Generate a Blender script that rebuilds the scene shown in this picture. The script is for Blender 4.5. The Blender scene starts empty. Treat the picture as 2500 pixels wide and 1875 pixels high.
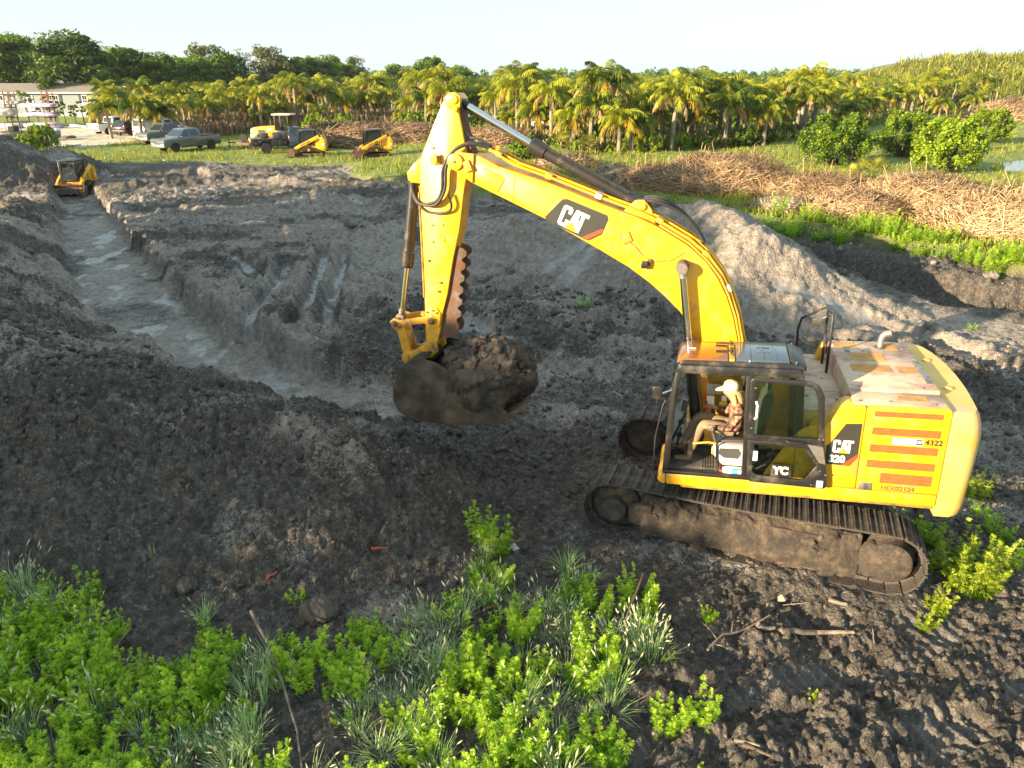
import bpy, bmesh, math, random
import numpy as np
from mathutils import Vector, Matrix, Euler

# ------------------------------------------------------------------ camera, sky, sun, exposure
SC = bpy.context.scene
COL = SC.collection
R = math.radians
CAM_H, CAM_PITCH, CAM_F = 6.324, 23.556, 1732.8          # metres, degrees, focal length in photo pixels
cd = bpy.data.cameras.new('camera'); cam = bpy.data.objects.new('camera', cd); COL.objects.link(cam)
cam.location = (0, 0, CAM_H); cam.rotation_euler = (R(90 - CAM_PITCH), 0, 0)
cd.sensor_width = 36; cd.lens = 36 * CAM_F / 2500; cd.clip_end = 9000; cd.clip_start = .1
SC.camera = cam
SUN_EL, SUN_AZ = 13.0, (.86, .51)                          # light travels towards +x (right) and +y (away)
_n = math.hypot(*SUN_AZ)
SUN_D = Vector((SUN_AZ[0] / _n * math.cos(R(SUN_EL)), SUN_AZ[1] / _n * math.cos(R(SUN_EL)), -math.sin(R(SUN_EL))))
W = bpy.data.worlds.new('World'); SC.world = W; W.use_nodes = True
nt = W.node_tree; nt.nodes.clear()
wo = nt.nodes.new('ShaderNodeOutputWorld'); bg = nt.nodes.new('ShaderNodeBackground'); sky = nt.nodes.new('ShaderNodeTexSky')
sky.sky_type = 'NISHITA'; sky.sun_disc = False; sky.sun_elevation = R(SUN_EL)
sky.sun_rotation = math.atan2(-SUN_D.x, -SUN_D.y); sky.altitude = 10; sky.air_density = 1.0; sky.dust_density = 1.0; sky.ozone_density = 1.0
bg.inputs[1].default_value = .15
# clear-sky texture seen through an even veil of bright morning haze
vl = nt.nodes.new('ShaderNodeMixRGB'); vl.blend_type = 'MULTIPLY'; vl.inputs[0].default_value = 1; vl.inputs[2].default_value = (.068, .068, .068, 1)
ad_ = nt.nodes.new('ShaderNodeMixRGB'); ad_.blend_type = 'ADD'; ad_.inputs[0].default_value = 1; ad_.inputs[2].default_value = (.625, .80, .85, 1)
nt.links.new(sky.outputs[0], vl.inputs[1]); nt.links.new(vl.outputs[0], ad_.inputs[1])
nt.links.new(ad_.outputs[0], bg.inputs[0]); nt.links.new(bg.outputs[0], wo.inputs[0])
sd = bpy.data.lights.new('sun', 'SUN'); sun = bpy.data.objects.new('sun', sd); COL.objects.link(sun)
sd.energy = 2.65; sd.angle = R(.6); sd.color = (1, .78, .50)
sun.rotation_euler = SUN_D.to_track_quat('-Z', 'Y').to_euler(); sun.location = (-60, -40, 40)
vs = SC.view_settings; vs.view_transform = 'Standard'; vs.look = 'None'; vs.gamma = 1; vs.use_curve_mapping = False; vs.exposure = 2.78
SC.render.resolution_x, SC.render.resolution_y = 1024, 768
SC.render.engine = 'CYCLES'
SC.cycles.max_bounces = 6; SC.cycles.diffuse_bounces = 3; SC.cycles.glossy_bounces = 3; SC.cycles.transmission_bounces = 4; SC.cycles.volume_bounces = 0; SC.cycles.transparent_max_bounces = 10

# ------------------------------------------------------------------ helpers
_p = R(CAM_PITCH)
def px(u, v, z=0.0):
    """point of the photograph (2500 x 1875) on the horizontal plane at height z"""
    a, b = (u - 1250) / CAM_F, (937.5 - v) / CAM_F
    d = Vector((a, math.cos(_p) + b * math.sin(_p), -math.sin(_p) + b * math.cos(_p)))
    t = (z - CAM_H) / d.z
    return Vector((d.x * t, d.y * t, z))
def pxd(u, v, Y):
    """point of the photograph at distance Y in front of the camera"""
    a, b = (u - 1250) / CAM_F, (937.5 - v) / CAM_F
    d = Vector((a, math.cos(_p) + b * math.sin(_p), -math.sin(_p) + b * math.cos(_p)))
    t = Y / d.y
    return Vector((d.x * t, Y, CAM_H + d.z * t))

def nd(m, t, **k):
    n = m.node_tree.nodes.new(t)
    for a, b in k.items(): setattr(n, a, b)
    return n
def mat(name, col, rough=.6, metal=0, var=.12, scale=3.0, bump=0, bscale=60, spec=.5, dirt=None, dirt_amt=.4, dirt_scale=1.5, trans=0, coat=0, col2=None, alpha=None, sheen=0):
    """procedural principled material: base colour broken by noise, optional dirt and bump"""
    m = bpy.data.materials.new(name); m.use_nodes = True
    N, L = m.node_tree.nodes, m.node_tree.links
    b = N['Principled BSDF']
    b.inputs['Roughness'].default_value = rough; b.inputs['Metallic'].default_value = metal
    b.inputs['Specular IOR Level'].default_value = spec
    if trans: b.inputs['Transmission Weight'].default_value = trans
    if coat: b.inputs['Coat Weight'].default_value = coat; b.inputs['Coat Roughness'].default_value = .1
    tc = nd(m, 'ShaderNodeTexCoord')
    nz = nd(m, 'ShaderNodeTexNoise'); nz.inputs['Scale'].default_value = scale; nz.inputs['Detail'].default_value = 6
    L.new(tc.outputs['Object'], nz.inputs['Vector'])
    rp = nd(m, 'ShaderNodeValToRGB'); rp.color_ramp.elements[0].position = .3; rp.color_ramp.elements[1].position = .7
    c = Vector(col)
    lo = tuple(c * (1 - var)) + (1,); hi = tuple(col2) + (1,) if col2 else tuple(c * (1 + var)) + (1,)
    rp.color_ramp.elements[0].color = lo; rp.color_ramp.elements[1].color = hi
    L.new(nz.outputs['Fac'], rp.inputs['Fac']); out = rp.outputs['Color']
    if dirt:
        n2 = nd(m, 'ShaderNodeTexNoise'); n2.inputs['Scale'].default_value = dirt_scale; n2.inputs['Detail'].default_value = 9; n2.inputs['Roughness'].default_value = .7
        L.new(tc.outputs['Object'], n2.inputs['Vector'])
        r2 = nd(m, 'ShaderNodeValToRGB'); r2.color_ramp.elements[0].position = .62 - dirt_amt * .4; r2.color_ramp.elements[1].position = .78 - dirt_amt * .3
        L.new(n2.outputs['Fac'], r2.inputs['Fac'])
        mx = nd(m, 'ShaderNodeMixRGB'); mx.inputs['Color2'].default_value = tuple(dirt) + (1,)
        L.new(r2.outputs['Color'], mx.inputs['Fac']); L.new(out, mx.inputs['Color1']); out = mx.outputs['Color']
        ma = nd(m, 'ShaderNodeMath', operation='MULTIPLY_ADD'); ma.inputs[1].default_value = .35; ma.inputs[2].default_value = rough
        L.new(r2.outputs['Color'], ma.inputs[0]); L.new(ma.outputs[0], b.inputs['Roughness'])
    L.new(out, b.inputs['Base Color'])
    if bump:
        n3 = nd(m, 'ShaderNodeTexNoise'); n3.inputs['Scale'].default_value = bscale; n3.inputs['Detail'].default_value = 8
        L.new(tc.outputs['Object'], n3.inputs['Vector'])
        bp = nd(m, 'ShaderNodeBump'); bp.inputs['Strength'].default_value = bump; bp.inputs['Distance'].default_value = .02
        L.new(n3.outputs['Fac'], bp.inputs['Height']); L.new(bp.outputs['Normal'], b.inputs['Normal'])
    return m
def leafmat(name, col, col2, rough=.55, trans=.35, scale=1.5, obj=False):
    """thin foliage: diffuse + translucent, colour broken by noise in world space"""
    m = bpy.data.materials.new(name); m.use_nodes = True
    N, L = m.node_tree.nodes, m.node_tree.links; N.clear()
    o = nd(m, 'ShaderNodeOutputMaterial'); b = nd(m, 'ShaderNodeBsdfPrincipled'); b.inputs['Roughness'].default_value = rough
    b.inputs['Specular IOR Level'].default_value = .35
    tr = nd(m, 'ShaderNodeBsdfTranslucent'); mx = nd(m, 'ShaderNodeMixShader'); mx.inputs[0].default_value = trans
    g = nd(m, 'ShaderNodeNewGeometry'); nz = nd(m, 'ShaderNodeTexNoise'); nz.inputs['Scale'].default_value = scale; nz.inputs['Detail'].default_value = 4
    L.new(g.outputs['Position'], nz.inputs['Vector'])
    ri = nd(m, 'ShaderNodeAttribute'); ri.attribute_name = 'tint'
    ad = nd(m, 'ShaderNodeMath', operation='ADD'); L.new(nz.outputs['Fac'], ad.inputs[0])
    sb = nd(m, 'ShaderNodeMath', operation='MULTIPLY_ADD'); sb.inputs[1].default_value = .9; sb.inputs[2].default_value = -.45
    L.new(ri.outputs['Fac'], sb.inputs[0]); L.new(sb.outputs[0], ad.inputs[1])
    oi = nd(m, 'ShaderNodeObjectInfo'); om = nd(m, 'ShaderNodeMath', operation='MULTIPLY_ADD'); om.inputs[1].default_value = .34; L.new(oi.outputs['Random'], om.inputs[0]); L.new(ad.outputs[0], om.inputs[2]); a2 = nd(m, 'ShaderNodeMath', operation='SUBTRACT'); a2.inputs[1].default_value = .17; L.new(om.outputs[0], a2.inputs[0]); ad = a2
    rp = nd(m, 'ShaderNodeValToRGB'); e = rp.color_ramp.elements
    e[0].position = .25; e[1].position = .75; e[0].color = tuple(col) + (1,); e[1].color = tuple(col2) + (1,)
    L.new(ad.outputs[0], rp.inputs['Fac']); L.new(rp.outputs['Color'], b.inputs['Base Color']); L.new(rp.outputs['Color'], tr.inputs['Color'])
    L.new(b.outputs[0], mx.inputs[1]); L.new(tr.outputs[0], mx.inputs[2]); L.new(mx.outputs[0], o.inputs['Surface'])
    return m

class MB:
    """collects geometry; build() links it as ONE mesh object"""
    def __init__(s): s.v = []; s.f = []; s.t = []; s.tint = 0.5
    def add(s, vs, fs):
        o = len(s.v); s.v += [tuple(a) for a in vs]; s.f += [tuple(i + o for i in f) for f in fs]; s.t += [s.tint] * len(vs); return s
    def box(s, lo, hi, rot=None, c=None):
        x0, y0, z0 = lo; x1, y1, z1 = hi
        vs = [Vector(q) for q in ((x0,y0,z0),(x1,y0,z0),(x1,y1,z0),(x0,y1,z0),(x0,y0,z1),(x1,y0,z1),(x1,y1,z1),(x0,y1,z1))]
        if rot is not None:
            c = Vector(c) if c is not None else sum(vs, Vector()) / 8
            M = Euler(rot).to_matrix(); vs = [M @ (q - c) + c for q in vs]
        return s.add(vs, [(0,3,2,1),(4,5,6,7),(0,1,5,4),(1,2,6,5),(2,3,7,6),(3,0,4,7)])
    def prism(s, poly, y0, y1, axis='y'):
        """extrude a polygon: axis y -> poly in (x,z); axis x -> (y,z); axis z -> (x,y)"""
        n = len(poly)
        def P(a, b, h): return {'y': (a, h, b), 'x': (h, a, b), 'z': (a, b, h)}[axis]
        vs = [P(a, b, y0) for a, b in poly] + [P(a, b, y1) for a, b in poly]
        ar = sum(poly[i][0] * poly[(i+1) % n][1] - poly[(i+1) % n][0] * poly[i][1] for i in range(n))
        ccw = (ar > 0) ^ (axis == 'y') ^ (y1 < y0)
        a, b = tuple(range(n)), tuple(range(n, 2 * n))
        if ccw: fs = [a[::-1], b] + [(i, (i+1) % n, n + (i+1) % n, n + i) for i in range(n)]
        else: fs = [a, b[::-1]] + [(i, n + i, n + (i+1) % n, (i+1) % n) for i in range(n)]
        return s.add(vs, fs)
    def tube(s, pts, r, n=8, cap=True):
        pts = [Vector(q) for q in pts]; rr = r if hasattr(r, '__len__') else [r] * len(pts)
        rings = []; up = None
        for i, q in enumerate(pts):
            d = (pts[min(i+1, len(pts)-1)] - pts[max(i-1, 0)])
            d = d.normalized() if d.length > 1e-9 else Vector((0,0,1))
            if up is None: up = Vector((0,0,1)) if abs(d.z) < .9 else Vector((1,0,0))
            a = d.cross(up).normalized(); up = a.cross(d).normalized()
            rings.append([q + (a * math.cos(2*math.pi*k/n) + up * math.sin(2*math.pi*k/n)) * rr[i] for k in range(n)])
        vs = [q for ring in rings for q in ring]; fs = []
        for i in range(len(pts) - 1):
            for k in range(n):
                fs.append((i*n+k, i*n+(k+1) % n, (i+1)*n+(k+1) % n, (i+1)*n+k))
        if cap: fs += [tuple(range(n))[::-1], tuple(range((len(pts)-1)*n, len(pts)*n))]
        return s.add(vs, fs)
    def cyl(s, a, b, r, n=16): return s.tube([a, b], r, n)
    def lathe(s, prof, n=20, axis='y', c=(0,0,0)):
        """profile (radius, height) turned round an axis"""
        vs = []
        for rr, h in prof:
            for k in range(n):
                a = 2*math.pi*k/n; p, q = rr*math.cos(a), rr*math.sin(a)
                vs.append({'y': (c[0]+p, c[1]+h, c[2]+q), 'z': (c[0]+p, c[1]+q, c[2]+h), 'x': (c[0]+h, c[1]+p, c[2]+q)}[axis])
        fs = []
        for i in range(len(prof)-1):
            for k in range(n): fs.append((i*n+k, i*n+(k+1) % n, (i+1)*n+(k+1) % n, (i+1)*n+k))
        fs += [tuple(range(n))[::-1], tuple(range((len(prof)-1)*n, len(prof)*n))]
        return s.add(vs, fs)
    def ball(s, c, r, seed=0, rough=.25, n=1):
        vs, fs = ICO[n]
        rnd = random.Random(seed); rr = r if hasattr(r, '__len__') else (r, r, r)
        return s.add([(c[0]+q[0]*rr[0]*k, c[1]+q[1]*rr[1]*k, c[2]+q[2]*rr[2]*k) for q in vs for k in [1+rough*(rnd.random()-.5)*2]], fs)
    def quad(s, a, b, c, d): return s.add([a, b, c, d], [(0,1,2,3)])
    def build(s, name, m, parent=None, bevel=0, smooth=35, seg=2, fix=True):
        me = bpy.data.meshes.new(name); me.from_pydata(s.v, [], s.f)
        if fix or bevel:
            bm = bmesh.new(); bm.from_mesh(me)
            if fix: bmesh.ops.recalc_face_normals(bm, faces=bm.faces)
            if bevel:
                es = [e for e in bm.edges if len(e.link_faces) == 2 and e.calc_face_angle(0) > R(28)]
                bmesh.ops.bevel(bm, geom=es, offset=bevel, segments=seg, profile=.5, affect='EDGES', clamp_overlap=True)
            bm.to_mesh(me); bm.free()
        if not bevel and s.f and len(me.vertices) == len(s.t) and any(t != .5 for t in s.t):
            at = me.attributes.new('tint', 'FLOAT', 'POINT'); at.data.foreach_set('value', s.t)
        if smooth:
            me.polygons.foreach_set('use_smooth', [True] * len(me.polygons)); me.set_sharp_from_angle(angle=R(smooth))
        me.materials.append(m)
        o = bpy.data.objects.new(name, me); COL.objects.link(o)
        if parent: o.parent = parent
        return o
def _ico(n):
    bm = bmesh.new(); bmesh.ops.create_icosphere(bm, subdivisions=n, radius=1)
    r = ([tuple(q.co) for q in bm.verts], [tuple(q.index for q in f.verts) for f in bm.faces]); bm.free(); return r
ICO = {0: _ico(1), 1: _ico(2), 2: _ico(3), 3: _ico(4)}
def npmesh(name, v, f, m, parent=None, tint=None, cols=None, smooth=False):
    """mesh from numpy arrays: v (n,3); f (k,3) or (k,4)"""
    me = bpy.data.meshes.new(name); v = np.asarray(v, np.float32); f = np.asarray(f, np.int32); k = f.shape[1]
    me.vertices.add(len(v)); me.vertices.foreach_set('co', v.ravel())
    me.loops.add(f.size); me.loops.foreach_set('vertex_index', f.ravel())
    me.polygons.add(len(f)); me.polygons.foreach_set('loop_start', np.arange(0, f.size, k, dtype=np.int32))
    try: me.polygons.foreach_set('loop_total', np.full(len(f), k, np.int32))
    except Exception: pass
    me.update(calc_edges=True)
    if smooth: me.polygons.foreach_set('use_smooth', np.ones(len(f), bool))
    if tint is not None:
        at = me.attributes.new('tint', 'FLOAT', 'POINT'); at.data.foreach_set('value', np.asarray(tint, np.float32))
    if cols is not None:
        at = me.attributes.new('mask', 'FLOAT_COLOR', 'POINT'); at.data.foreach_set('color', np.asarray(cols, np.float32).ravel())
    me.materials.append(m)
    o = bpy.data.objects.new(name, me); COL.objects.link(o)
    if parent: o.parent = parent
    return o
def tag(o, label, cat, group=None):
    o['label'] = label; o['category'] = cat
    if group: o['group'] = group
    return o
def struct(o): o['kind'] = 'structure'; return o
def stuff(o, label=None, cat=None):
    o['kind'] = 'stuff'
    if label: o['label'] = label
    if cat: o['category'] = cat
    return o
def thing(name, label, cat, loc=(0,0,0), rot=(0,0,0), group=None):
    o = bpy.data.objects.new(name, None); COL.objects.link(o); o.empty_display_size = .2
    o.location = loc; o.rotation_euler = rot
    return tag(o, label, cat, group)
def dup(root, loc, rotz=0, scale=1, label=None, group=None):
    """copy of a thing with copies of its parts and sub-parts (mesh data shared)"""
    r = root.copy(); COL.objects.link(r); r.location = loc; r.rotation_euler = (0, 0, rotz); r.scale = (scale,) * 3 if not hasattr(scale, '__len__') else scale
    if label: r['label'] = label
    if group: r['group'] = group
    for ch in list(root.children):
        c = ch.copy(); COL.objects.link(c); c.parent = r
        for g in ch.children:
            d = g.copy(); COL.objects.link(d); d.parent = c
    return r
def clone(o, parent, loc=None, rot=None):
    c = o.copy(); COL.objects.link(c); c.parent = parent
    if loc is not None: c.location = loc
    if rot is not None: c.rotation_euler = rot
    return c

# vectorised noise
_rs = np.random.RandomState(7); _PERM = np.concatenate([_rs.permutation(4096)] * 3); _VAL = _rs.rand(4096).astype(np.float32)
def hsh(ix, iy, k=0): return _PERM[_PERM[(ix + 17 * k) & 4095] + ((iy + 31 * k) & 4095)]
def vnoise(x, y, k=0):
    ix = np.floor(x).astype(np.int64); iy = np.floor(y).astype(np.int64); fx = (x - ix); fy = (y - iy)
    fx = fx * fx * fx * (fx * (fx * 6 - 15) + 10); fy = fy * fy * fy * (fy * (fy * 6 - 15) + 10)
    a = _VAL[hsh(ix, iy, k)]; b = _VAL[hsh(ix+1, iy, k)]; c = _VAL[hsh(ix, iy+1, k)]; d = _VAL[hsh(ix+1, iy+1, k)]
    return (a + (b - a) * fx) * (1 - fy) + (c + (d - c) * fx) * fy
def fbm(x, y, o=4, k=0, g=.5):
    s = 0; a = 1; t = 0
    for i in range(o): s = s + a * (vnoise(x * 2**i + 9.1 * i, y * 2**i - 4.7 * i, k + i) - .5); t += a; a *= g
    return s / t * 2
def lumps(x, y, k=0):
    """rounded clods: height of the tallest dome over (x, y), cells of size 1"""
    ix = np.floor(x).astype(np.int64); iy = np.floor(y).astype(np.int64); h = np.zeros_like(x)
    for dx in (-1, 0, 1):
        for dy in (-1, 0, 1):
            a = hsh(ix+dx, iy+dy, k); cx = ix + dx + _VAL[a]; cy = iy + dy + _VAL[(a * 7 + 3) & 4095]; r = .25 + .5 * _VAL[(a * 13 + 5) & 4095] ** 1.5
            d2 = ((x - cx) ** 2 + (y - cy) ** 2) / (r * r)
            h = np.maximum(h, np.sqrt(np.clip(1 - d2, 0, 1)) * r)
    return h
def sstep(a, b, x): t = np.clip((x - a) / (b - a), 0, 1); return t * t * (3 - 2 * t)
def segdist(x, y, pts):
    """distance to a polyline and interpolated third coordinate at the nearest point"""
    best = np.full(x.shape, 1e9); zz = np.zeros_like(x)
    for a, b in zip(pts[:-1], pts[1:]):
        dx, dy = b[0]-a[0], b[1]-a[1]; L2 = dx*dx + dy*dy + 1e-9
        t = np.clip(((x-a[0])*dx + (y-a[1])*dy) / L2, 0, 1)
        d = (x - a[0] - t*dx) ** 2 + (y - a[1] - t*dy) ** 2
        m = d < best; best = np.where(m, d, best)
        if len(a) > 2 and len(b) > 2: zz = np.where(m, a[2] + (b[2]-a[2]) * t, zz)
    return np.sqrt(best), zz
def inpoly(x, y, poly):
    r = np.zeros(x.shape, bool); n = len(poly)
    for i in range(n):
        x0, y0 = poly[i][0], poly[i][1]; x1, y1 = poly[(i+1) % n][0], poly[(i+1) % n][1]
        if y0 == y1: continue
        c = ((y0 > y) != (y1 > y)) & (x < (x1-x0) * (y-y0) / (y1-y0) + x0); r ^= c
    return r
def outdist(x, y, poly):
    """signed distance to a polygon, negative inside"""
    d, _ = segdist(x, y, list(poly) + [poly[0]]); return np.where(inpoly(x, y, poly), -d, d)
def PX(L, z=0): return [tuple(px(q[0], q[1], q[2] if len(q) > 2 else z)) for q in L]

# ------------------------------------------------------------------ ground
FLOOR = PX([(150,466),(148,560),(165,640),(190,740),(270,815),(400,890),(520,945),(660,1000),(900,1060),(1120,1075),(1200,1040),(1190,965),(1000,955),(860,945),(700,900),(570,845),(450,765),(370,665),(290,565),(228,482),(195,462)], -.7)
BERM = PX([(40,480,.6),(-30,540,1.1),(-130,620,1.5),(-200,720,1.8),(40,830,1.95),(300,890,1.85),(560,945,1.7),(800,1010,1.45),(950,1045,1.15),(1080,1090,.85),(1190,1150,.5),(1260,1210,.25)])
PILE = PX([(1150,600,.5),(1300,560,1.15),(1480,525,1.75),(1640,500,2.2),(1760,488,2.55),(1850,555,2.1),(1960,625,1.4),(2100,695,.7),(2230,748,.2)])
FLOOR2 = PX([(1930,645),(2100,692),(2250,735),(2400,765),(2750,800),(2750,850),(2350,812),(2200,765),(2050,718)], -1.0)
DIRT = PX([(-500,420),(60,402),(250,398),(500,396),(700,404),(860,406)]) + PX([(872,428),(960,437),(1060,447),(1170,470),(1320,468),(1420,468),(1550,470),(1700,508),(1850,528),(2000,548),(2150,572),(2300,600),(2500,645),(2800,705)], .42) + [(60,18),(60,-80),(-70,-80),(-70,45)]
SAND = PX([(-300,305),(0,306),(130,306),(330,318),(490,322),(480,333),(310,345),(190,362),(100,348),(0,337),(-300,345)])
PONDP = PX([(2395,398),(2440,384),(2560,372),(2700,372),(2700,420),(2500,418),(2430,414)], .40)
BACKPILE = [tuple(pxd(u, v, 51)) for u, v in ((30,374),(90,366),(145,360),(175,366),(230,392))]
LEFTPILE = [tuple(pxd(-300, 262, 49)), tuple(pxd(-60, 312, 49))]
RIDGES = [(PX([(300,458),(420,449),(560,442),(700,448),(800,440)]), .30), (PX([(850,476),(960,484),(1060,472),(1150,485)]), .45), (PX([(440,428),(490,424),(540,432)]), .55), (PX([(880,455),(960,462),(1010,455)]), .35), (PX([(700,470),(900,500),(1010,520)]), .28), (PX([(1215,640),(1250,628),(1285,640)]), .55), (PX([(430,690),(520,735),(640,800),(740,850),(870,880)]), .22), (PX([(640,560),(800,575),(900,560)]), .2), (PX([(1330,640),(1500,600)]), .25)]
RUTS = [([(701,632),(680,690),(640,735),(600,790)], .34, .15), ([(792,604),(770,690),(735,760),(712,812)], .36, .17), ([(838,600),(826,700),(790,800)], .30, .12),
        ([(540,612),(600,640),(640,690)], .4, .1), ([(850,742),(1000,765),(1180,800),(1300,850)], .5, .12), ([(860,690),(1000,700),(1250,690),(1480,650)], .42, .12),
        ([(1100,762),(1350,780),(1680,806)], .42, .11), ([(1105,808),(1280,848),(1420,868),(1650,872)], .45, .12), ([(1130,730),(1330,700),(1560,640)], .32, .12),
        ([(1700,800),(1900,800),(2150,850),(2400,960)], .45, .12), ([(1900,760),(2100,780),(2350,850),(2500,930)], .4, .1), ([(560,480),(760,470),(900,500)], .5, .10),
        ([(300,500),(480,520),(700,510)], .5, .1), ([(430,570),(650,560),(860,560)], .5, .1), ([(260,430),(420,424),(640,420)], .6, .12), ([(650,440),(860,450)], .5, .1)]
def arcl(P):
    o = [(P[0][0], P[0][1], 0.)]
    for a, b in zip(P[:-1], P[1:]): o.append((b[0], b[1], o[-1][2] + math.hypot(b[0]-a[0], b[1]-a[1])))
    return o
RUTW = [(PX(L), w, d) for L, w, d in RUTS]
LANES = [(arcl(PX([(1480,1850),(1750,1760),(2000,1660),(2250,1540),(2520,1360)])), .36, .05, .17), (arcl(PX([(1950,1900),(2250,1800),(2540,1690)])), .33, .06, .19),
         (arcl(PX([(470,900),(560,872),(640,850)], -.7)), .30, .03, .2), (arcl(PX([(280,845),(340,820),(400,800)], -.7)), .3, .03, .2), (arcl(PX([(210,500),(240,640),(330,760),(480,860),(760,940)], -.7)), .8, .025, .3)]
def terrain(x, y, detail=True):
    x = np.asarray(x, float); y = np.asarray(y, float)
    wx = x + .35 * fbm(x * .7, y * .7, 3, 40); wy = y + .35 * fbm(x * .7, y * .7, 3, 50)
    dirt = outdist(x + .5 * fbm(x * .5, y * .5, 3, 60), y + .6 * fbm(x * .5, y * .5, 3, 61), DIRT)
    grass = sstep(-.25, .35, dirt)
    h = .42 * sstep(-15, -7, x) * sstep(-.1, .12, dirt) + .08 * fbm(x * .12, y * .12, 3, 3)
    h = h - .10 * (1 - grass)
    # trenches
    d1 = outdist(wx, wy, FLOOR); d2 = outdist(wx, wy, FLOOR2)
    # heaps
    heap = np.zeros_like(h)
    for P, s in ((BERM, .60), (PILE, .60), (BACKPILE, .62), (LEFTPILE, .55)):
        d, z = segdist(x + .3 * fbm(x * .9, y * .9, 3, 70), y + .3 * fbm(x * .9, y * .9, 3, 71), P)
        t = z - (.28 if P is BERM else .12) - s * (np.sqrt(d * d + .16) - .4) + .16 * fbm(x * .8, y * .8, 2, 9)
        heap = np.maximum(heap, sstep(-.25, .25, t - h)); h = np.where(t > h, t, h)
    for P, a_ in RIDGES:
        d, _ = segdist(x + .3 * fbm(x * .8, y * .8, 2, 72), y + .5 * fbm(x * .8, y * .8, 2, 73), P); h = h + a_ * np.exp(-(d / .55) ** 2) * (.55 + .9 * vnoise(x * 1.1, y * 1.1, 74))
    rag = .22 * fbm(x * 2.3, y * 2.3, 3, 52)
    in1 = 1 - sstep(0, .42, d1 + rag); h = h * (1 - in1) - .7 * in1
    in2 = 1 - sstep(0, .6, d2 + rag); h = h * (1 - in2) - .95 * in2
    ex_, ey_ = x - 3.713, y - 9.507; ca, sa = math.cos(R(159.354)), math.sin(R(159.354)); lx, ly = ex_ * ca + ey_ * sa, -ex_ * sa + ey_ * ca
    pad = (1 - sstep(2.2, 3.0, np.abs(lx))) * (1 - sstep(1.5, 2.3, np.abs(ly))); h = h * (1 - pad) + (.03 - .018 * lx * 0) * pad
    wet = np.zeros_like(h); smooth = np.zeros_like(h)
    for P, w, dp in RUTW:
        d, _ = segdist(x + .12 * fbm(x, y, 2, 80), y + .12 * fbm(x, y, 2, 81), P)
        k = 1 - sstep(w * .55, w, d); h = h - 1.3 * dp * k * (1 - heap) + 1.5 * dp * np.exp(-((d - w * 1.35) / (w * .4)) ** 2) * (1 - heap)
        k2 = 1 - sstep(w * .3, w * .8, d); smooth = np.maximum(smooth, k2); wet = np.maximum(wet, k2 * sstep(-.55, -.25, fbm(x * .45, y * .45, 2, 33)))
    for P, w, dp, pt in LANES:
        d, s = segdist(x, y, P); k = (1 - sstep(w * .8, w, d)) * sstep(-.12, .22, fbm(x * 1.1, y * 1.1, 3, 21)) * (.6 + .6 * vnoise(x * 4, y * 4, 22))
        c = np.abs((s / pt + .12 * fbm(x * 3, y * 3, 2, 24)) % 1 - .5) * 2
        h = h - dp * k * (.5 + 1.1 * sstep(.25, .6, c)); smooth = np.maximum(smooth, k * .8); wet = np.maximum(wet, k * .35)
    wet = np.maximum(wet, in1 * sstep(0, -.3, d1) * sstep(.20, .34, fbm(x * 1.6 + 3, y * .8, 4, 12)))
    dist = np.hypot(x, y)
    near = y < 8.7 - .12 * x
    rough = np.where(near, .62 + .35 * sstep(0, 3, x), .82) + .40 * heap
    dpile, _ = segdist(x, y, PILE); rough = rough * (1 - .5 * sstep(4.2, 2.0, dpile)) * (1 - .6 * pad) * (1 - .75 * sstep(.15, -.2, d1)) * (1 - .55 * smooth) * (1 - .92 * grass)
    far = sstep(24, 45, dist)
    if detail:
        jx, jy = x + .05 * fbm(x * 6, y * 6, 2, 15), y + .05 * fbm(x * 6, y * 6, 2, 16)
        l1 = lumps(jx / .55, jy / .55, 1); l2 = lumps(jx / .23, jy / .23, 2); l3 = lumps(jx / .11, jy / .11, 3); l4 = lumps(x / .055, y / .055, 4)
        patch = sstep(-.25, .3, fbm(x * .55, y * .55, 3, 90)); rdg = 1 - np.abs(fbm(x * 1.6, y * 1.6, 4, 23, .6)) * 1.6
        mid_ = sstep(13, 16, y); h = h + rough * (l1 * (.17 + .10 * mid_) * patch + l2 * (.15 + .06 * mid_) * (.3 + .7 * patch) + l3 * .10 + l4 * .05 * (1 - far) + .13 * fbm(x * 1.3, y * 1.3, 4, 6) + .07 * (rdg - .5) + .05 * fbm(x * 7, y * 7, 3, 8))
        h = h + (.006 + .016 * rough) * (np.random.RandomState(1).rand(*x.shape) - .5) * (1 - far)
        h = h + (1 - rough) * .02 * fbm(x * 4, y * 4, 3, 18) + grass * .05 * fbm(x * .8, y * .8, 3, 14)
    pond = outdist(x, y, PONDP); h = h - .5 * (1 - sstep(-1.5, .6, pond)) * (x > 20)
    # colour masks: clay / grass / wet / sand
    cl = .30 + 1.9 * fbm(x * .33, y * .46, 4, 30, .6) + .9 * fbm(x * 1.7, y * 1.9, 4, 31)
    cl = cl - .55 * sstep(7.5, 3.5, np.hypot(x + .5, (y - 14.5) * .9)) - .35 * sstep(4, 2.5, np.hypot(x - 3.0, y - 8.2))
    cl = cl + 1.0 * sstep(4.0, 1.8, dpile)
    plateau = (y > 15) & (x > -22) & (x < 4); cl = cl + np.where(plateau, .30, 0) - np.where(near, .16, 0) - .30 * ((x > 4) & (y < 17)) + .30 * in1 - .15 * ((x > 2.5) & (y < 8.6))
    cl = cl - 1.5 * sstep(8.5, 10.5, x) * sstep(-6.0, -4.2, dirt) * sstep(18, 20, y)
    cl = cl - .30 * sstep(34, 42, y)
    dsand = outdist(x + fbm(x * .2, y * .2, 3, 65), y + 1.2 * fbm(x * .2, y * .2, 3, 66), SAND); sand = 1 - sstep(-.8, .8, dsand)
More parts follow.
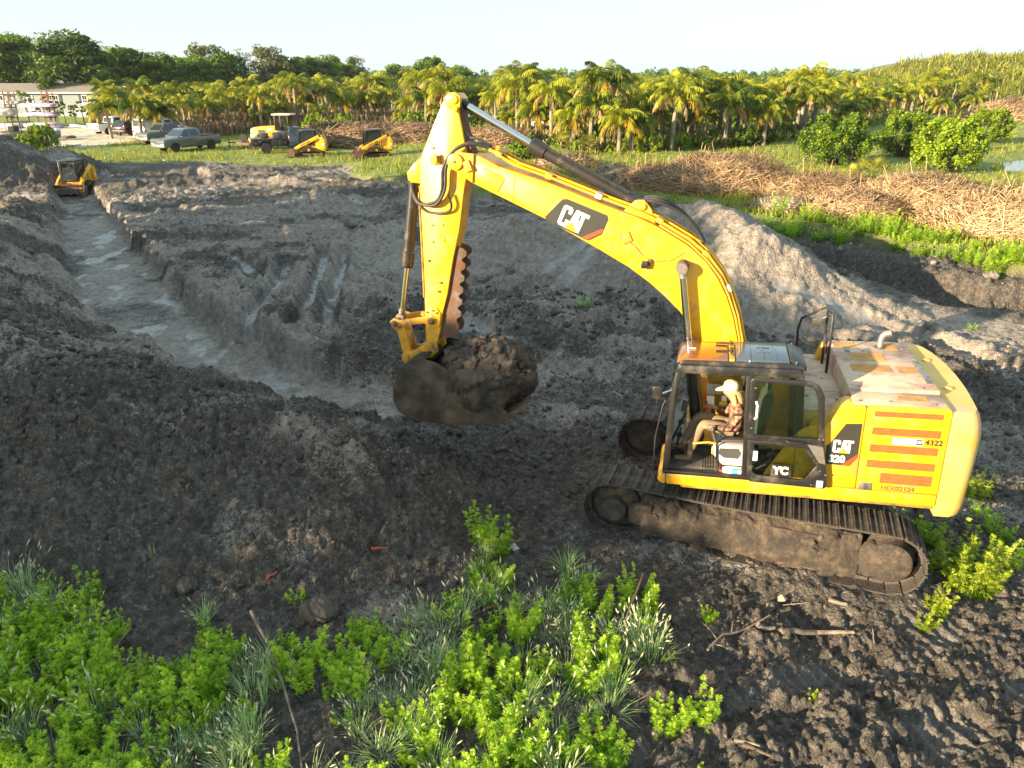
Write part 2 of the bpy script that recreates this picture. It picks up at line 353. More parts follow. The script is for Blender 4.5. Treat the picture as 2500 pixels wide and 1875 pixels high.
    weedgreen = np.clip(grass, 0, 1)
    return h, np.clip(cl, 0, 1), weedgreen * (1 - sand), wet * (1 - grass), sand
def gz(x, y):
    return float(terrain(np.array([x]), np.array([y]), False)[0][0])
def gzs(x, y, detail=True): return terrain(np.asarray(x), np.asarray(y), detail)[0]

def ground_material():
    m = bpy.data.materials.new('soil_and_grass'); m.use_nodes = True
    N, L = m.node_tree.nodes, m.node_tree.links; b = N['Principled BSDF']
    g = nd(m, 'ShaderNodeNewGeometry'); at = nd(m, 'ShaderNodeAttribute'); at.attribute_name = 'mask'
    sp = nd(m, 'ShaderNodeSeparateColor'); L.new(at.outputs['Color'], sp.inputs[0])
    def noise(s, d=6, r=.6):
        n = nd(m, 'ShaderNodeTexNoise'); n.inputs['Scale'].default_value = s; n.inputs['Detail'].default_value = d; n.inputs['Roughness'].default_value = r
        L.new(g.outputs['Position'], n.inputs['Vector']); return n.outputs['Fac']
    def ramp(f, *st):
        r = nd(m, 'ShaderNodeValToRGB'); e = r.color_ramp.elements
        while len(e) < len(st): e.new(.5)
        for i, (p, c) in enumerate(st): e[i].position = p; e[i].color = tuple(c) + (1,)
        L.new(f, r.inputs['Fac']); return r.outputs['Color']
    def mix(f, a, c):
        x = nd(m, 'ShaderNodeMixRGB'); L.new(f, x.inputs['Fac']); L.new(a, x.inputs['Color1']); L.new(c, x.inputs['Color2']); return x.outputs['Color']
    def math_(op, a, c, d=None):
        x = nd(m, 'ShaderNodeMath', operation=op)
        for i, q in enumerate((a, c, d)):
            if q is None: continue
            if hasattr(q, 'default_value'): L.new(q, x.inputs[i])
            else: x.inputs[i].default_value = q
        return x.outputs[0]
    muck = ramp(noise(7, 8, .7), (.3, (.029, .0245, .0205)), (.52, (.078, .067, .057)), (.74, (.205, .176, .149)))
    clay = ramp(noise(5, 8, .65), (.28, (.135, .114, .097)), (.5, (.265, .230, .198)), (.75, (.44, .38, .325)))
    def voro(sc, out):
        n = nd(m, 'ShaderNodeTexVoronoi'); n.inputs['Scale'].default_value = sc; n.inputs['Randomness'].default_value = 1
        wv = nd(m, 'ShaderNodeTexNoise'); wv.inputs['Scale'].default_value = sc * .8; wv.inputs['Detail'].default_value = 3; L.new(g.outputs['Position'], wv.inputs['Vector'])
        ad = nd(m, 'ShaderNodeVectorMath', operation='MULTIPLY_ADD'); ad.inputs[1].default_value = (.9 / sc,) * 3; L.new(wv.outputs['Color'], ad.inputs[0]); L.new(g.outputs['Position'], ad.inputs[2]); L.new(ad.outputs[0], n.inputs['Vector'])
        if out == 'Color':
            q = nd(m, 'ShaderNodeSeparateColor'); L.new(n.outputs['Color'], q.inputs[0]); return q.outputs[0], n.outputs['Distance']
        return n.outputs['Distance']
    t1, dd1 = voro(13, 'Color'); t2, dd2 = voro(34, 'Color')                    # random tone for each crumb
    f = math_('ADD', sp.outputs[0], math_('MULTIPLY_ADD', noise(11, 7, .78), 1.3, -.65)); f = math_('ADD', f, math_('MULTIPLY_ADD', t1, .5, -.25)); f = math_('ADD', f, math_('MULTIPLY_ADD', t2, .7, -.35)); f = ramp(f, (.20, (0, 0, 0)), (.80, (1, 1, 1)))
    soil = mix(f, muck, clay)
    wet_sheen = ramp(noise(5, 8, .7), (.35, (.15, .142, .135)), (.7, (.30, .288, .275)))  # pale base colour paints the sky's reflection onto the wet smears
    soil = mix(math_('MULTIPLY', sp.outputs[2], .75), soil, wet_sheen)
    gr = ramp(noise(.9, 8, .65), (.25, (.07, .12, .022)), (.5, (.19, .24, .045)), (.7, (.31, .29, .085)), (.85, (.30, .24, .12)))
    col = mix(sp.outputs[1], soil, gr)
    sand = ramp(noise(.6, 8, .6), (.3, (.40, .32, .22)), (.6, (.66, .59, .47)), (.8, (.74, .69, .58)))
    col = mix(at.outputs['Alpha'], col, sand)
    L.new(col, b.inputs['Base Color'])
    b.inputs['Specular IOR Level'].default_value = .4
    rw = math_('MULTIPLY_ADD', sp.outputs[2], -.54, .74); rw = math_('MULTIPLY_ADD', noise(4), .25, math_('SUBTRACT', rw, .12)); L.new(rw, b.inputs['Roughness'])
    hh = math_('ADD', math_('MULTIPLY', noise(26, 8, .75), .7), math_('ADD', math_('MULTIPLY', dd1, -.55), math_('MULTIPLY', dd2, -.40)))
    bp = nd(m, 'ShaderNodeBump'); bp.inputs['Distance'].default_value = .07
    L.new(math_('MULTIPLY_ADD', sp.outputs[2], -.65, .85), bp.inputs['Strength']); L.new(hh, bp.inputs['Height']); L.new(bp.outputs[0], b.inputs['Normal'])
    return m
GROUND = ground_material()
NR, NC = 860, 760
yy = np.geomspace(3.4, 150, NR); ss = np.linspace(-1, 1, NC)
Yg, Sg = np.meshgrid(yy, ss, indexing='ij'); Xg = Sg * (Yg * .80 + 3.6)
Hg, c0_, c1_, c2_, c3_ = terrain(Xg, Yg)
edge = np.minimum.reduce([sstep(0, .02, 1 - np.abs(Sg)), sstep(3.4, 3.7, Yg), sstep(150, 140, Yg)]); Hg = Hg * edge - .5 * (1 - edge)
idx = np.arange(NR * NC).reshape(NR, NC)
Fq = np.stack([idx[:-1, :-1], idx[:-1, 1:], idx[1:, 1:], idx[1:, :-1]], -1).reshape(-1, 4)
struct(npmesh('ground', np.stack([Xg, Yg, Hg], -1).reshape(-1, 3), Fq, GROUND, cols=np.stack([c0_, c1_, c2_, c3_], -1).reshape(-1, 4), smooth=False))
# far ground to the horizon
far_m = mat('far_meadow', (.09, .13, .035), .9, var=.35, scale=.02, col2=(.16, .17, .06))
b_ = MB(); zf = -.45
for q in (((-7000,-7000),(7000,-7000),(7000,3.5),(-7000,3.5)), ((-7000,3.5),(-6.3,3.5),(-123,149),(-7000,149)), ((6.3,3.5),(7000,3.5),(7000,149),(123,149)), ((-7000,149),(7000,149),(7000,7000),(-7000,7000))):
    b_.quad(*[(x, y, zf) for x, y in q])
struct(b_.build('far_ground', far_m, smooth=0, fix=False))

# loose clods lying on the dug soil: too many to count
def clod_mat(name, a, b):
    return mat(name, a, .9, var=.3, scale=4, col2=b, bump=.7, bscale=30)
def clods(name, n, region, smin, smax, m, seed, label, filt=None):
    rs = np.random.RandomState(seed)
    x = rs.uniform(region[0], region[1], n); y = rs.uniform(region[2], region[3], n)
    if filt is not None: k = filt(x, y, rs); x, y = x[k], y[k]; n = len(x)
    h = terrain(x, y)[0]; iv, jf = ICO[0]; iv = np.array(iv); jf = np.array(jf)
    s = smin * (smax / smin) ** (rs.rand(n) ** 3.2)
    s = s * np.clip(np.hypot(x, y) / 12, .8, 2.2)
    V = iv[None] * (1 + .45 * (rs.rand(n, len(iv), 1) - .5) * 2) * s[:, None, None] * rs.uniform(.75, 1.25, (n, 1, 3))
    a = rs.rand(n) * 6.28; ca, sa = np.cos(a)[:, None], np.sin(a)[:, None]
    V = np.stack([V[..., 0] * ca - V[..., 1] * sa, V[..., 0] * sa + V[..., 1] * ca, V[..., 2] * .8], -1)
    V += np.stack([x, y, h + s * .10], -1)[:, None, :]
    F = (jf[None] + (np.arange(n) * len(iv))[:, None, None]).reshape(-1, 3)
    return stuff(npmesh(name, V.reshape(-1, 3), F, m, smooth=False), label, 'soil')
def _bermf(x, y, rs):
    d, z = segdist(x, y, BERM); d2 = outdist(x, y, FLOOR)
    return (rs.rand(len(x)) < np.clip(1.15 - d / 3.2, .06, 1)) & (np.abs(x) < y * .8 + 3) & (d2 > -.3)
def _dirtf(x, y, rs):
    return (segdist(x, y, PILE)[0] > 3.6) & (outdist(x, y, DIRT) < -.2) & (outdist(x, y, FLOOR) > -.1) & (np.abs(x) < y * .8 + 3) & (fbm(x * .5, y * .5, 3, 90) > -.25)
DARKCLOD = clod_mat('dark_clod', (.035, .030, .026), (.12, .102, .086)); CLAYCLOD = clod_mat('clay_clod', (.11, .095, .083), (.28, .245, .21))
clods('soil_clods', 15000, (-16, 3, 6.5, 17), .011, .09, DARKCLOD, 3, 'loose dark soil crumbs strewn over the near spoil berm', _bermf)
clods('soil_clods', 11000, (-4, 14, 5, 22), .011, .075, DARKCLOD, 4, 'dark broken soil crumbs scattered around the excavator tracks', _dirtf)
clods('soil_clods', 3000, (-26, 20, 14, 42), .016, .07, CLAYCLOD, 5, 'pale clay lumps scattered over the churned plateau', _dirtf)

# ------------------------------------------------------------------ shared materials
YEL = mat('machine_yellow', (.76, .385, .010), .36, var=.05, scale=1.2, coat=.10, dirt=(.36, .21, .075), dirt_amt=.30, dirt_scale=3.4, bump=.06, bscale=9)
YELD = mat('worn_yellow', (.60, .31, .022), .5, var=.12, scale=3, dirt=(.10, .075, .055), dirt_amt=.42, dirt_scale=4, bump=.2, bscale=25)
YELF = mat('faded_yellow', (.70, .42, .075), .55, var=.08, scale=2, col2=(.72, .48, .15), dirt=(.50, .38, .26), dirt_amt=.3, dirt_scale=1.3)
HOODM = mat('sun_bleached_hood', (.54, .40, .28), .65, var=.1, scale=4, col2=(.62, .47, .34), dirt=(.33, .185, .15), dirt_amt=.42, dirt_scale=2.6)
TREADM = mat('grip_patch_orange', (.55, .27, .05), .8, var=.2, scale=5, col2=(.66, .37, .08), bump=.4, bscale=120, dirt=(.36, .18, .10), dirt_amt=.45)
BLK = mat('black_cab_paint', (.018, .018, .019), .32, var=.2, dirt=(.10, .085, .07), dirt_amt=.22, dirt_scale=3)
RUB = mat('black_rubber', (.022, .022, .023), .6, var=.25, dirt=(.10, .085, .07), dirt_amt=.25)
STEELB = mat('cylinder_black', (.035, .033, .031), .38, metal=.3, var=.2, dirt=(.11, .09, .07), dirt_amt=.2, dirt_scale=5)
CHROME = mat('chrome_rod', (.62, .63, .65), .16, metal=1, var=.05)
STEEL = mat('bare_steel', (.36, .34, .32), .42, metal=.8, var=.2, dirt=(.16, .09, .05), dirt_amt=.4, dirt_scale=7)
MUDM = mat('dried_mud', (.075, .058, .044), .92, var=.45, scale=9, col2=(.135, .104, .074), bump=1.0, bscale=26, dirt=(.035, .029, .025), dirt_amt=.62, dirt_scale=5)
SHOEM = mat('muddy_track_steel', (.085, .075, .066), .62, metal=.25, var=.4, scale=9, col2=(.17, .145, .12), bump=.6, bscale=30, dirt=(.04, .035, .031), dirt_amt=.55, dirt_scale=5)
RUSTM = mat('rusty_plate', (.13, .10, .085), .75, metal=.3, var=.3, scale=6, dirt=(.17, .075, .035), dirt_amt=.5, dirt_scale=5, bump=.4, bscale=30)
BUCKM = mat('muddy_bucket_steel', (.050, .040, .033), .8, metal=.15, var=.4, scale=4, col2=(.115, .088, .066), bump=.6, bscale=18, dirt=(.035, .029, .025), dirt_amt=.5, dirt_scale=2.2)
GRILLM = mat('orange_mesh_grille', (.27, .105, .016), .7, var=.15, scale=10, bump=.6, bscale=160)
GREYP = mat('light_grey_plastic', (.46, .46, .45), .55, var=.08, dirt=(.20, .17, .14), dirt_amt=.25)
DGREY = mat('dark_grey_plastic', (.06, .06, .062), .5, var=.15)
WHITE = mat('white_paint', (.80, .80, .78), .4, var=.04)
REDP = mat('red_stripe', (.55, .06, .02), .45, var=.1)
DECALB = mat('decal_dark', (.035, .034, .030), .42, var=.12)
SEATM = mat('seat_fabric', (.05, .055, .055), .9, var=.25, scale=20)
def glass_mat(name, tint=(.88, .95, .92), f=.10, rough=.02):
    m = bpy.data.materials.new(name); m.use_nodes = True; N, L = m.node_tree.nodes, m.node_tree.links; N.clear()
    o = nd(m, 'ShaderNodeOutputMaterial'); t = nd(m, 'ShaderNodeBsdfTransparent'); t.inputs[0].default_value = tuple(tint) + (1,)
    g = nd(m, 'ShaderNodeBsdfGlossy'); g.inputs['Roughness'].default_value = rough; lw = nd(m, 'ShaderNodeFresnel'); lw.inputs[0].default_value = 1.45
    tc = nd(m, 'ShaderNodeTexCoord'); nz = nd(m, 'ShaderNodeTexNoise'); nz.inputs['Scale'].default_value = 6; L.new(tc.outputs['Object'], nz.inputs['Vector'])
    a = nd(m, 'ShaderNodeMath', operation='MULTIPLY_ADD'); a.inputs[1].default_value = f * .4; L.new(nz.outputs['Fac'], a.inputs[0]); L.new(lw.outputs[0], a.inputs[2])
    x = nd(m, 'ShaderNodeMixShader'); L.new(a.outputs[0], x.inputs[0]); L.new(t.outputs[0], x.inputs[1]); L.new(g.outputs[0], x.inputs[2]); L.new(x.outputs[0], o.inputs[0]); return m
GLASS = glass_mat('cab_glass', (.95, .98, .96), .04); GLASSD = glass_mat('tinted_door_glass', (.86, .93, .89), .04); 
CARGLASS = mat('dark_car_glass', (.02, .028, .035), .08, var=.1, spec=.8)

def rings(mb, outer, inner, y0, y1):
    """flat frame between two outlines with the same number of points, in x-z, thickness y0..y1"""
    n = len(outer); vs = []
    for y in (y0, y1):
        vs += [(a, y, b) for a, b in outer] + [(a, y, b) for a, b in inner]
    fs = []
    for i in range(n):
        j = (i + 1) % n
        fs += [(i, j, n + j, n + i), (2*n + i, 3*n + i, 3*n + j, 2*n + j), (i, 2*n + i, 2*n + j, j), (n + i, n + j, 3*n + j, 3*n + i)]
    mb.add(vs, fs); return mb
def textmesh(name, s, size, M, m, parent, bold=0.0, width=None, shear=0):
    cu = bpy.data.curves.new(name, 'FONT'); cu.body = s; cu.size = size; cu.extrude = .0015; cu.offset = bold; cu.align_x = 'CENTER'; cu.align_y = 'CENTER'; cu.resolution_u = 3; cu.shear = shear
    t = bpy.data.objects.new(name + '_src', cu); COL.objects.link(t)
    dg = bpy.context.evaluated_depsgraph_get(); me = bpy.data.meshes.new_from_object(t.evaluated_get(dg)); COL.objects.unlink(t); bpy.data.objects.remove(t); bpy.data.curves.remove(cu)
    if width:
        w = max(q.co.x for q in me.vertices) - min(q.co.x for q in me.vertices); k = width / w
        for q in me.vertices: q.co.x *= k
    me.transform(M); me.name = name; me.materials.clear(); me.materials.append(m)
    o = bpy.data.objects.new(name, me); COL.objects.link(o); o.parent = parent; return o
LET = {'C': [(.30,0),(.08,.0),(0,.1),(0,.9),(.08,1),(.42,1),(.5,.9),(.5,.66),(.33,.66),(.33,.84),(.17,.84),(.17,.16),(.33,.16),(.33,.36),(.5,.36),(.5,.1),(.42,0)],
       'A': [(.50,0),(.66,1),(.86,1),(1.02,0),(.85,0),(.82,.2),(.70,.2),(.67,0)], 'T': [(1.0,0),(1.17,0),(1.17,.83),(1.36,.83),(1.36,1),(.90,1),(.90,.83),(1.0,.83)]}
def logo(parent, P, h, m_w=WHITE, m_y=YEL, th=.004):
    """white three-letter wordmark with a yellow triangle over the A; P maps (u, v, depth) to the part's frame"""
    mb = MB()
    for ch in 'CAT':
        poly = [(a - .68, b - .5) for a, b in LET[ch]]; n = len(poly)
        vs = [P(a * h, b * h, 0) for a, b in poly] + [P(a * h, b * h, th) for a, b in poly]
        mb.add(vs, [tuple(range(n)), tuple(range(n, 2*n))[::-1]] + [(i, (i+1) % n, n + (i+1) % n, n + i) for i in range(n)])
    mb.build('logo_letters', m_w, parent, smooth=0)
    tr = [(-.30, -.52), (.38, -.52), (.04, -.12)]; mb = MB()
    mb.add([P(a * h, b * h, 0) for a, b in tr] + [P(a * h, b * h, th * 1.8) for a, b in tr], [(0,1,2), (5,4,3), (0,3,4,1), (1,4,5,2), (2,5,3,0)])
    mb.build('logo_triangle', m_y, parent, smooth=0)

# ------------------------------------------------------------------ excavator
EX_LOC = Vector((3.713, 9.507, 0)); EX_YAW = 159.354
ex = thing('excavator', 'large yellow tracked excavator lifting a bucket of soil, operator in its cab', 'excavator', EX_LOC, (R(1.03), R(.3), R(EX_YAW)))
M_ROOT = Matrix.Translation(EX_LOC) @ Euler((R(1.03), R(.3), R(EX_YAW))).to_matrix().to_4x4()
M_UP = Matrix.Translation(EX_LOC) @ Euler((R(1.029), R(3.32), R(EX_YAW))).to_matrix().to_4x4() @ Matrix.Rotation(R(5.616), 4, 'Z')
MU = M_ROOT.inverted() @ M_UP
def up(o): o.parent = ex; o.matrix_basis = MU; return o
# undercarriage -----------------------------------------------------
XI, XS, RT, ZT = 1.845, -1.80, .405, .45
def loop_path(s):
    """point, tangent on the track loop at arc length s (pin line)"""
    L = XI - XS; c = math.pi * RT; s %= 2 * L + 2 * c
    if s < L: x = XS + s; return (x, ZT + RT - .03 * math.sin(math.pi * s / L) ** 2), 0.0
    s -= L
    if s < c: a = s / RT; return (XI + RT * math.sin(a), ZT + RT * math.cos(a)), -a
    s -= c
    if s < L: return (XI - s, ZT - RT), -math.pi
    s -= L; a = s / RT; return (XS - RT * math.sin(a), ZT - RT * math.cos(a)), -math.pi - a
def shoe_mesh():
    mb = MB(); w = .30
    mb.prism([(-.094, .018), (-.092, .040), (-.089, .058), (-.076, .058), (-.068, .044), (-.008, .044), (-.004, .055), (.010, .055), (.016, .044), (.066, .043), (.074, .064), (.088, .064), (.092, .040), (.094, .018)], -w, w)
    mb.box((-.085, -.09, -.035), (.085, -.04, .02)); mb.box((-.085, .04, -.035), (.085, .09, .02))
    return mb
shoe_src = None
rnd = random.Random(11)
for side in (1, -1):
    yc = side * 1.19
    f = MB()
    f.prism([(-1.55, .22), (-1.42, .16), (1.38, .16), (1.48, .25), (1.48, .56), (1.35, .62), (-1.35, .62), (-1.55, .56)], yc - .17, yc + .17)
    f.prism([(yc + side * .17, .60), (yc + side * .26, .42), (yc + side * .26, .24), (yc + side * .17, .18)], -1.45, 1.35, axis='x')
    f.prism([(yc - .13, .60), (yc + .13, .60), (yc + .05, .74), (yc - .05, .74)], -1.2, 1.15, axis='x')
    fr = f.build('track_frame', MUDM, ex, bevel=.015); fr['label'] = 'mud-caked ' + ('near' if side > 0 else 'far') + ' track frame with steel shoes'
    L = 2 * (XI - XS) + 2 * math.pi * RT; n = 52
    for i in range(n):
        (x, z), a = loop_path(i * L / n)
        if shoe_src is None: shoe_src = shoe_mesh().build('track_shoe', SHOEM, fr, bevel=0, smooth=30); o = shoe_src
        else: o = clone(shoe_src, fr)
        o.location = (x + rnd.uniform(-.004, .004), yc, z); o.rotation_euler = (0, -a, 0)
    for nm, X, r in (('idler_wheel', XI, .33), ('drive_sprocket', XS, .32)):
        g = MB(); o_ = yc
        g.lathe([(.05, -.14), (r * .8, -.14), (r, -.08), (r + .03, -.06), (r + .03, .06), (r, .08), (r * .8, .14), (.19, .15), (.185, .26), (.16, .285), (.01, .285)] if nm[0] == 'i' else
                [(.05, -.14), (.30, -.12), (.34, -.05), (.34, .05), (.30, .12), (.29, .24), (.24, .27), (.01, .275)], 28, c=(X, 0, ZT))
        g.v = [(a, yc + side * b, c) for a, b, c in g.v]; g.build(nm, MUDM, fr, smooth=40)
    for k in range(8):
        X = -1.3 + 2.6 * k / 7; g = MB(); g.lathe([(.02, -.16), (.09, -.16), (.09, -.1), (.075, -.09), (.075, .09), (.09, .1), (.09, .16), (.05, .19), (.02, .19)], 14, c=(X, 0, .135))
        g.v = [(a, yc + side * b, c) for a, b, c in g.v]; g.build('roller', RUSTM, fr, smooth=40)
    for X in (-.7, .7):
        g = MB(); g.cyl((X, yc - .1, .775), (X, yc + .1, .775), .07, 14); g.build('carrier_roller', RUSTM, fr)
    # mud packed on the ledge of the frame
    nx, ny = 150, 34
    gx, gy = np.meshgrid(np.linspace(-1.46, 1.42, nx), np.linspace(0, 1, ny), indexing='ij')
    py = np.interp(gy, [0, .1, .38, .5, .72, .76, 1], [.04, .08, .185, .215, .245, .285, .262]); pz = np.interp(gy, [0, .1, .38, .5, .72, .76, 1], [.70, .69, .52, .46, .37, .34, .15])
    bulk = np.interp(gy, [0, .1, .45, .68, .76, 1], [.3, 1, 1, .5, .12, .2]) * (.35 + 1.0 * vnoise(gx * 2.2 + 9 * side, gy * 2, 41))
    am = bulk * (.11 * lumps(gx / .17, gy * 3.2 + side * 7, 6) + .06 * lumps(gx / .07, gy * 8 + side * 5, 7) + .05 * fbm(gx * 4, gy * 3 + 5 * side, 3, 44)) + .010 * fbm(gx * 12, gy * 9, 3, 45) - .10 * (gy < .02) - .0 * (gy > .98)
    py = py + am * .55; pz = pz + am * .8 - .05 * ((np.abs(((gx + 3) / .42) % 1 - .5) < .2) & (gy > .97))
    vs = np.stack([gx, yc + side * py, pz], -1).reshape(-1, 3); ii = np.arange(nx * ny).reshape(nx, ny)
    npmesh('packed_mud', vs, np.stack([ii[:-1, :-1], ii[1:, :-1], ii[1:, 1:], ii[:-1, 1:]], -1).reshape(-1, 4), MUDM, fr, smooth=False)
    g = MB(); g.prism([(-1.98, .25), (-1.58, .19), (-1.45, .22), (-1.45, .60), (-1.58, .70), (-1.90, .64)], yc + side * .10, yc + side * .265); g.build('final_drive_guard', MUDM, fr, bevel=.03)
    g = MB(); g.prism([(1.28, .2), (1.62, .30), (1.62, .58), (1.28, .62)], yc + side * .12, yc + side * .24); g.build('idler_guard', MUDM, fr, bevel=.03)
cb = MB(); cb.box((-.8, -1.05, .48), (.8, 1.05, .80)); cb.box((-.62, -.62, .8), (.62, .62, .93)); cb.build('car_body', MUDM, ex, bevel=.04)
sb = MB(); sb.lathe([(.5, 0), (.68, 0), (.68, .14), (.5, .14)], 32, axis='z', c=(0, 0, .92)); sb.build('swing_bearing', RUSTM, ex)
# upper frame -------------------------------------------------------
d = MB(); d.prism([(1.0, .34), (1.0, -1.3), (.92, -1.36), (-2.17, -1.36), (-2.17, 1.30), (1.0, 1.30)], 1.04, 1.24, axis='z')
dk = up(d.build('upper_deck', YELD, bevel=.02))
s = MB(); s.prism([(1.20, 1.12), (1.27, 1.12), (1.315, 1.17), (1.315, 1.24), (1.27, 1.285), (1.20, 1.285)], .40, 1.375); s.prism([(-2.165, 1.115), (1.198, 1.115), (1.198, 1.285), (-2.165, 1.285)], 1.26, 1.375); s.build('side_skirt', YEL, dk, bevel=.025)
# cab ---------------------------------------------------------------
YN, YF = 1.365, .44
cabf = MB()
def pillar(mb, q, y0, y1): mb.prism(q, y0, y1)
for (y0, y1, near) in ((YN - .09, YN, 1), (YF, YF + .07, 0)):
    lean = lambda q: q
    pillar(cabf, [(1.255, 1.285), (1.175, 2.55), (1.11, 2.80), (1.03, 2.80), (1.09, 2.52), (1.165, 1.285)], y0, y1)
    pillar(cabf, [(.20, 1.285), (.235, 2.80), (.135, 2.80), (.10, 1.285)], y0 + .001, y1 - .001)
    pillar(cabf, [(-.44, 1.285), (-.36, 2.80), (-.46, 2.80), (-.56, 1.285)], y0, y1)
    pillar(cabf, [(1.135, 2.775), (1.06, 2.885), (-.40, 2.885), (-.47, 2.775)], y0 - .002, y1 + .002)
    pillar(cabf, [(1.24, 1.275), (1.24, 1.33), (-.55, 1.33), (-.55, 1.275)], y0 - .003, y1 + .003)
cabf.prism([(1.09, 2.775), (1.135, 2.775), (1.08, 2.885), (1.04, 2.885)], YF + .05, YN - .05); cabf.prism([(1.18, 1.275), (1.25, 1.275), (1.24, 1.42), (1.17, 1.42)], YF + .05, YN - .05)
cabf.prism([(-.55, 1.275), (-.50, 1.275), (-.50, 1.75), (-.53, 1.75)], YF + .05, YN - .05); cabf.prism([(-.46, 2.72), (-.40, 2.72), (-.38, 2.88), (-.44, 2.88)], YF + .05, YN - .05)
cab = up(cabf.build('cab', BLK, bevel=.012))
rf = MB(); rf.prism([(1.10, 2.86), (1.06, 2.915), (1.0, 2.93), (-.33, 2.93), (-.45, 2.90), (-.47, 2.86)], YF + .02, YN - .06); rf.build('roof', BLK, cab, bevel=.02)
ROOFB = mat('roof_blue_black', (.055, .075, .10), .22, var=.12, coat=.5)
rp = MB(); rp.box((-.28, YF + .06, 2.925), (.37, YN - .12, 2.955))
for X in (-.12, .04, .2): rp.box((X - .012, YF + .08, 2.955), (X + .012, YN - .15, 2.962))
rp.box((-.06, .72, 2.955), (.1, .74, 2.963)); rp.box((-.06, .92, 2.955), (.1, .94, 2.963))
rp.build('roof_panel', ROOFB, cab, bevel=.006)
rp = MB(); rp.prism([(-.44, 2.84), (-.29, 2.935), (-.29, 2.965), (-.36, 2.965), (-.49, 2.90), (-.49, 2.82)], YF + .10, YN - .14); rp.build('roof_rear_cowl', BLK, cab, bevel=.012)
HATCH = mat('amber_roof_hatch', (.22, .085, .018), .12, var=.15, coat=.8, scale=1)
rh = MB(); rh.prism([(1.12, 2.885), (1.08, 2.925), (.95, 2.95), (.47, 2.955), (.47, 2.925), (1.08, 2.88)], YF + .06, YN - .10); rh.build('roof_hatch', HATCH, cab, bevel=.012)
rh = MB(); rh.box((.385, YF + .06, 2.93), (.455, YN - .10, 2.962)); rh.build('hatch_hinge_plate', YELD, cab, bevel=.006)
for Y in (.62, .95):
    g = MB(); g.tube([(.62, Y, 2.965), (.40, Y, 2.97)], .011, 6); g.tube([(.43, Y - .1, 2.975), (.43, Y + .1, 2.975)], .011, 6); g.build('hatch_hinge', BLK, cab)
g = MB(); g.box((.88, .86, 2.955), (.98, .90, 2.972)); g.build('hatch_latch', GREYP, cab, bevel=.004)
for X in (1.0, .2, -.36):
    for Y in (YF + .05, YN - .13):
        g = MB(); g.lathe([(.018, 0), (.018, .02), (.006, .03)], 8, axis='z', c=(X, Y, 2.925)); g.build('bolt', CHROME, cab)
def pane(name, q, m=GLASS, par=None, th=.006):
    q = [Vector(a) for a in q]; nrm = (q[1] - q[0]).cross(q[2] - q[0]).normalized() * th; mb = MB(); n = len(q)
    mb.add(q + [a + nrm for a in q], [tuple(range(n)), tuple(range(n, 2*n))[::-1]] + [(i, (i+1) % n, n+(i+1) % n, n+i) for i in range(n)])
    return mb.build(name, m, par, smooth=0)
pane('windshield', [(1.235, YF + .06, 1.42), (1.235, YN - .08, 1.42), (1.165, YN - .08, 2.55), (1.10, YN - .08, 2.78), (1.10, YF + .06, 2.78), (1.165, YF + .06, 2.55)], GLASS, cab)
pane('side_window', [(1.17, YF + .03, 1.33), (.19, YF + .03, 1.33), (.23, YF + .03, 2.78), (1.05, YF + .03, 2.78), (1.11, YF + .03, 2.5)], GLASS, cab)
pane('side_window', [(.10, YF + .03, 1.33), (-.45, YF + .03, 1.33), (-.38, YF + .03, 2.78), (.135, YF + .03, 2.78)], GLASS, cab)
pane('side_window', [(.105, YN - .05, 1.34), (-.45, YN - .05, 1.34), (-.38, YN - .05, 2.77), (.137, YN - .05, 2.77)], GLASSD, cab)
pane('rear_window', [(-.515, YF + .06, 1.75), (-.515, YN - .08, 1.75), (-.43, YN - .08, 2.72), (-.43, YF + .06, 2.72)], GLASSD, cab)
fl = MB(); fl.box((-.50, YF + .03, 1.27), (1.19, YN - .05, 1.30))
for k in range(13): fl.box((.30 + k * .035, .60, 1.30), (.316 + k * .035, 1.16, 1.312))
fl.build('cab_floor', mat('muddy_floor_mat', (.12, .105, .09), .85, var=.4, scale=6, dirt=(.25, .22, .19), dirt_amt=.4, dirt_scale=5), cab)
# inside
st = MB(); st.box((.02, .66, 1.30), (.42, 1.08, 1.58)); st.box((.0, .62, 1.58), (.48, 1.12, 1.74))
stt = st.build('seat', SEATM, cab, bevel=.04)
g = MB(); g.prism([(.10, 1.70), (-.04, 1.70), (-.16, 2.35), (-.10, 2.42), (-.02, 2.38), (.06, 2.0)], .65, 1.09); g.build('seat_back', SEATM, cab, bevel=.05)
g = MB(); g.prism([(-.11, 2.42), (-.05, 2.42), (-.06, 2.60), (-.14, 2.62)], .76, .98); g.build('headrest', SEATM, cab, bevel=.04)
for (y0, y1) in ((1.12, 1.265), (.50, .62)):
    g = MB(); g.prism([(.57, 1.55), (.60, 1.66), (.52, 1.72), (.06, 1.76), (.02, 1.50), (.10, 1.42), (.46, 1.42)], y0, y1); cons = g.build('console', GREYP, cab, bevel=.025)
    g = MB(); g.cyl((.55, (y0+y1)/2, 1.70), (.60, (y0+y1)/2 - .02, 1.86), .022, 10); g.ball((.605, (y0+y1)/2 - .02, 1.90), (.034, .034, .055), 3, .05, 1); g.build('joystick', DGREY, cab)
g = MB(); g.prism([(.50, 1.68), (.52, 1.60), (.44, 1.54), (.26, 1.54), (.22, 1.62), (.26, 1.69)], 1.262, 1.270); g.build('console_recess', DGREY, cab)
g = MB(); g.prism([(.52, 1.76), (.16, 1.78), (.16, 1.82), (.5, 1.80)], 1.13, 1.26); g.build('armrest', DGREY, cab, bevel=.012)
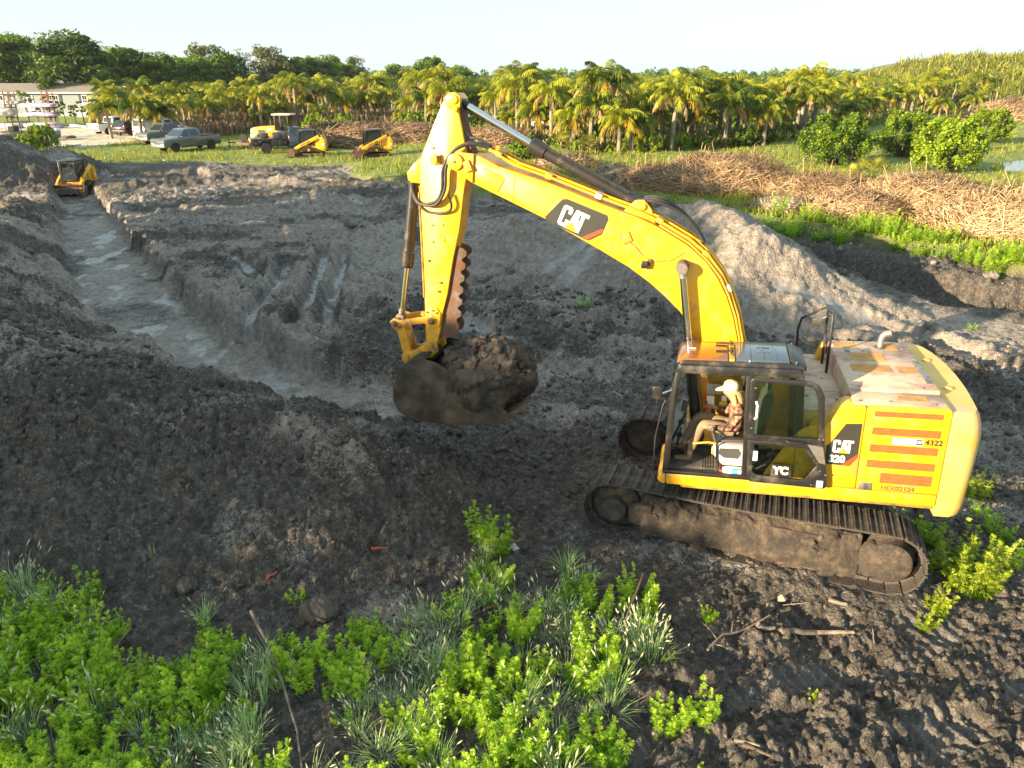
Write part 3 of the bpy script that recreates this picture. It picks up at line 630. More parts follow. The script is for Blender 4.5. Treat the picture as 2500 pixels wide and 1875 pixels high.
g = MB(); g.tube([(.535, 1.20, 1.71), (.66, 1.21, 1.73), (.86, 1.22, 1.70)], .014, 6); g.tube([(.60, 1.2, 1.66), (.60, 1.2, 1.56), (.54, 1.2, 1.54)], .009, 6); g.build('safety_lever', mat('orange_lever', (.80, .42, .06), .4), cab)
g = MB(); g.prism([(1.195, 1.32), (1.15, 1.98), (1.06, 2.00), (.99, 1.80), (.95, 1.50), (1.02, 1.32)], YF + .075, YF + .26); kp = g.build('front_panel', GREYP, cab, bevel=.02)
for X, Z in ((1.04, 1.78), (1.06, 1.57)):
    g = MB(); g.cyl((X, YF + .262, Z), (X, YF + .268, Z), .045, 18); g.build('speaker', DGREY, cab)
g = MB(); g.prism([(1.08, 1.96), (1.0, 1.95), (.955, 2.14), (1.04, 2.18)], YF + .14, YF + .30); mo = g.build('monitor', GREYP, cab, bevel=.01)
g = MB(); g.prism([(1.055, 1.975), (.985, 1.965), (.955, 2.125), (1.03, 2.15)], YF + .302, YF + .308); g.build('monitor_screen', DGREY, cab)
for Y in (.72, .88): 
    g = MB(); g.box((.98, Y, 1.36), (1.12, Y + .10, 1.38), rot=(0, -.5, 0)); g.tube([(1.02, Y + .05, 1.32), (1.09, Y + .05, 1.45), (1.04, Y + .05, 1.72)], .012, 6); g.build('pedal', BLK, cab)
g = MB(); g.tube([(.53, 1.28, 1.31), (.545, 1.28, 1.74), (.50, 1.28, 1.90), (.39, 1.28, 2.14), (.35, 1.28, 2.19), (.20, 1.28, 2.20)], .014, 8); g.build('grab_rail', BLK, cab)
g = MB(); g.tube([(1.19, .80, 1.46), (1.16, .80, 1.52), (1.0, .80, 1.92), (.98, .80, 1.98)], .016, 8); g.build('grab_rail', BLK, cab)
for (x0, x1, z0, z1, mm) in ((.71, .50, 2.16, 2.32, GREYP), (.705, .60, 2.05, 2.13, WHITE), (.50, .43, 2.06, 2.14, WHITE), (.69, .60, 1.98, 2.045, WHITE), (.53, .42, 1.98, 2.05, mat('sticker_yellow', (.75, .55, .03), .5))):
    g = MB(); g.box((x1, YF + .075, z0), (x0, YF + .079, z1)); g.build('sticker', mm, cab, smooth=0)
# mirror and rails of the cab
g = MB(); g.prism([(1.40, 2.42), (1.28, 2.41), (1.275, 2.58), (1.30, 2.61), (1.39, 2.60), (1.415, 2.57)], 1.42, 1.45); mi = g.build('mirror', BLK, cab, bevel=.01)
g = MB(); g.prism([(1.395, 2.43), (1.29, 2.42), (1.285, 2.58), (1.395, 2.59)], 1.412, 1.417); g.build('mirror_glass', CHROME, cab, smooth=0)
g = MB(); g.tube([(1.29, 1.435, 2.5), (1.22, 1.40, 2.52), (1.15, 1.34, 2.52)], .012, 6); g.tube([(1.35, 1.435, 2.42), (1.35, 1.435, 2.36)], .008, 6); g.build('mirror_arm', CHROME, cab)
g = MB(); g.tube([(1.14, 1.33, 2.62), (1.27, 1.36, 2.3), (1.355, 1.37, 1.85), (1.38, 1.37, 1.40), (1.37, 1.37, 1.27), (1.30, 1.36, 1.23)], .011, 8); g.build('front_rail', BLK, cab)
# door swung back against the cab side
D0, D1 = 1.43, 1.475
dr = MB()
rings(dr, [(.165, 1.93), (.19, 2.75), (.15, 2.80), (-.52, 2.785), (-.63, 2.73), (-.70, 2.60), (-.765, 1.93)], [(.095, 2.01), (.11, 2.70), (.08, 2.735), (-.48, 2.72), (-.57, 2.68), (-.625, 2.56), (-.69, 2.00)], D0, D1)
rings(dr, [(.165, 1.928), (.14, 1.36), (.10, 1.315), (-.62, 1.30), (-.83, 1.30), (-.85, 1.36), (-.767, 1.928)], [(.08, 1.87), (.08, 1.47), (.02, 1.42), (-.50, 1.40), (-.58, 1.42), (-.70, 1.63), (-.52, 1.87)], D0 + .001, D1 - .001)
door = dr.build('door', BLK, cab, bevel=.012)
# panes of the door are parts of the cab (three levels only)
pane('door_window', [(.10, D0 + .02, 2.0), (-.70, D0 + .02, 2.0), (-.63, D0 + .02, 2.57), (-.57, D0 + .02, 2.69), (-.48, D0 + .02, 2.73), (.08, D0 + .02, 2.745), (.115, D0 + .02, 2.70)], GLASSD, cab)
pane('door_window', [(.085, D0 + .02, 1.88), (-.53, D0 + .02, 1.88), (-.71, D0 + .02, 1.63), (-.58, D0 + .02, 1.41), (.02, D0 + .02, 1.41), (.085, D0 + .02, 1.47)], GLASSD, cab)
g = MB(); g.tube([(.10, 1.48, 2.24), (.085, 1.52, 2.28), (.085, 1.52, 2.44), (.10, 1.48, 2.48)], .016, 8); g.build('door_handle', WHITE, cab)
g = MB(); g.tube([(-.30, 1.475, 1.955), (-.34, 1.51, 1.955), (-.48, 1.51, 1.95), (-.52, 1.475, 1.95)], .016, 8); g.build('door_handle', BLK, cab)
g = MB(); g.prism([(-.56, 1.93), (-.75, 1.90), (-.80, 1.66), (-.72, 1.68)], 1.476, 1.482); g.build('lock_plate', STEEL, cab, smooth=0)
g = MB(); g.box((.03, 1.476, 1.64), (.085, 1.481, 1.78)); g.build('sticker', WHITE, cab, smooth=0)
g = MB(); g.box((-.80, 1.476, 1.32), (-.72, 1.482, 1.42)); g.build('lock_plate', GREYP, cab, smooth=0)
for q in ((.13, 2.1), (-.74, 2.0), (-.82, 1.5), (-.66, 1.34), (-.75, 1.55), (.12, 2.66)):
    g = MB(); g.lathe([(.014, 0), (.014, .008), (.004, .012)], 8, c=(q[0], 1.474, q[1])); g.build('bolt', CHROME, cab)
# the square initials sticker in the lower door glass
g = MB(); g.box((-.40, 1.452, 1.415), (-.155, 1.456, 1.60)); g.build('initials_sticker', BLK, cab, smooth=0)
def onside(y, x, z, rot=0):
    return Matrix(((-1, 0, 0, x), (0, 0, 1, y), (0, 1, 0, z), (0, 0, 0, 1))) @ Matrix.Rotation(rot, 4, 'Z')
textmesh('initials', 'YC', .15, onside(1.459, -.275, 1.507), mat('sticker_cream', (.85, .80, .55), .5), cab, bold=.008, width=.20)
# side panels ------------------------------------------------------
b = MB(); b.prism([(-.60, 1.29), (-.60, 2.06), (-.80, 2.20), (-.95, 2.405), (-1.02, 2.44), (-1.212, 2.45), (-1.212, 1.29)], 1.00, 1.372)
fp = up(b.build('air_filter_panel', YEL, bevel=.02))
b = MB(); b.prism([(-.835, 1.905), (-1.0, 2.205), (-1.185, 2.215), (-1.185, 1.79), (-1.09, 1.615), (-.66, 1.625), (-.66, 1.80)], 1.3735, 1.3765); b.build('decal', DECALB, fp, smooth=0)
b = MB(); b.prism([(-1.185, 1.79), (-1.185, 1.745), (-1.105, 1.615), (-1.0, 1.616)], 1.377, 1.379); b.build('decal_stripe', REDP, fp, smooth=0)
b = MB(); b.prism([(-.03, 1.292), (-.05, 1.38), (-.36, 1.95), (-.50, 2.11), (-.60, 2.15), (-.80, 2.16), (-.80, 1.292)], 1.374, 1.392); b.build('front_fairing', YEL, fp, bevel=.006)
b = MB(); b.box((-.436, 1.393, 1.30), (-.428, 1.395, 2.06)); b.build('panel_seam', DECALB, fp, smooth=0)
logo(fp, lambda u, v, w: (-1.0 - u, 1.3775 + w, 1.885 + v + .0 * u), .175)
textmesh('model_number', '320', .135, onside(1.3785, -.945, 1.70), WHITE, fp, bold=.006, width=.19)
b = MB(); b.prism([(-1.218, 1.29), (-1.218, 2.40), (-1.235, 2.452), (-2.15, 2.462), (-2.168, 2.42), (-2.168, 1.29)], .95, 1.374)
ep = up(b.build('engine_door', YEL, bevel=.022))
for (xa, za, xb, zb) in ((-1.31, 2.33, -2.07, 2.40), (-1.31, 2.08, -2.075, 2.18), (-1.31, 1.84, -2.075, 1.945), (-1.30, 1.62, -2.075, 1.725), (-1.48, 1.405, -2.07, 1.55)):
    g = MB(); g.box((xb, 1.3745, za), (xa, 1.3775, zb))
    n_ = 3 if zb - za > .08 else 2
    for k in range(n_): z = za + (k + .5) * (zb - za) / n_; g.box((xb + .01, 1.3775, z - .006), (xa - .01, 1.383, z + .006))
    g.build('grille', GRILLM, ep, smooth=0)
textmesh('unit_number', '4322', .10, onside(1.3765, -2.018, 2.013), DECALB, ep, bold=.003, width=.20)
g = MB(); g.box((-1.905, 1.3755, 1.965), (-1.555, 1.3775, 2.055)); g.build('dealer_sticker', WHITE, ep, smooth=0)
g = MB(); g.box((-1.90, 1.378, 1.972), (-1.815, 1.3795, 2.048)); g.build('sticker_logo', mat('sticker_navy', (.03, .05, .10), .5), ep, smooth=0)
textmesh('sticker_wordmark', 'CAT', .045, onside(1.381, -1.857, 2.01), WHITE, ep, bold=.001)
textmesh('dealer_name', 'Ring Power', .045, onside(1.379, -1.68, 2.01), DGREY, ep, width=.20)
textmesh('serial_number', 'HEX02124', .085, onside(1.3765, -1.70, 1.338), mat('stencil_brown', (.13, .07, .02), .7), ep, bold=.002, width=.39)
g = MB(); g.box((-1.40, 1.3745, 1.285), (-1.245, 1.385, 1.40)); lt = g.build('door_latch', STEEL, ep, bevel=.006)
g = MB(); g.box((-1.345, 1.385, 1.30), (-1.30, 1.392, 1.385)); g.build('latch_lever', DGREY, ep, bevel=.003)
# hood, catwalk, counterweight -------------------------------------
b = MB(); b.box((-2.16, -1.30, 1.24), (-1.22, .948, 2.435)); b.box((-1.218, -1.30, 1.24), (-.52, .995, 2.19)); b.box((-2.155, .95, 2.3), (-1.25, 1.30, 2.458))
eb = up(b.build('engine_housing', YELF, bevel=.015))
b = MB(); b.box((-1.20, -1.28, 2.192), (-.50, .30, 2.21)); b.box((-1.10, .305, 2.192), (-.50, .99, 2.205)); b.build('catwalk_plate', HOODM, eb, bevel=.004)
for (x, y) in ((-.62, .5), (-.75, .15), (-.9, -.2), (-.62, -.3), (-1.0, .6)):
    g = MB(); g.cyl((x, y, 2.206), (x, y, 2.2135), .022, 10); g.build('plate_hole', DGREY, eb)
b = MB(); b.prism([(-1.07, .86), (-1.07, -1.09), (-1.12, -1.14), (-2.15, -1.14), (-2.15, .86)], 2.21, 2.505, axis='z')
hd = up(b.build('engine_hood', HOODM, bevel=.018))
b = MB(); b.box((-2.14, .875, 2.436), (-1.08, 1.30, 2.4625)); b.build('side_cover', HOODM, hd, bevel=.006)
for (x0, x1, y0, y1) in ((-1.42, -1.12, -1.05, -.78), (-1.98, -1.82, -1.05, -.72), (-1.72, -1.28, -.55, -.22), (-1.72, -1.22, -.05, .24), (-2.06, -1.80, -.02, .26), (-1.95, -1.62, .99, 1.15)):
    z = 2.506 if y0 < .9 else 2.4635
    g = MB(); g.box((x0, y0, z), (x1, y1, z + .004)); g.build('grip_patch', TREADM, hd, smooth=0)
g = MB(); g.box((-2.13, -.25, 2.506), (-2.05, .62, 2.516)); g.box((-1.30, -.78, 2.506), (-1.24, -.56, 2.52)); g.build('hood_hinge', STEEL, hd, smooth=0)
for (x, y) in ((-1.95, .8), (-1.2, .8), (-1.2, -1.05), (-2.05, -.8), (-1.5, 1.2), (-2.0, 1.22), (-1.15, 1.22), (-1.5, -.65)):
    z = 2.505 if y < .9 else 2.4625
    g = MB(); g.lathe([(.02, 0), (.02, .008), (.008, .014)], 8, axis='z', c=(x, y, z)); g.build('bolt', STEEL, hd)
g = MB(); g.tube([(-1.76, -.85, 2.48), (-1.76, -.85, 2.62), (-1.775, -.85, 2.68), (-1.81, -.85, 2.715), (-1.88, -.85, 2.73)], [.045, .045, .047, .05, .055], 14, cap=False); g.tube([(-1.88, -.85, 2.73), (-1.80, -.85, 2.715)], .046, 14); g.build('exhaust_pipe', mat('exhaust_steel', (.34, .31, .28), .45, metal=.7, var=.2), hd)
g = MB(); g.lathe([(.085, 0), (.085, .01), (.05, .012)], 16, axis='z', c=(-1.76, -.85, 2.504)); g.build('exhaust_collar', DGREY, hd)
plan = [(-2.172, 1.375), (-2.36, 1.372), (-2.46, 1.33), (-2.52, 1.22), (-2.555, .95), (-2.60, .5), (-2.62, 0), (-2.60, -.5), (-2.54, -.95), (-2.46, -1.22), (-2.36, -1.35), (-2.172, -1.375)]
lay = [(.98, .86, .985), (1.02, .95, .995), (1.12, 1.0, 1.0), (1.75, 1.10, 1.0), (2.08, 1.12, 1.0), (2.24, 1.06, .998), (2.36, .96, .99), (2.425, .86, .975)]
mb = MB(); vs = []; n_ = len(plan)
for z, kx, ky in lay: vs += [(-2.172 + (x + 2.172) * kx, y * ky, z + (.0 if True else 0)) for x, y in plan]
fs = [tuple(range(n_))[::-1], tuple(range((len(lay)-1)*n_, len(lay)*n_))]
for i in range(len(lay) - 1):
    for k in range(n_): fs.append((i*n_+k, i*n_+(k+1) % n_, (i+1)*n_+(k+1) % n_, (i+1)*n_+k))
mb.add(vs, fs); cw = up(mb.build('counterweight', YELF, smooth=50))
for (x, y) in ((-2.32, .55), (-2.32, -.55)):
    g = MB(); g.lathe([(.06, 0), (.06, .02), (.03, .03)], 12, axis='z', c=(x, y, 2.422)); g.build('lifting_eye', YELF, cw)
g = MB(); g.tube([(-.62, -.95, 2.21), (-.60, -.95, 2.72), (-.64, -.95, 2.90), (-.95, -.80, 3.12), (-1.0, -.5, 3.10), (-1.0, -.44, 3.0), (-.99, -.44, 2.2)], .02, 8); g.tube([(-.98, -.85, 2.2), (-.98, -.84, 3.08)], .018, 8); hr = up(g.build('handrail', BLK))
g = MB(); g.prism([(-.74, 2.86), (-.88, 2.90), (-.90, 2.99), (-.76, 2.94)], -.72, -.70); g.build('mirror_glass', CHROME, hr); g = MB(); g.tube([(-.82, -.72, 2.92), (-.95, -.7, 3.0), (-1.0, -.6, 3.05)], .01, 6); g.build('mirror_arm', CHROME, hr)
g = MB(); g.box((-.55, -1.36, 1.25), (.95, -.52, 2.02)); g.prism([(-.9, 2.2), (-1.04, 2.2), (-1.04, 2.48), (-.98, 2.48)], -1.2, -1.02); tk = up(g.build('fuel_tank', YEL, bevel=.03))
g = MB(); g.tube([(.9, -.9, 2.0), (.9, -.9, 2.95), (.86, -.9, 3.0), (.78, -.9, 3.0), (.74, -.9, 2.95), (.74, -.9, 2.0)], .018, 8); up(g.build('handrail', BLK))
# ------------------------------------------------------------------ boom, stick, bucket of the excavator
BL = [(4.38,5.34),(4.15,5.15),(3.89,5.02),(3.05,4.61),(2.29,4.18),(1.87,3.93),(1.56,3.70),(1.35,3.51),(1.13,3.29),(1.02,3.12),(.90,2.88),(.75,2.45),(.62,2.0),(.56,1.78),(.46,1.66),(.33,1.64),(.22,1.74)]
BU = [(.20,2.0),(.24,2.4),(.32,2.87),(.41,3.24),(.52,3.54),(.65,3.79),(.82,4.02),(1.07,4.24),(1.48,4.49),(1.78,4.63),(2.39,4.86),(2.95,5.09),(3.72,5.35),(3.99,5.50),(4.28,5.53),(4.39,5.49)]
mb = MB(); mb.prism(BL + BU, -.25, .275); boom = up(mb.build('boom', YEL, bevel=.012))
for y0, y1 in ((.277, .31), (-.285, -.252)):
    mb = MB(); mb.prism([(4.10, 5.13),(4.28,5.26),(4.44,5.36),(4.46,5.46),(4.40,5.54),(4.28,5.56),(4.05,5.53)], y0, y1); mb.build('nose_plate', YEL, boom, bevel=.01)
mb = MB(); mb.cyl((4.33, .31, 5.43), (4.33, .35, 5.43), .115, 24); mb.build('nose_pin', YEL, boom, bevel=.01); mb = MB(); mb.cyl((4.33, .35, 5.43), (4.33, .356, 5.43), .022, 10); mb.build('grease_hole', RUSTM, boom)
mb = MB(); mb.box((4.10, .312, 5.29), (4.20, .345, 5.44), rot=(0, .35, 0)); mb.build('pin_keeper', YELD, boom, bevel=.008)
mb = MB(); mb.prism([(3.93, 5.35), (3.66, 5.23), (3.62, 5.17), (3.74, 4.99), (3.80, 4.99), (3.96, 5.08), (4.0, 5.28)], .2765, .284); mb.build('side_plate', YEL, boom, bevel=.003)
for q in ((3.52, 4.86, 3.47, 5.24), (2.14, 4.12, 2.02, 4.70)):   # weld seams
    mb = MB(); mb.tube([(q[0], .276, q[1]), (q[2], .276, q[3])], .007, 6); mb.build('weld_seam', YEL, boom)
mb = MB(); mb.prism([(3.06,4.645),(2.80,4.885),(2.73,4.885),(2.17,4.655),(2.155,4.60),(2.25,4.39),(2.43,4.305),(2.47,4.31),(3.04,4.60)], .2765, .2795); mb.build('decal', DECALB, boom, smooth=0)
mb = MB(); mb.prism([(2.47,4.318),(2.25,4.415),(2.225,4.465),(2.27,4.46),(2.53,4.352)], .280, .2815); mb.build('decal_stripe', REDP, boom, smooth=0)
e1, e2 = Vector((-.905, -.425)), Vector((-.425, .905))
logo(boom, lambda u, v, w: (2.65 + e1.x * u + e2.x * v, .2805 + w, 4.60 + e1.y * u + e2.y * v), .29, WHITE, YEL)
# brackets and work light on the side
mb = MB(); mb.box((1.84, .277, 4.27), (1.98, .30, 4.42), rot=(0, .4, 0)); mb.build('bracket', YELD, boom, bevel=.01)
mb = MB(); mb.box((1.60, .30, 3.93), (1.69, .37, 4.03)); mb.build('work_light', BLK, boom, bevel=.012); mb = MB(); mb.box((1.55, .277, 3.96), (1.60, .32, 4.05)); mb.build('light_bracket', RUSTM, boom)
mb = MB(); mb.tube([(1.86, .29, 4.28), (1.78, .285, 4.22), (1.68, .285, 4.10), (1.50, .285, 4.02), (1.30, .285, 4.03), (1.12, .285, 4.14)], .008, 6); mb.build('light_cable', YELD, boom)
# hydraulic lines along the back of the boom
def off(P, d): 
    o = []
    for i, q in enumerate(P):
        a, b = P[max(i-1, 0)], P[min(i+1, len(P)-1)]; t = Vector((b[0]-a[0], b[1]-a[1])).normalized(); o.append((q[0] - t.y * d, q[1] + t.x * d))
    return o
line = [(.18,2.3),(.26,2.87),(.35,3.26),(.47,3.58),(.60,3.84),(.78,4.08),(1.04,4.31),(1.46,4.56),(1.77,4.70),(2.38,4.93),(2.94,5.16),(3.5,5.36),(3.85,5.58)]
for k, (y, dd, nn) in enumerate(((.21, 0, 13), (.14, .035, 13), (.06, .0, 13), (-.10, .03, 13), (-.18, 0, 13))):
    P = off(line, dd)[:nn]
    mb = MB(); mb.tube([(a, y + .015 * math.sin(i * 1.3 + k), b) for i, (a, b) in enumerate(P)], .019, 8); mb.build('hydraulic_line', YEL, boom)
mb = MB(); mb.tube([(a, .25, b) for a, b in [(.28,2.8),(.38,3.24),(.49,3.54),(.62,3.80),(.80,4.03),(1.05,4.26),(1.46,4.51)]], .014, 8); mb.build('hydraulic_line', YEL, boom)
for (x, z, a) in ((.30,2.95,1.3),(.50,3.62,1.1),(.82,4.10,.8),(1.46,4.56,.5),(2.3,4.90,.4),(3.0,5.18,.35),(3.72,5.50,.5)):
    mb = MB(); mb.box((x - .05, -.2, z - .03), (x + .05, .235, z + .045), rot=(0, -a + .0, 0)); mb.build('line_clamp', GREYP if x < 3.4 and int(x * 10) % 2 else YELD, boom, bevel=.008)
# stick -------------------------------------------------------------
SL = [(4.30,6.345),(4.37,6.335),(4.44,6.29),(4.51,6.21),(4.72,5.84),(4.925,5.46),(4.975,4.88),(5.015,4.12),(5.07,3.14),(5.10,2.75),(5.10,2.60),(5.05,2.54),(4.98,2.55)]
SR = [(4.90,2.70),(4.85,2.85),(4.79,3.12),(4.67,3.46),(4.53,4.02),(4.40,4.44),(4.26,5.10),(4.18,5.35),(4.20,5.52),(4.24,5.81),(4.28,6.12),(4.24,6.27)]
mb = MB(); mb.prism(SL + SR, -.185, .19); stick = up(mb.build('stick', YEL, bevel=.010))
mb = MB(); mb.prism([(4.30,6.35),(4.40,6.34),(4.47,6.27),(4.44,6.16),(4.30,6.08),(4.24,6.16),(4.23,6.29)], .192, .215); mb.build('top_plate', YEL, stick, bevel=.006)
mb = MB(); mb.cyl((4.325, -.23, 6.255), (4.325, .24, 6.255), .062, 20); mb.cyl((4.30, .21, 6.13), (4.30, .25, 6.13), .03, 12); mb.build('top_pin', YEL, stick, bevel=.008)
mb = MB(); mb.prism([(4.255,6.2),(4.225,5.85),(4.16,5.66),(4.12,5.5),(4.17,5.45),(4.23,5.64),(4.275,5.84),(4.285,6.2)], -.13, .13); mb.build('back_plate', RUSTM, stick)
mb = MB(); mb.prism([(4.93,5.50),(5.06,5.40),(5.17,5.29),(5.17,5.18),(5.10,5.14),(4.96,5.12)], -.13, .13); mb.build('cylinder_bracket', YEL, stick, bevel=.012)
mb = MB(); mb.tube([(4.985,.192,5.0), (5.02,.192,4.12), (5.06,.192,3.4)], .014, 6); mb.tube([(4.97,.17,5.1), (5.005,.17,4.12)], .014, 6); mb.build('hydraulic_line', YELD, stick)
for q in ((4.70,5.62),(4.82,4.52),(4.84,4.27),(4.66,4.52),(4.66,4.30),(4.92,3.98),(4.76,3.64),(4.80,3.50)):
    mb = MB(); mb.box((q[0]-.025, .191, q[1]-.018), (q[0]+.025, .205, q[1]+.018)); mb.build('weld_tab', RUSTM if q[1] < 4 else YELD, stick, bevel=.004)
mb = MB(); mb.box((4.60, .191, 5.40), (4.74, .25, 5.52)); mb.box((4.62, .25, 5.42), (4.68, .28, 5.55)); mb.build('valve_block', YELD, stick, bevel=.012)
mb = MB(); mb.box((4.70, .192, 3.92), (4.78, .195, 4.05)); mb.build('warning_sticker', mat('sticker_faded_yellow', (.75, .55, .02), .5), stick, smooth=0)
mb = MB(); mb.prism([(4.98,3.24),(4.86,3.24),(4.80,3.14),(4.84,2.93),(5.0,2.90),(5.06,3.0),(5.06,3.18)], .191, .215); mb.build('link_boss_plate', YEL, stick, bevel=.008)
for q in ((5.02,3.17),(4.92,3.2),(4.86,3.16)):
    mb = MB(); mb.cyl((q[0], .215, q[1]), (q[0], .232, q[1]), .018, 8); mb.build('bolt', RUSTM, stick)
# toothed thumb brackets under the stick
for y in (.115, -.135):
    P = [(4.545, 4.05), (4.50, 4.20)]
    n_ = 6
    for k in range(n_):
        t0 = k / n_; bx, bz = 4.36 + (4.55 - 4.36) * t0, 4.12 + (2.98 - 4.12) * t0
        P += [(bx + .02, bz + .04), (bx - .035, bz - .01), (bx - .025, bz - .075), (bx + .045, bz - .12), (bx + .055, bz - .16)]
    P += [(4.54, 2.92), (4.57, 2.82), (4.70, 2.74), (4.88, 2.72), (4.83, 2.9), (4.77, 3.14), (4.65, 3.48)]
    mb = MB(); mb.prism(P, y - .022, y + .022); mb.build('thumb_bracket', RUSTM, stick, bevel=.004)
    for k in range(n_):
        t0 = (k + .35) / n_; bx, bz = 4.36 + .19 * t0 + .035, 4.12 - 1.14 * t0 + .01
        mb = MB(); mb.cyl((bx, y - .024, bz), (bx, y + .024, bz), .02, 10); mb.build('pin_hole', DGREY, stick)
# hoses at the joint
def hose(pts, r, par=stick, m=RUB):
    # smooth the control points
    P = [Vector(q) for q in pts]; o = []
    for i in range(len(P) - 1):
        p0, p1, p2, p3 = P[max(i-1, 0)], P[i], P[i+1], P[min(i+2, len(P)-1)]
        for t in np.linspace(0, 1, 6, endpoint=False):
            o.append(.5 * ((2*p1) + (-p0+p2)*t + (2*p0-5*p1+4*p2-p3)*t*t + (-p0+3*p1-3*p2+p3)*t**3))
    mb = MB(); mb.tube(o + [P[-1]], r, 8); mb.build('hose', m, par)
for k in range(2):
    e = .045 * k
    hose([(3.85, .20 - e, 5.60 + e * .4), (4.10, .26, 5.66 + e * .3), (4.35, .30, 5.58), (4.53 - e, .30, 5.35), (4.58 - e, .29, 5.05), (4.70, .27, 4.88 - e), (4.95, .24, 4.84), (5.08, .16, 4.93 + e), (5.12 + e * .3, .08, 5.12)], .024)
hose([(4.50, .28, 4.98), (4.46, .27, 4.84), (4.50, .25, 4.74), (4.66, .23, 4.70), (4.86, .21, 4.72), (4.98, .20, 4.80)], .02)
hose([(3.80, .1, 5.58), (4.05, .1, 5.72), (4.25, .08, 5.72), (4.36, .0, 5.62)], .022)
# cylinders ---------------------------------------------------------
def cyl_part(name, a, b, c, rb, rr, y=0., collar=True):
    """barrel a->b, rod b->c in the x-z plane at y"""
    A, B, C_ = Vector((a[0], y, a[1])), Vector((b[0], y, b[1])), Vector((c[0], y, c[1])); dd = (B - A).normalized()
    mb = MB(); mb.tube([A, B], rb, 20)
    if collar: mb.tube([B - dd * .26, B - dd * .24, B - dd * .03, B], [rb, rb * 1.22, rb * 1.22, rb * .9], 20)
    mb.tube([A - dd * .02, A + dd * .08], rb * 1.12, 20); mb.cyl(A + Vector((0, -rb * 1.3, 0)), A + Vector((0, rb * 1.3, 0)), rb * .9, 16)
    o = up(mb.build(name, STEELB)); mb = MB(); mb.tube([B - dd * .05, C_], rr, 18); mb.build('piston_rod', CHROME, o)
    mb = MB(); mb.cyl(C_ + Vector((0, -rr * 1.7, 0)), C_ + Vector((0, rr * 1.7, 0)), rr * 1.5, 16); mb.tube([C_ - dd * .14, C_], rr * 1.15, 14); mb.build('rod_eye', STEEL if name[0] == 'b' else STEELB, o); return o
sc_ = cyl_part('stick_cylinder', (1.72, 4.745), (3.30, 5.615), (4.31, 6.225), .088, .052)
mb = MB(); mb.tube([(1.9, .10, 4.93), (3.1, .10, 5.60)], .018, 6); mb.build('cylinder_line', STEELB, sc_)
mb = MB(); mb.prism([(1.50,4.46),(1.98,4.68),(1.80,4.84),(1.68,4.84),(1.58,4.72)], -.16, -.12); mb.prism([(1.50,4.46),(1.98,4.68),(1.80,4.84),(1.68,4.84),(1.58,4.72)], .12, .16); mb.cyl((1.70,-.18,4.75),(1.70,.19,4.75),.05,14); mb.build('cylinder_bracket', YELD, boom, bevel=.008)
for k, y in enumerate((.10, -.02, -.12)):
    hose([(1.78, y, 4.84), (1.50, y + .02, 4.80 + .02 * k), (1.20, y, 4.66), (.98, y, 4.44), (.85, y, 4.22)], .021, boom)
bc = cyl_part('bucket_cylinder', (5.10, 5.235), (5.385, 3.84), (5.575, 3.02), .085, .045)
for y in (.40, -.40):
    o = cyl_part('boom_cylinder', (.80, 1.42), (.985, 2.78), (1.125, 3.955), .085, .052, y)
mb = MB(); mb.cyl((1.125, -.47, 3.965), (1.125, .47, 3.965), .085, 20); mb.build('cylinder_pin', RUSTM, boom, bevel=.01)
# linkage
for y in (.215, -.215):
    mb = MB(); mb.prism([(5.68,3.0),(5.66,2.90),(5.58,2.885),(5.50,2.93),(5.10,2.985),(4.99,2.95),(4.90,2.98),(4.88,3.07),(4.95,3.13),(5.06,3.10),(5.50,3.025),(5.60,3.06)], y - .025, y + .025); lk = up(mb.build('side_link', YELD, bevel=.012))
    sgn = 1 if y > 0 else -1
    for q in ((5.60,2.97),(4.955,3.035)):
        mb = MB(); mb.lathe([(.055, 0), (.055, .03), (.03, .035), (.03, .055), (.012, .06)], 12, c=(q[0], y + sgn * .022 if sgn > 0 else y - .082, q[1])); mb.build('link_pin', RUSTM, lk)
mb = MB()
for y in (.12, -.12): mb.prism([(5.66,2.98),(5.66,2.86),(5.60,2.78),(5.545,2.44),(5.49,2.34),(5.41,2.36),(5.39,2.45),(5.47,2.80),(5.53,2.98),(5.60,3.03)], y - .035, y + .035)
mb.box((5.44, -.084, 2.52), (5.54, .084, 2.78)); up(mb.build('bucket_link', YELD, bevel=.012))
# bucket --------------------------------------------------------------
SH = [(5.02,2.52),(5.18,2.50),(5.33,2.42),(5.47,2.24),(5.57,2.02),(5.61,1.80),(5.54,1.60),(5.36,1.48),(5.12,1.43),(4.75,1.41),(4.35,1.42),(3.98,1.47),(3.72,1.56)]
IN = [(a + (4.75 - a) * .045, b + (2.05 - b) * .06) for a, b in SH]
mb = MB(); n_ = len(SH); W_ = .56
vs = [(a, -W_, b) for a, b in SH] + [(a, W_, b) for a, b in SH] + [(a, -W_, b) for a, b in IN] + [(a, W_, b) for a, b in IN]
fs = []
for i in range(n_ - 1): fs += [(i, i+1, n_+i+1, n_+i), (2*n_+i, 3*n_+i, 3*n_+i+1, 2*n_+i+1), (i, 2*n_+i, 2*n_+i+1, i+1), (n_+i, n_+i+1, 3*n_+i+1, 3*n_+i)]
fs += [(0, n_, 3*n_, 2*n_), (n_-1, 3*n_-1, 4*n_-1, 2*n_-1)]
mb.add(vs, fs); bucket = up(mb.build('bucket', BUCKM, smooth=40))
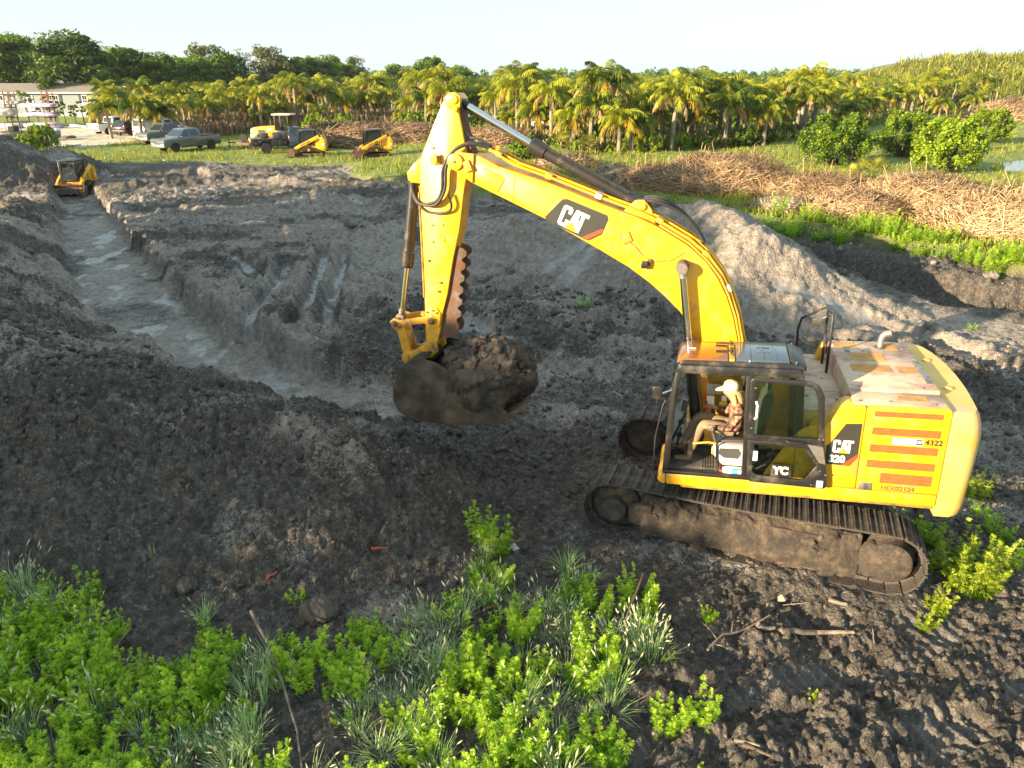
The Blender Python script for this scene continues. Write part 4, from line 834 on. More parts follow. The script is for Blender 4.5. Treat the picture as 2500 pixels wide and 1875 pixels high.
for y in (W_ + .002, -W_ - .03):
    mb = MB(); mb.prism(SH + [(3.66,1.66),(3.95,1.95),(4.40,2.22),(4.80,2.46)], y, y + .028); mb.build('side_plate', BUCKM, bucket, bevel=.006)
    mb = MB(); mb.prism([(3.64,1.60),(4.0,1.98),(4.40,2.22),(4.52,2.14),(4.1,1.78),(3.86,1.5)], y - .004, y + .034); mb.build('side_cutter', BUCKM, bucket, bevel=.006)
for y in (.17, -.20):
    mb = MB(); mb.prism([(4.96,2.72),(5.08,2.71),(5.16,2.62),(5.34,2.50),(5.46,2.50),(5.55,2.44),(5.55,2.34),(5.47,2.26),(5.36,2.36),(5.02,2.40),(4.90,2.52),(4.92,2.66)], y, y + .045); mb.build('ear_plate', YELD, bucket, bevel=.01)
mb = MB(); mb.cyl((5.03, -.26, 2.63), (5.03, .27, 2.63), .06, 18); mb.cyl((5.465, -.24, 2.405), (5.465, .25, 2.405), .055, 18); mb.build('bucket_pin', YELD, bucket, bevel=.008)
mb = MB(); mb.cyl((5.10, -.16, 2.44), (5.10, .18, 2.44), .13, 20); mb.build('hinge_tube', BUCKM, bucket)
for k in range(5):
    y = -.48 + .24 * k; mb = MB(); mb.prism([(3.84,1.45),(3.84,1.58),(3.66,1.66),(3.46,1.78),(3.44,1.76),(3.62,1.58)], y - .05, y + .05); mb.build('bucket_tooth', RUSTM, bucket, bevel=.006)
# the load of soil heaped in the bucket
iv, jf = _ico(5); iv = np.array(iv)
def unit_(v): return v / np.linalg.norm(v)
def warp3(v, s, k): return fbm(v[:, 0] * s + v[:, 2] * s * .7, v[:, 1] * s - v[:, 2] * s * .6, 4, k)
def lump3(v, s, k): return lumps(v[:, 0] * s + v[:, 2] * s * .5, v[:, 1] * s - v[:, 2] * s * .8, k)
r = 1 + .10 * warp3(iv, 1.4, 5) + .16 * lump3(iv, 2.6, 6) + .12 * lump3(iv, 5.5, 7) + .08 * lump3(iv, 11, 8) + .05 * warp3(iv, 9, 9)
rs_ = np.random.RandomState(9); iv = iv * (r + rs_.uniform(-.012, .012, len(r)))[:, None]; CEN = np.array([4.16, .02, 2.08]); RAD = np.array([.70, .585, .60])
LV = [iv * RAD + CEN]; LF = [np.array(jf)]; nn = len(iv); cv, cf = np.array(ICO[1][0]), np.array(ICO[1][1])
for k in range(260):                                   # clods clinging to the heap
    dd = unit_(rs_.normal(0, 1, 3)); dd[2] = abs(dd[2]) if k % 3 else dd[2]; p_ = CEN + dd * RAD * 1.06; s_ = .025 + .085 * rs_.rand() ** 2.5
    LV.append(cv * s_ * rs_.uniform(.6, 1.4, (len(cv), 1)) * rs_.uniform(.8, 1.2, 3) + p_); LF.append(cf + nn); nn += len(cv)
lv = np.concatenate(LV); lv[:, 0] -= .10 * np.clip(lv[:, 2] - 2.0, -1, 1) * 0; lv[:, 2] += .14 * (4.25 - lv[:, 0]) * (lv[:, 2] < 2.2)
lo = npmesh('soil_load', lv, np.concatenate(LF), clod_mat('bucket_soil', (.026, .021, .018), (.10, .080, .064)), smooth=False); lo.matrix_world = M_UP
tag(lo, 'lumpy heap of dark wet soil piled in the raised excavator bucket', 'soil')

# ------------------------------------------------------------------ vegetation
FROND = leafmat('palm_frond', (.045, .095, .008), (.38, .39, .024), trans=.4, scale=.5)
FRONDY = leafmat('palm_frond_yellow', (.34, .25, .012), (.56, .37, .02), trans=.4, scale=1)
DEADF = leafmat('dead_frond', (.20, .13, .07), (.42, .30, .17), trans=.15, scale=1.2)
PALMT = mat('palm_trunk', (.16, .135, .105), .9, var=.3, scale=1.2, col2=(.34, .29, .22), bump=.7, bscale=9)
BARK = mat('tree_bark', (.10, .080, .060), .95, var=.35, scale=5, bump=.8, bscale=14)
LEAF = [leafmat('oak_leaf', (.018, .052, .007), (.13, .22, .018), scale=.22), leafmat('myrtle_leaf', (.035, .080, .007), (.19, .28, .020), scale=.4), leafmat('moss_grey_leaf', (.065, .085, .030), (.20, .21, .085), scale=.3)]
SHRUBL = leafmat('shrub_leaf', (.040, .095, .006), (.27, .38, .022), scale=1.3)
WEEDL = leafmat('ragweed_leaf', (.11, .29, .014), (.52, .74, .055), scale=2.6, trans=.48)
WEEDY = leafmat('sun_tinted_weed_leaf', (.20, .32, .014), (.48, .58, .04), scale=2.6, trans=.4)  # ragweed leaf copy with warm sunlight mixed into its colour
GRASSB = leafmat('blue_grass_blade', (.22, .36, .12), (.50, .64, .30), scale=3)
GRASSG = leafmat('field_grass', (.07, .14, .012), (.30, .31, .045), scale=.5)
SEEDH = leafmat('seed_head', (.50, .52, .32), (.74, .74, .54), scale=4, trans=.25)
STEMM = leafmat('weed_stem', (.16, .17, .05), (.30, .24, .10), scale=4, trans=.1)

class NB:
    """numpy batch of small faces: triangles and quads stored as quads (last index repeated is avoided by splitting)"""
    def __init__(s): s.V = []; s.T = []; s.F = []; s.n = 0
    def quads(s, a, b, c, d, tint):
        k = len(a); V = np.stack([a, b, c, d], 1).reshape(-1, 3); s.V.append(V); s.T.append(np.repeat(tint, 4))
        s.F.append((np.arange(k * 4) + s.n).reshape(-1, 4)); s.n += k * 4
    def build(s, name, m, parent=None, smooth=False):
        o = npmesh(name, np.concatenate(s.V), np.concatenate(s.F), m, parent, np.concatenate(s.T), smooth=smooth)
        if parent: o['kind'] = 'stuff'
        return o
def unit(v): return v / np.maximum(np.linalg.norm(v, axis=-1, keepdims=True), 1e-9)
def frond(nb, base, az, el, L, droop, nleaf, ll, rs, tint, hang=.55):
    """one arching pinnate frond with hanging leaflets"""
    t = np.linspace(0, 1, nleaf); a = el - droop * t ** 1.4
    ds = L / nleaf; hx = np.cumsum(np.cos(a)) * ds; hz = np.cumsum(np.sin(a)) * ds
    P = np.stack([base[0] + hx * math.cos(az), base[1] + hx * math.sin(az), base[2] + hz], -1)
    T = unit(np.gradient(P, axis=0)); side = np.array([-math.sin(az), math.cos(az), 0.]); n = len(P)
    w = .022 * (1 - .7 * t)[:, None] * side
    nb.quads(P[:-1] - w[:-1], P[:-1] + w[:-1], P[1:] + w[1:], P[1:] - w[1:], np.full(n - 1, tint))
    k = t > .14; P, T, t = P[k], T[k], t[k]; n = len(P)
    for sg in (-1, 1):
        ln = ll * np.sin(np.pi * (.18 + .80 * t)) ** .7 * rs.uniform(.8, 1.15, n)
        d = unit(side * sg * .8 + T * .55 + np.array([0, 0, -hang]) + rs.normal(0, .16, (n, 3)))
        tip = P + d * ln[:, None] + np.array([0, 0, -1]) * (ln * .35)[:, None]; mid = P + d * (ln * .5)[:, None]
        wd = T * .045
        nb.quads(P - wd, P + wd, mid + wd * 1.1, mid - wd * 1.1, tint + rs.uniform(-.12, .12, n)); nb.quads(mid - wd * 1.1, mid + wd * 1.1, tip + wd * .2, tip - wd * .2, tint + rs.uniform(-.12, .12, n))
def make_palm(seed, ht, label, nfr=21, nl=26, L=2.6, yellow=3, dead=3):
    rs = np.random.RandomState(seed); root = thing('palm_tree', label, 'palm tree')
    mb = MB(); pts, rad = [], []; lean = rs.uniform(-.12, .12, 2)
    for k in range(9):
        t = k / 8; pts.append((lean[0] * t * t * ht * .4, lean[1] * t * t * ht * .4, -.3 + (ht + .3) * t)); rad.append((.19 - .05 * t if t < .8 else .15 - .06 * (t - .8) * 5) * (1 + .07 * (k % 2)))
    mb.tube(pts, rad, 8); mb.build('trunk', PALMT, root, fix=False)
    top = np.array(pts[-1]); top[2] -= .15
    nb = NB(); ny = NB(); dd = NB()
    for i in range(nfr):
        az = i * 2.399 + rs.uniform(-.25, .25); el = 1.35 - 1.25 * (i / nfr) + rs.uniform(-.1, .1)
        frond(ny if i >= nfr - yellow else nb, top, az, el, L * rs.uniform(.8, 1.1), rs.uniform(1.5, 2.1), nl, L * .24, rs, rs.uniform(.25, .75))
    nb.build('crown', FROND, root)
    if yellow: ny.build('yellow_fronds', FRONDY, root)
    for i in range(dead): frond(dd, top - np.array([0, 0, .1]), rs.uniform(0, 6.28), rs.uniform(-.1, .35), L * rs.uniform(.8, 1.05), rs.uniform(1.5, 1.9), nl, L * .17, rs, rs.uniform(.2, .8), 1.0)
    if dead: dd.build('dead_fronds', DEADF, root)
    return root
def cards(nb, C, size, rs, tint, N=None, flat=.0):
    """leaf-sized quads with random tilt at the points C"""
    n = len(C); u = unit(rs.normal(0, 1, (n, 3)) if N is None else N + rs.normal(0, .7, (n, 3))); v = unit(np.cross(u, rs.normal(0, 1, (n, 3)))); w = np.cross(u, v)
    s = (size * rs.uniform(.6, 1.3, n))[:, None]
    nb.quads(C - v * s, C + w * s * .55, C + v * s, C - w * s * .55, tint)
def make_tree(seed, ht, wd, label, lm, ncl=60, per=75, leaf=.22, bare=0.0, name='tree'):
    rs = np.random.RandomState(seed); root = thing(name, label, 'tree'); mb = MB()
    mb.tube([(0, 0, -.4), (.1, .05, ht * .25), (.0, .15, ht * .5), (.15, .1, ht * .8)], [.03 * ht, .022 * ht, .016 * ht, .006 * ht], 8)
    lobes = []
    for i in range(ncl):
        a = rs.uniform(0, 6.28); t = rs.uniform(.22, 1) ** .8; r = wd * (.25 + .75 * math.sin(math.pi * (.12 + .80 * t))) * rs.uniform(.35, 1.0)
        c = np.array([r * math.cos(a), r * math.sin(a), ht * (.22 + .74 * t)]); lobes.append((c, rs.uniform(.55, 1.15) * wd * .30))
        if i % 3 == 0:
            z0 = ht * (.18 + .5 * t); mb.tube([(.05, .08, z0 * .8), tuple(c * np.array([.5, .5, 1]) * np.array([1, 1, .88])), tuple(c)], [.009 * ht, .006 * ht, .002 * ht], 5)
    mb.build('trunk', BARK, root, fix=False)
    nb = NB()
    for c, r in lobes:
        k = int(per * rs.uniform(.6, 1.3)); d = unit(rs.normal(0, 1, (k, 3))); rr = r * rs.uniform(.55, 1.05, (k, 1)) ** .6
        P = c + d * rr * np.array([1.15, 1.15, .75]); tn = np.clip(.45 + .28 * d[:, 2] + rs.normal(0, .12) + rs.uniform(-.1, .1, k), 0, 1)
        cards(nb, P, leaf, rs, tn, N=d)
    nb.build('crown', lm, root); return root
def make_shrub(seed, ht, wd, label, lm, ncl=46, per=60, leaf=.07, name='shrub'):
    rs = np.random.RandomState(seed); root = thing(name, label, 'shrub'); mb = MB(); nb = NB()
    for i in range(ncl):
        a = rs.uniform(0, 6.28); t = rs.uniform(.02, 1) ** .9; r = wd * math.sin(math.pi * (.26 + .58 * t)) * rs.uniform(.35, 1.0) ** .5
        c = np.array([r * math.cos(a), r * math.sin(a), ht * (.08 + .82 * t)])
        mb.tube([(rs.uniform(-.1, .1), rs.uniform(-.1, .1), -.1), tuple(c * np.array([.55, .55, .5])), tuple(c)], [.022, .014, .006], 4)
        up_ = unit(c * np.array([.8, .8, .5]) + np.array([0, 0, ht * .5])); k = int(per * rs.uniform(.6, 1.3)); s = rs.rand(k, 1)
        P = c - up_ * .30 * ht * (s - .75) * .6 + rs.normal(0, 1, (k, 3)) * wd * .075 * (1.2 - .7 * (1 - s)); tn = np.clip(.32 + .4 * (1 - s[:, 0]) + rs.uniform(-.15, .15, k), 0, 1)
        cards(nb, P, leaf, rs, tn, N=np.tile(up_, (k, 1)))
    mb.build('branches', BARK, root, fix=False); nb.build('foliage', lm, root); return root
def make_weed(seed, ht, nst, label, lm=None, spread=.22):
    """clump of upright ragweed: stems set with lobed leaves"""
    lm = lm or WEEDL; rs = np.random.RandomState(seed); root = thing('ragweed', label, 'weed'); nb = NB(); sb = NB()
    for i in range(nst):
        a = rs.uniform(0, 6.28); r = spread * rs.rand() ** .5; b = np.array([r * math.cos(a), r * math.sin(a), -.04]); h = ht * rs.uniform(.5, 1.08)
        ln = np.array([math.cos(a), math.sin(a), 0]) * rs.uniform(.05, .35) * h; n = 7; t = np.linspace(0, 1, n)[:, None]; P = b + ln * t ** 1.5 + np.array([0, 0, h]) * t
        s = np.array([.005, 0, 0]); sb.quads(P[:-1] - s, P[:-1] + s, P[1:] + s * .6, P[1:] - s * .6, np.full(n - 1, .5)); s = s[[1, 0, 2]]; sb.quads(P[:-1] - s, P[:-1] + s, P[1:] + s * .6, P[1:] - s * .6, np.full(n - 1, .5))
        NL = 15
        for lv in range(NL):
            tt = .10 + .90 * lv / (NL - 1); p = b + ln * tt ** 1.5 + np.array([0, 0, h * tt]); nn = 3 if lv < NL - 2 else 5
            for q in range(nn):
                az = rs.uniform(0, 6.28); pitch = rs.uniform(-.1, .75) if lv < NL - 3 else rs.uniform(.5, 1.25); L = (.105 * (1 - .60 * tt) + .028) * rs.uniform(.65, 1.2) * (ht / .6) ** .5
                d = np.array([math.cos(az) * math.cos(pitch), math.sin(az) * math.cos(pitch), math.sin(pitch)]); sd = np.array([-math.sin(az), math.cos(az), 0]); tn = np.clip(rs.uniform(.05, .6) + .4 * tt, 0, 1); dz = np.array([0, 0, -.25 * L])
                # cut leaf: a narrow tip lobe and two pairs of pointed side lobes
                m_ = p + d * L * .5; nb.quads(np.array([p]), np.array([m_ + sd * L * .085]), np.array([p + d * L + dz]), np.array([m_ - sd * L * .085]), np.array([tn]))
                for sg in (-1, 1):
                    for (k0, k1, wl) in ((.18, .50, .36), (.45, .80, .30)):
                        nb.quads(np.array([p + d * L * k0]), np.array([p + d * L * (k0 + .20) + sd * sg * L * .06]), np.array([p + d * L * k1 + sd * sg * L * wl + dz * .6]), np.array([p + d * L * (k0 + .06) + sd * sg * L * .13]), np.array([tn + .05]))
    sb.build('stems', STEMM, root); nb.build('leaves', lm, root); return root
def blades(nb, n, ht, wd, spread, rs, bend=.5, base=(0, 0, 0), tint=(.2, .8), segs=3):
    a = rs.uniform(0, 6.28, n); r = spread * rs.rand(n) ** .5; B = np.stack([r * np.cos(a), r * np.sin(a), np.full(n, -.02)], -1) + np.array(base)
    az = a + rs.normal(0, .7, n); h = ht * rs.uniform(.5, 1.1, n); bn = bend * rs.uniform(.3, 1.3, n); sd = np.stack([-np.sin(az), np.cos(az), np.zeros(n)], -1); out = np.stack([np.cos(az), np.sin(az), np.zeros(n)], -1)
    tn = rs.uniform(*tint, n); prev = B; pw = wd
    for k in range(1, segs + 1):
        t = k / segs; P = B + out * (h * bn * t ** 2)[:, None] + np.array([0, 0, 1]) * (h * (t - .35 * bn * t ** 2))[:, None]; w = wd * (1 - t) ** .7 + .0008
        nb.quads(prev - sd * pw, prev + sd * pw, P + sd * w, P - sd * w, tn); prev, pw = P, w
    return prev, out
def make_grass(seed, ht, n, label, heads=14, lm=None, spread=.10, wd=.0055, bend=.55, name='grass_clump'):
    rs = np.random.RandomState(seed); root = thing(name, label, 'grass'); nb = NB(); blades(nb, n, ht, wd, spread, rs, bend)
    hb = NB()
    if heads:
        tips, out = blades(nb, heads, ht * 1.25, .0025, spread * 1.2, rs, bend * .75)
        for p, o in zip(tips, out):
            d = unit(np.array([o[0] * .5, o[1] * .5, .8]) + rs.normal(0, .2, 3)); L = rs.uniform(.06, .10); s1 = unit(np.cross(d, [0, 0, 1.0])) * .010; s2 = np.cross(s1, d); t0 = rs.uniform(.2, .9)
            for s in (s1, s2, (s1 + s2) * .7): hb.quads(np.array([p - d * .01]), np.array([p + d * L * .4 + s]), np.array([p + d * L]), np.array([p + d * L * .4 - s]), np.array([t0]))
    nb.build('blades', lm or GRASSB, root)
    if heads: hb.build('seed_heads', SEEDH, root)
    return root
def hide_src(o):
    """prototype that was only a source for copies"""
    for c in list(o.children):
        for g in list(c.children): bpy.data.objects.remove(g)
        bpy.data.objects.remove(c)
    bpy.data.objects.remove(o)
def scatter_min(rs, n, sample, dmin, tries=40):
    P = []
    for i in range(n):
        for _ in range(tries):
            q = sample()
            if q is None: continue
            if all((q[0]-a[0])**2 + (q[1]-a[1])**2 > dmin * dmin for a in P): P.append(q); break
    return P

# --- palms -----------------------------------------------------------
palms = [make_palm(100 + i, h, 'palm', L=l, yellow=y, dead=d) for i, (h, l, y, d) in enumerate(((3.2, 2.7, 2, 2), (3.8, 2.9, 1, 4), (2.7, 2.5, 4, 3), (4.3, 2.8, 2, 3), (2.2, 2.4, 3, 2), (3.5, 2.6, 1, 5), (5.0, 3.0, 2, 4)))]
rs = np.random.RandomState(5)
FRONT = [tuple(px(u, v, .3)) for u, v in ((150,272),(240,300),(330,322),(440,334),(560,322),(680,312),(800,305),(930,300),(1040,318),(1180,330),(1300,350),(1420,372),(1530,372),(1640,366),(1780,362),(1900,350),(2010,335),(2120,312),(2250,285),(2500,258),(2700,250))]
def front_y(x): return float(np.interp(x, [p[0] for p in FRONT], [p[1] for p in FRONT]))
spots = []
FX0, FX1 = FRONT[0][0], FRONT[-1][0]
fxs = sorted(p[0] for p in FRONT)
def palm_sample(depth0, depth1):
    u = rs.uniform(262, 2500)
    x_ = None
    d = rs.uniform(depth0, depth1)
    # a point of the front line seen under u, pushed back by d
    fu = np.interp(u, [150,240,330,440,560,680,800,930,1040,1180,1300,1420,1530,1640,1780,1900,2010,2120,2250,2500], [p[1] for p in FRONT[:20]])
    y = fu + d; p = pxd(u, 300, y); return (p.x, y)
named = [('tall palm with a grey trunk left of the parked trucks', 300, 318, 3), ('palm leaning over the white pickup bed', 272, 332, 0), ('palm whose trunk crosses the dark car', 348, 338, 5), ('palm standing before the white van', 398, 336, 2),
         ('palm right of the white van with a bare pale trunk', 640, 318, 3), ('tall pale-trunked palm right of the yellow wheel loader', 897, 300, 1), ('slim palm between the wheel loader and excavator stick', 840, 300, 0), ('palm with a brown dead frond skirt behind the excavator boom', 1440, 372, 5),
         ('short yellow palm in front of the grove behind the boom', 1510, 380, 2), ('second yellow palm from the boom, clumped trunk', 1540, 378, 4), ('tall dark-trunked palm standing alone at the grove front', 1638, 372, 3), ('pale-trunked palm left of the round shrubs', 1768, 362, 1),
         ('palm with hanging tan frond, second left of the shrubs', 1812, 358, 5), ('palm just left of the round shrubs', 1862, 360, 0), ('palm rising behind the largest round shrub', 1980, 330, 3), ('palm behind the middle shrub with orange fronds', 2120, 300, 2),
         ('leaning palm behind the right-hand shrub', 2290, 300, 4), ('yellow palm at the right edge above the pond', 2370, 290, 2), ('palm at the left end of the grove before the grey house', 245, 300, 4), ('palm tree behind the grey pickup', 560, 318, 1)]
taken = []; used_first = set()
GROVE = 'palms of the nursery grove'
for i, (lab, u, v, k) in enumerate(named):
    q = px(u, v, .3); taken.append((q.x, q.y)); s = rs.uniform(.92, 1.08)
    dup(palms[k], (q.x, q.y, gz(q.x, q.y)), rs.uniform(0, 6.28), s, lab, GROVE)
zones = [((0, 10), 105, 1.9, 'palm tree in the front rows of the palm grove'), ((9, 34), 125, 2.8, 'palm tree in the middle rows of the palm grove'), ((32, 70), 48, 4.0, 'palm tree in the rear rows of the palm grove')]
allp = list(taken); PALMS = []
for (d0, d1), n, dm, lab in zones:
    for i in range(n):
        for _ in range(30):
            q = palm_sample(d0, d1)
            if all((q[0]-a[0])**2 + (q[1]-a[1])**2 > dm*dm for a in allp): allp.append(q); PALMS.append((q, lab)); break
hz_ = gzs([q[0][0] for q in PALMS], [q[0][1] for q in PALMS], False)
def uv_of(x, y, z): 
    dz_ = z - CAM_H; f_ = y * math.cos(_p) - dz_ * math.sin(_p); return 1250 + CAM_F * x / f_
STRETCH = [(-999, 330, 'by the mobile home'), (330, 470, 'behind the white van'), (470, 620, 'behind the grey pickup'), (620, 800, 'behind the wheel loader'), (800, 1010, 'left of the excavator stick'), (1010, 1250, 'behind the boom nose'), (1250, 1480, 'behind the stick cylinder'), (1480, 1750, 'above the tan frond heaps'), (1750, 2000, 'left of the round shrubs'), (2000, 2250, 'behind the round shrubs'), (2250, 9999, 'at the right end by the hill')]
ORD = ['leftmost', 'second from left', 'third from left', 'fourth from left', 'fifth from left', 'sixth from left', 'seventh from left', 'eighth from left', 'ninth from left', 'tenth from left'] + ['%dth from left' % k for k in range(11, 60)]
cnt = {}
order = sorted(range(len(PALMS)), key=lambda i: uv_of(PALMS[i][0][0], PALMS[i][0][1], 3))
for i in order:
    (q, lab), z = PALMS[i], hz_[i]; u_ = uv_of(q[0], q[1], 3); st = next(n for a, b, n in STRETCH if a <= u_ < b); row = lab.split()[4]; cnt[st, row] = cnt.get((st, row), 0) + 1
    k = rs.randint(0, 7); s = rs.uniform(.66, 1.14); dup(palms[k], (q[0], q[1], max(z, -.3)), rs.uniform(0, 6.28), s, '%s row palm %s, %s of that stretch' % (row, st, ORD[cnt[st, row] - 1]), GROVE)
for p_ in palms: hide_src(p_)
# the palms too far back to tell apart
nb = NB(); tb = MB()
for i in range(900):
    u = rs.uniform(850, 2500) if i % 4 else rs.uniform(300, 2500); y = rs.uniform(120, 420) ** 1.0; p = pxd(u, 300, y); h = rs.uniform(3.0, 5.2); far_n = 7 if y < 220 else 5
    tb.tube([(p.x, y, -.4), (p.x, y, h)], [.17, .12], 4, cap=False); top = np.array([p.x, y, h]); tn = rs.uniform(.2, .85)
    for f in range(9 if y < 220 else 7): frond(nb, top, f * .75 + rs.uniform(-.3, .3), rs.uniform(.3, 1.25), 2.7, rs.uniform(1.5, 2.0), far_n, 1.0, rs, tn)
o = nb.build('far_palm_fronds', FROND); stuff(o, 'mass of far palms beyond the countable rows', 'palm grove')
o = tb.build('far_palm_trunks', PALMT, fix=False); stuff(o, 'trunks of the far palms beyond the countable rows', 'palm grove')

# --- background trees ---------------------------------------------------
tv = [make_tree(201, 14, 6.0, 'tree', LEAF[0], 70, 90, .34), make_tree(202, 12, 4.6, 'tree', LEAF[0], 55, 85, .32), make_tree(203, 13, 5.2, 'tree', LEAF[2], 46, 62, .30), make_tree(204, 11, 4.2, 'tree', LEAF[1], 55, 80, .30), make_tree(205, 15, 4.0, 'tree', LEAF[2], 34, 36, .24)]
TREES = [  # label, u, v of the top, distance, kind, width factor
 ('broad oak with a rounded crown above the grey house', 165, 86, 135, 0, 1.25), ('dark tree at the left edge of the photo', -10, 82, 140, 1, 1.2), ('sparse grey mossy tree behind the big oak', 80, 80, 165, 4, 1.2), ('dark green tree just right of the left-edge tree', 30, 110, 142, 0, .9),
 ('bright green tree in front of the oak beside the metal shed', 110, 175, 128, 3, .55), ('grey thin tree right of the big oak', 250, 102, 160, 4, 1.0), ('dark tree right of the big oak', 230, 125, 140, 0, 1.0), ('rounded dark tree left of centre of the treeline', 300, 115, 150, 1, 1.1),
 ('pale mossy tree among the dark treeline', 335, 128, 155, 2, .9), ('low dark green tree in the treeline', 385, 135, 150, 0, 1.1), ('dense tree in the treeline above the white van', 420, 138, 160, 1, 1.2), ('tall mossy tree with an open crown in the treeline', 500, 112, 170, 2, 1.1),
 ('dark tree below the tall mossy tree', 470, 140, 150, 0, 1.0), ('green tree in the treeline above the grey pickup', 545, 132, 160, 0, 1.1), ('tree with pale bare branches in the treeline', 590, 120, 175, 4, 1.0), ('tall thin mossy tree over the grove', 650, 116, 165, 2, 1.0),
 ('dense tree right of the thin mossy tree', 690, 140, 170, 0, 1.1), ('rounded tree above the wheel loader', 735, 138, 190, 1, 1.3), ('dark crowned tree in the middle of the treeline', 800, 140, 200, 0, 1.3), ('small tree with a rounded brown top', 862, 140, 205, 2, .8),
 ('dark tree left of the excavator stick', 840, 155, 195, 1, 1.1), ('tall forked tree just left of the excavator stick', 1050, 138, 200, 1, .9), ('dark leaning tree beside the forked tree', 1030, 150, 205, 0, .8), ('green tree behind the excavator stick', 970, 160, 215, 3, 1.3),
 ('rounded tree right of the excavator stick', 1290, 160, 230, 3, 1.1), ('dark tree near the right of the stick', 1120, 164, 230, 0, 1.2), ('low dark tree at the end of the treeline', 1340, 170, 260, 1, 1.2)]
for lab, u, v, Y, k, wf in TREES:
    p = pxd(u, v, Y); hh = (14, 12, 13, 11, 15)[k]; s = (p.z + .3) / (hh * .99); dup(tv[k], (p.x, Y, -.3), rs.uniform(0, 6.28), (s * wf * 1.05, s * wf * 1.05, s), lab, 'trees of the background treeline')
# trees standing outside the frame to the left, whose shade lies over the dig
SHADE = [(-22, -2.2, 8.4, 1), (-24, .5, 9.0, 0), (-25, 4.5, 9.6, 1), (-23, 8.5, 10.2, 0), (-27, 11, 10.8, 1), (-25, 15, 10.8, 0), (-28, 18.5, 11.5, 0), (-29, 23, 11.0, 1), (-23.5, 2.5, 8.0, 1), (-26, 13, 9.5, 0), (-31, 27, 10.5, 0)]
for i, (x, y, h, k) in enumerate(SHADE):
    s = h / (14, 12)[k]; dup(tv[k], (x, y, -.3), i * 1.7, (s * 1.15, s * 1.15, s), 'shade tree outside the left edge, %s going away' % ('nearest', 'second', 'third', 'fourth', 'fifth', 'sixth', 'seventh', 'eighth', 'ninth', 'tenth', 'eleventh', 'twelfth')[sorted(range(len(SHADE)), key=lambda j: SHADE[j][1]).index(i)], 'shade trees left of the dig')
for t_ in tv: hide_src(t_)
# far woods fading in the haze
def far_wood(name, Y0, Y1, u0, u1, n, h0, h1, lm, label, leaf=.9, per=26):
    nb = NB()
    for i in range(n):
        u = rs.uniform(u0, u1); Y = rs.uniform(Y0, Y1); p = pxd(u, 300, Y); h = rs.uniform(h0, h1); w = h * rs.uniform(.28, .42)
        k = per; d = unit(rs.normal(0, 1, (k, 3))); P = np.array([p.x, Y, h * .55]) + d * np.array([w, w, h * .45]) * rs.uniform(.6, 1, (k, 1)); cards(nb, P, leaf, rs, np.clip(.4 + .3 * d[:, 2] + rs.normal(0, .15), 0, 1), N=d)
    o = nb.build(name, lm); return stuff(o, label, 'wood')
far_wood('far_wood', 300, 520, 900, 2500, 620, 5, 8.5, LEAF[0], 'far green wood along the horizon behind the palms', 1.1, 26)
far_wood('hazy_wood', 750, 1150, -200, 2700, 420, 8, 15, LEAF[0], 'hazy far wood on the horizon', 2.6, 24)
# palmetto hill at the right
hillm = mat('hill_scrub', (.10, .13, .03), .9, var=.3, scale=.3, col2=(.20, .20, .05))
nx, ny = 80, 60; gx, gy = np.meshgrid(np.linspace(60, 230, nx), np.linspace(105, 260, ny), indexing='ij')
hillz = lambda x, y: np.where(True, 10.5 * sstep(72, 118, x - .12 * (y - 150)) * sstep(108, 148, y) - .6, 0) + .6 * fbm(x * .06, y * .06, 3, 55)
ii = np.arange(nx * ny).reshape(nx, ny); struct(npmesh('hill', np.stack([gx, gy, hillz(gx, gy)], -1).reshape(-1, 3), np.stack([ii[:-1, :-1], ii[1:, :-1], ii[1:, 1:], ii[:-1, 1:]], -1).reshape(-1, 4), hillm, smooth=True))
PALMETTO = leafmat('palmetto_leaf', (.10, .13, .020), (.36, .34, .055), scale=.4, trans=.3)
nb = NB()
X = rs.uniform(64, 200, 9000); Yv = rs.uniform(106, 240, 9000); Z = hillz(X, Yv); hsz = np.clip(rs.lognormal(-.1, .45, len(X)), .4, 2.2) * (.6 + .8 * vnoise(X * .12, Yv * .12, 5))
for k in range(11):
    az = rs.uniform(0, 6.28, len(X)); el = rs.uniform(.2, 1.3, len(X)); d = np.stack([np.cos(az) * np.cos(el), np.sin(az) * np.cos(el), np.sin(el)], -1); L = rs.uniform(.8, 1.7, (len(X), 1)); sd = np.stack([-np.sin(az), np.cos(az), 0 * az], -1) * .14
    L = L * hsz[:, None]; P = np.stack([X, Yv, Z], -1) + rs.normal(0, .5, (len(X), 3)) * np.array([1, 1, .3]); nb.quads(P, P + d * L * .6 + sd, P + d * L, P + d * L * .6 - sd, rs.uniform(.1, .9, len(X)))
stuff(nb.build('hill_palmettos', PALMETTO), 'sunlit palmetto scrub covering the hill at the right', 'palmetto')

# ------------------------------------------------------------------ weeds, grass, brush and shrubs nearer the camera
K = 1.1302                                     # the photo was measured at 2212 px across
def P22(L): return [tuple(px(u * K, v * K, .0)) for u, v in L]
REGION = P22([(-80,1290),(60,1250),(180,1270),(240,1350),(300,1440),(380,1440),(430,1400),(480,1370),(560,1400),(640,1400),(700,1460),(740,1420),(780,1370),(920,1340),(1000,1310),(1030,1230),(1080,1215),(1110,1290),(1180,1300),(1240,1250),(1290,1240),(1290,1310),(1330,1360),(1420,1350),(1440,1410),(1400,1460),(1330,1490),(1330,1570),(1300,1650),(1250,1800),(-80,1800)])
GAPS = [(P22([(u, v)])[0], r) for u, v, r in ((640,1560,.40),(655,1650,.35),(300,1385,.42),(420,1330,.4),(560,1650,.15),(890,1480,.18),(1010,1620,.25),(820,1600,.15),(1240,1420,.2),(1120,1400,.12),(700,1300,.35),(170,1480,.12))]
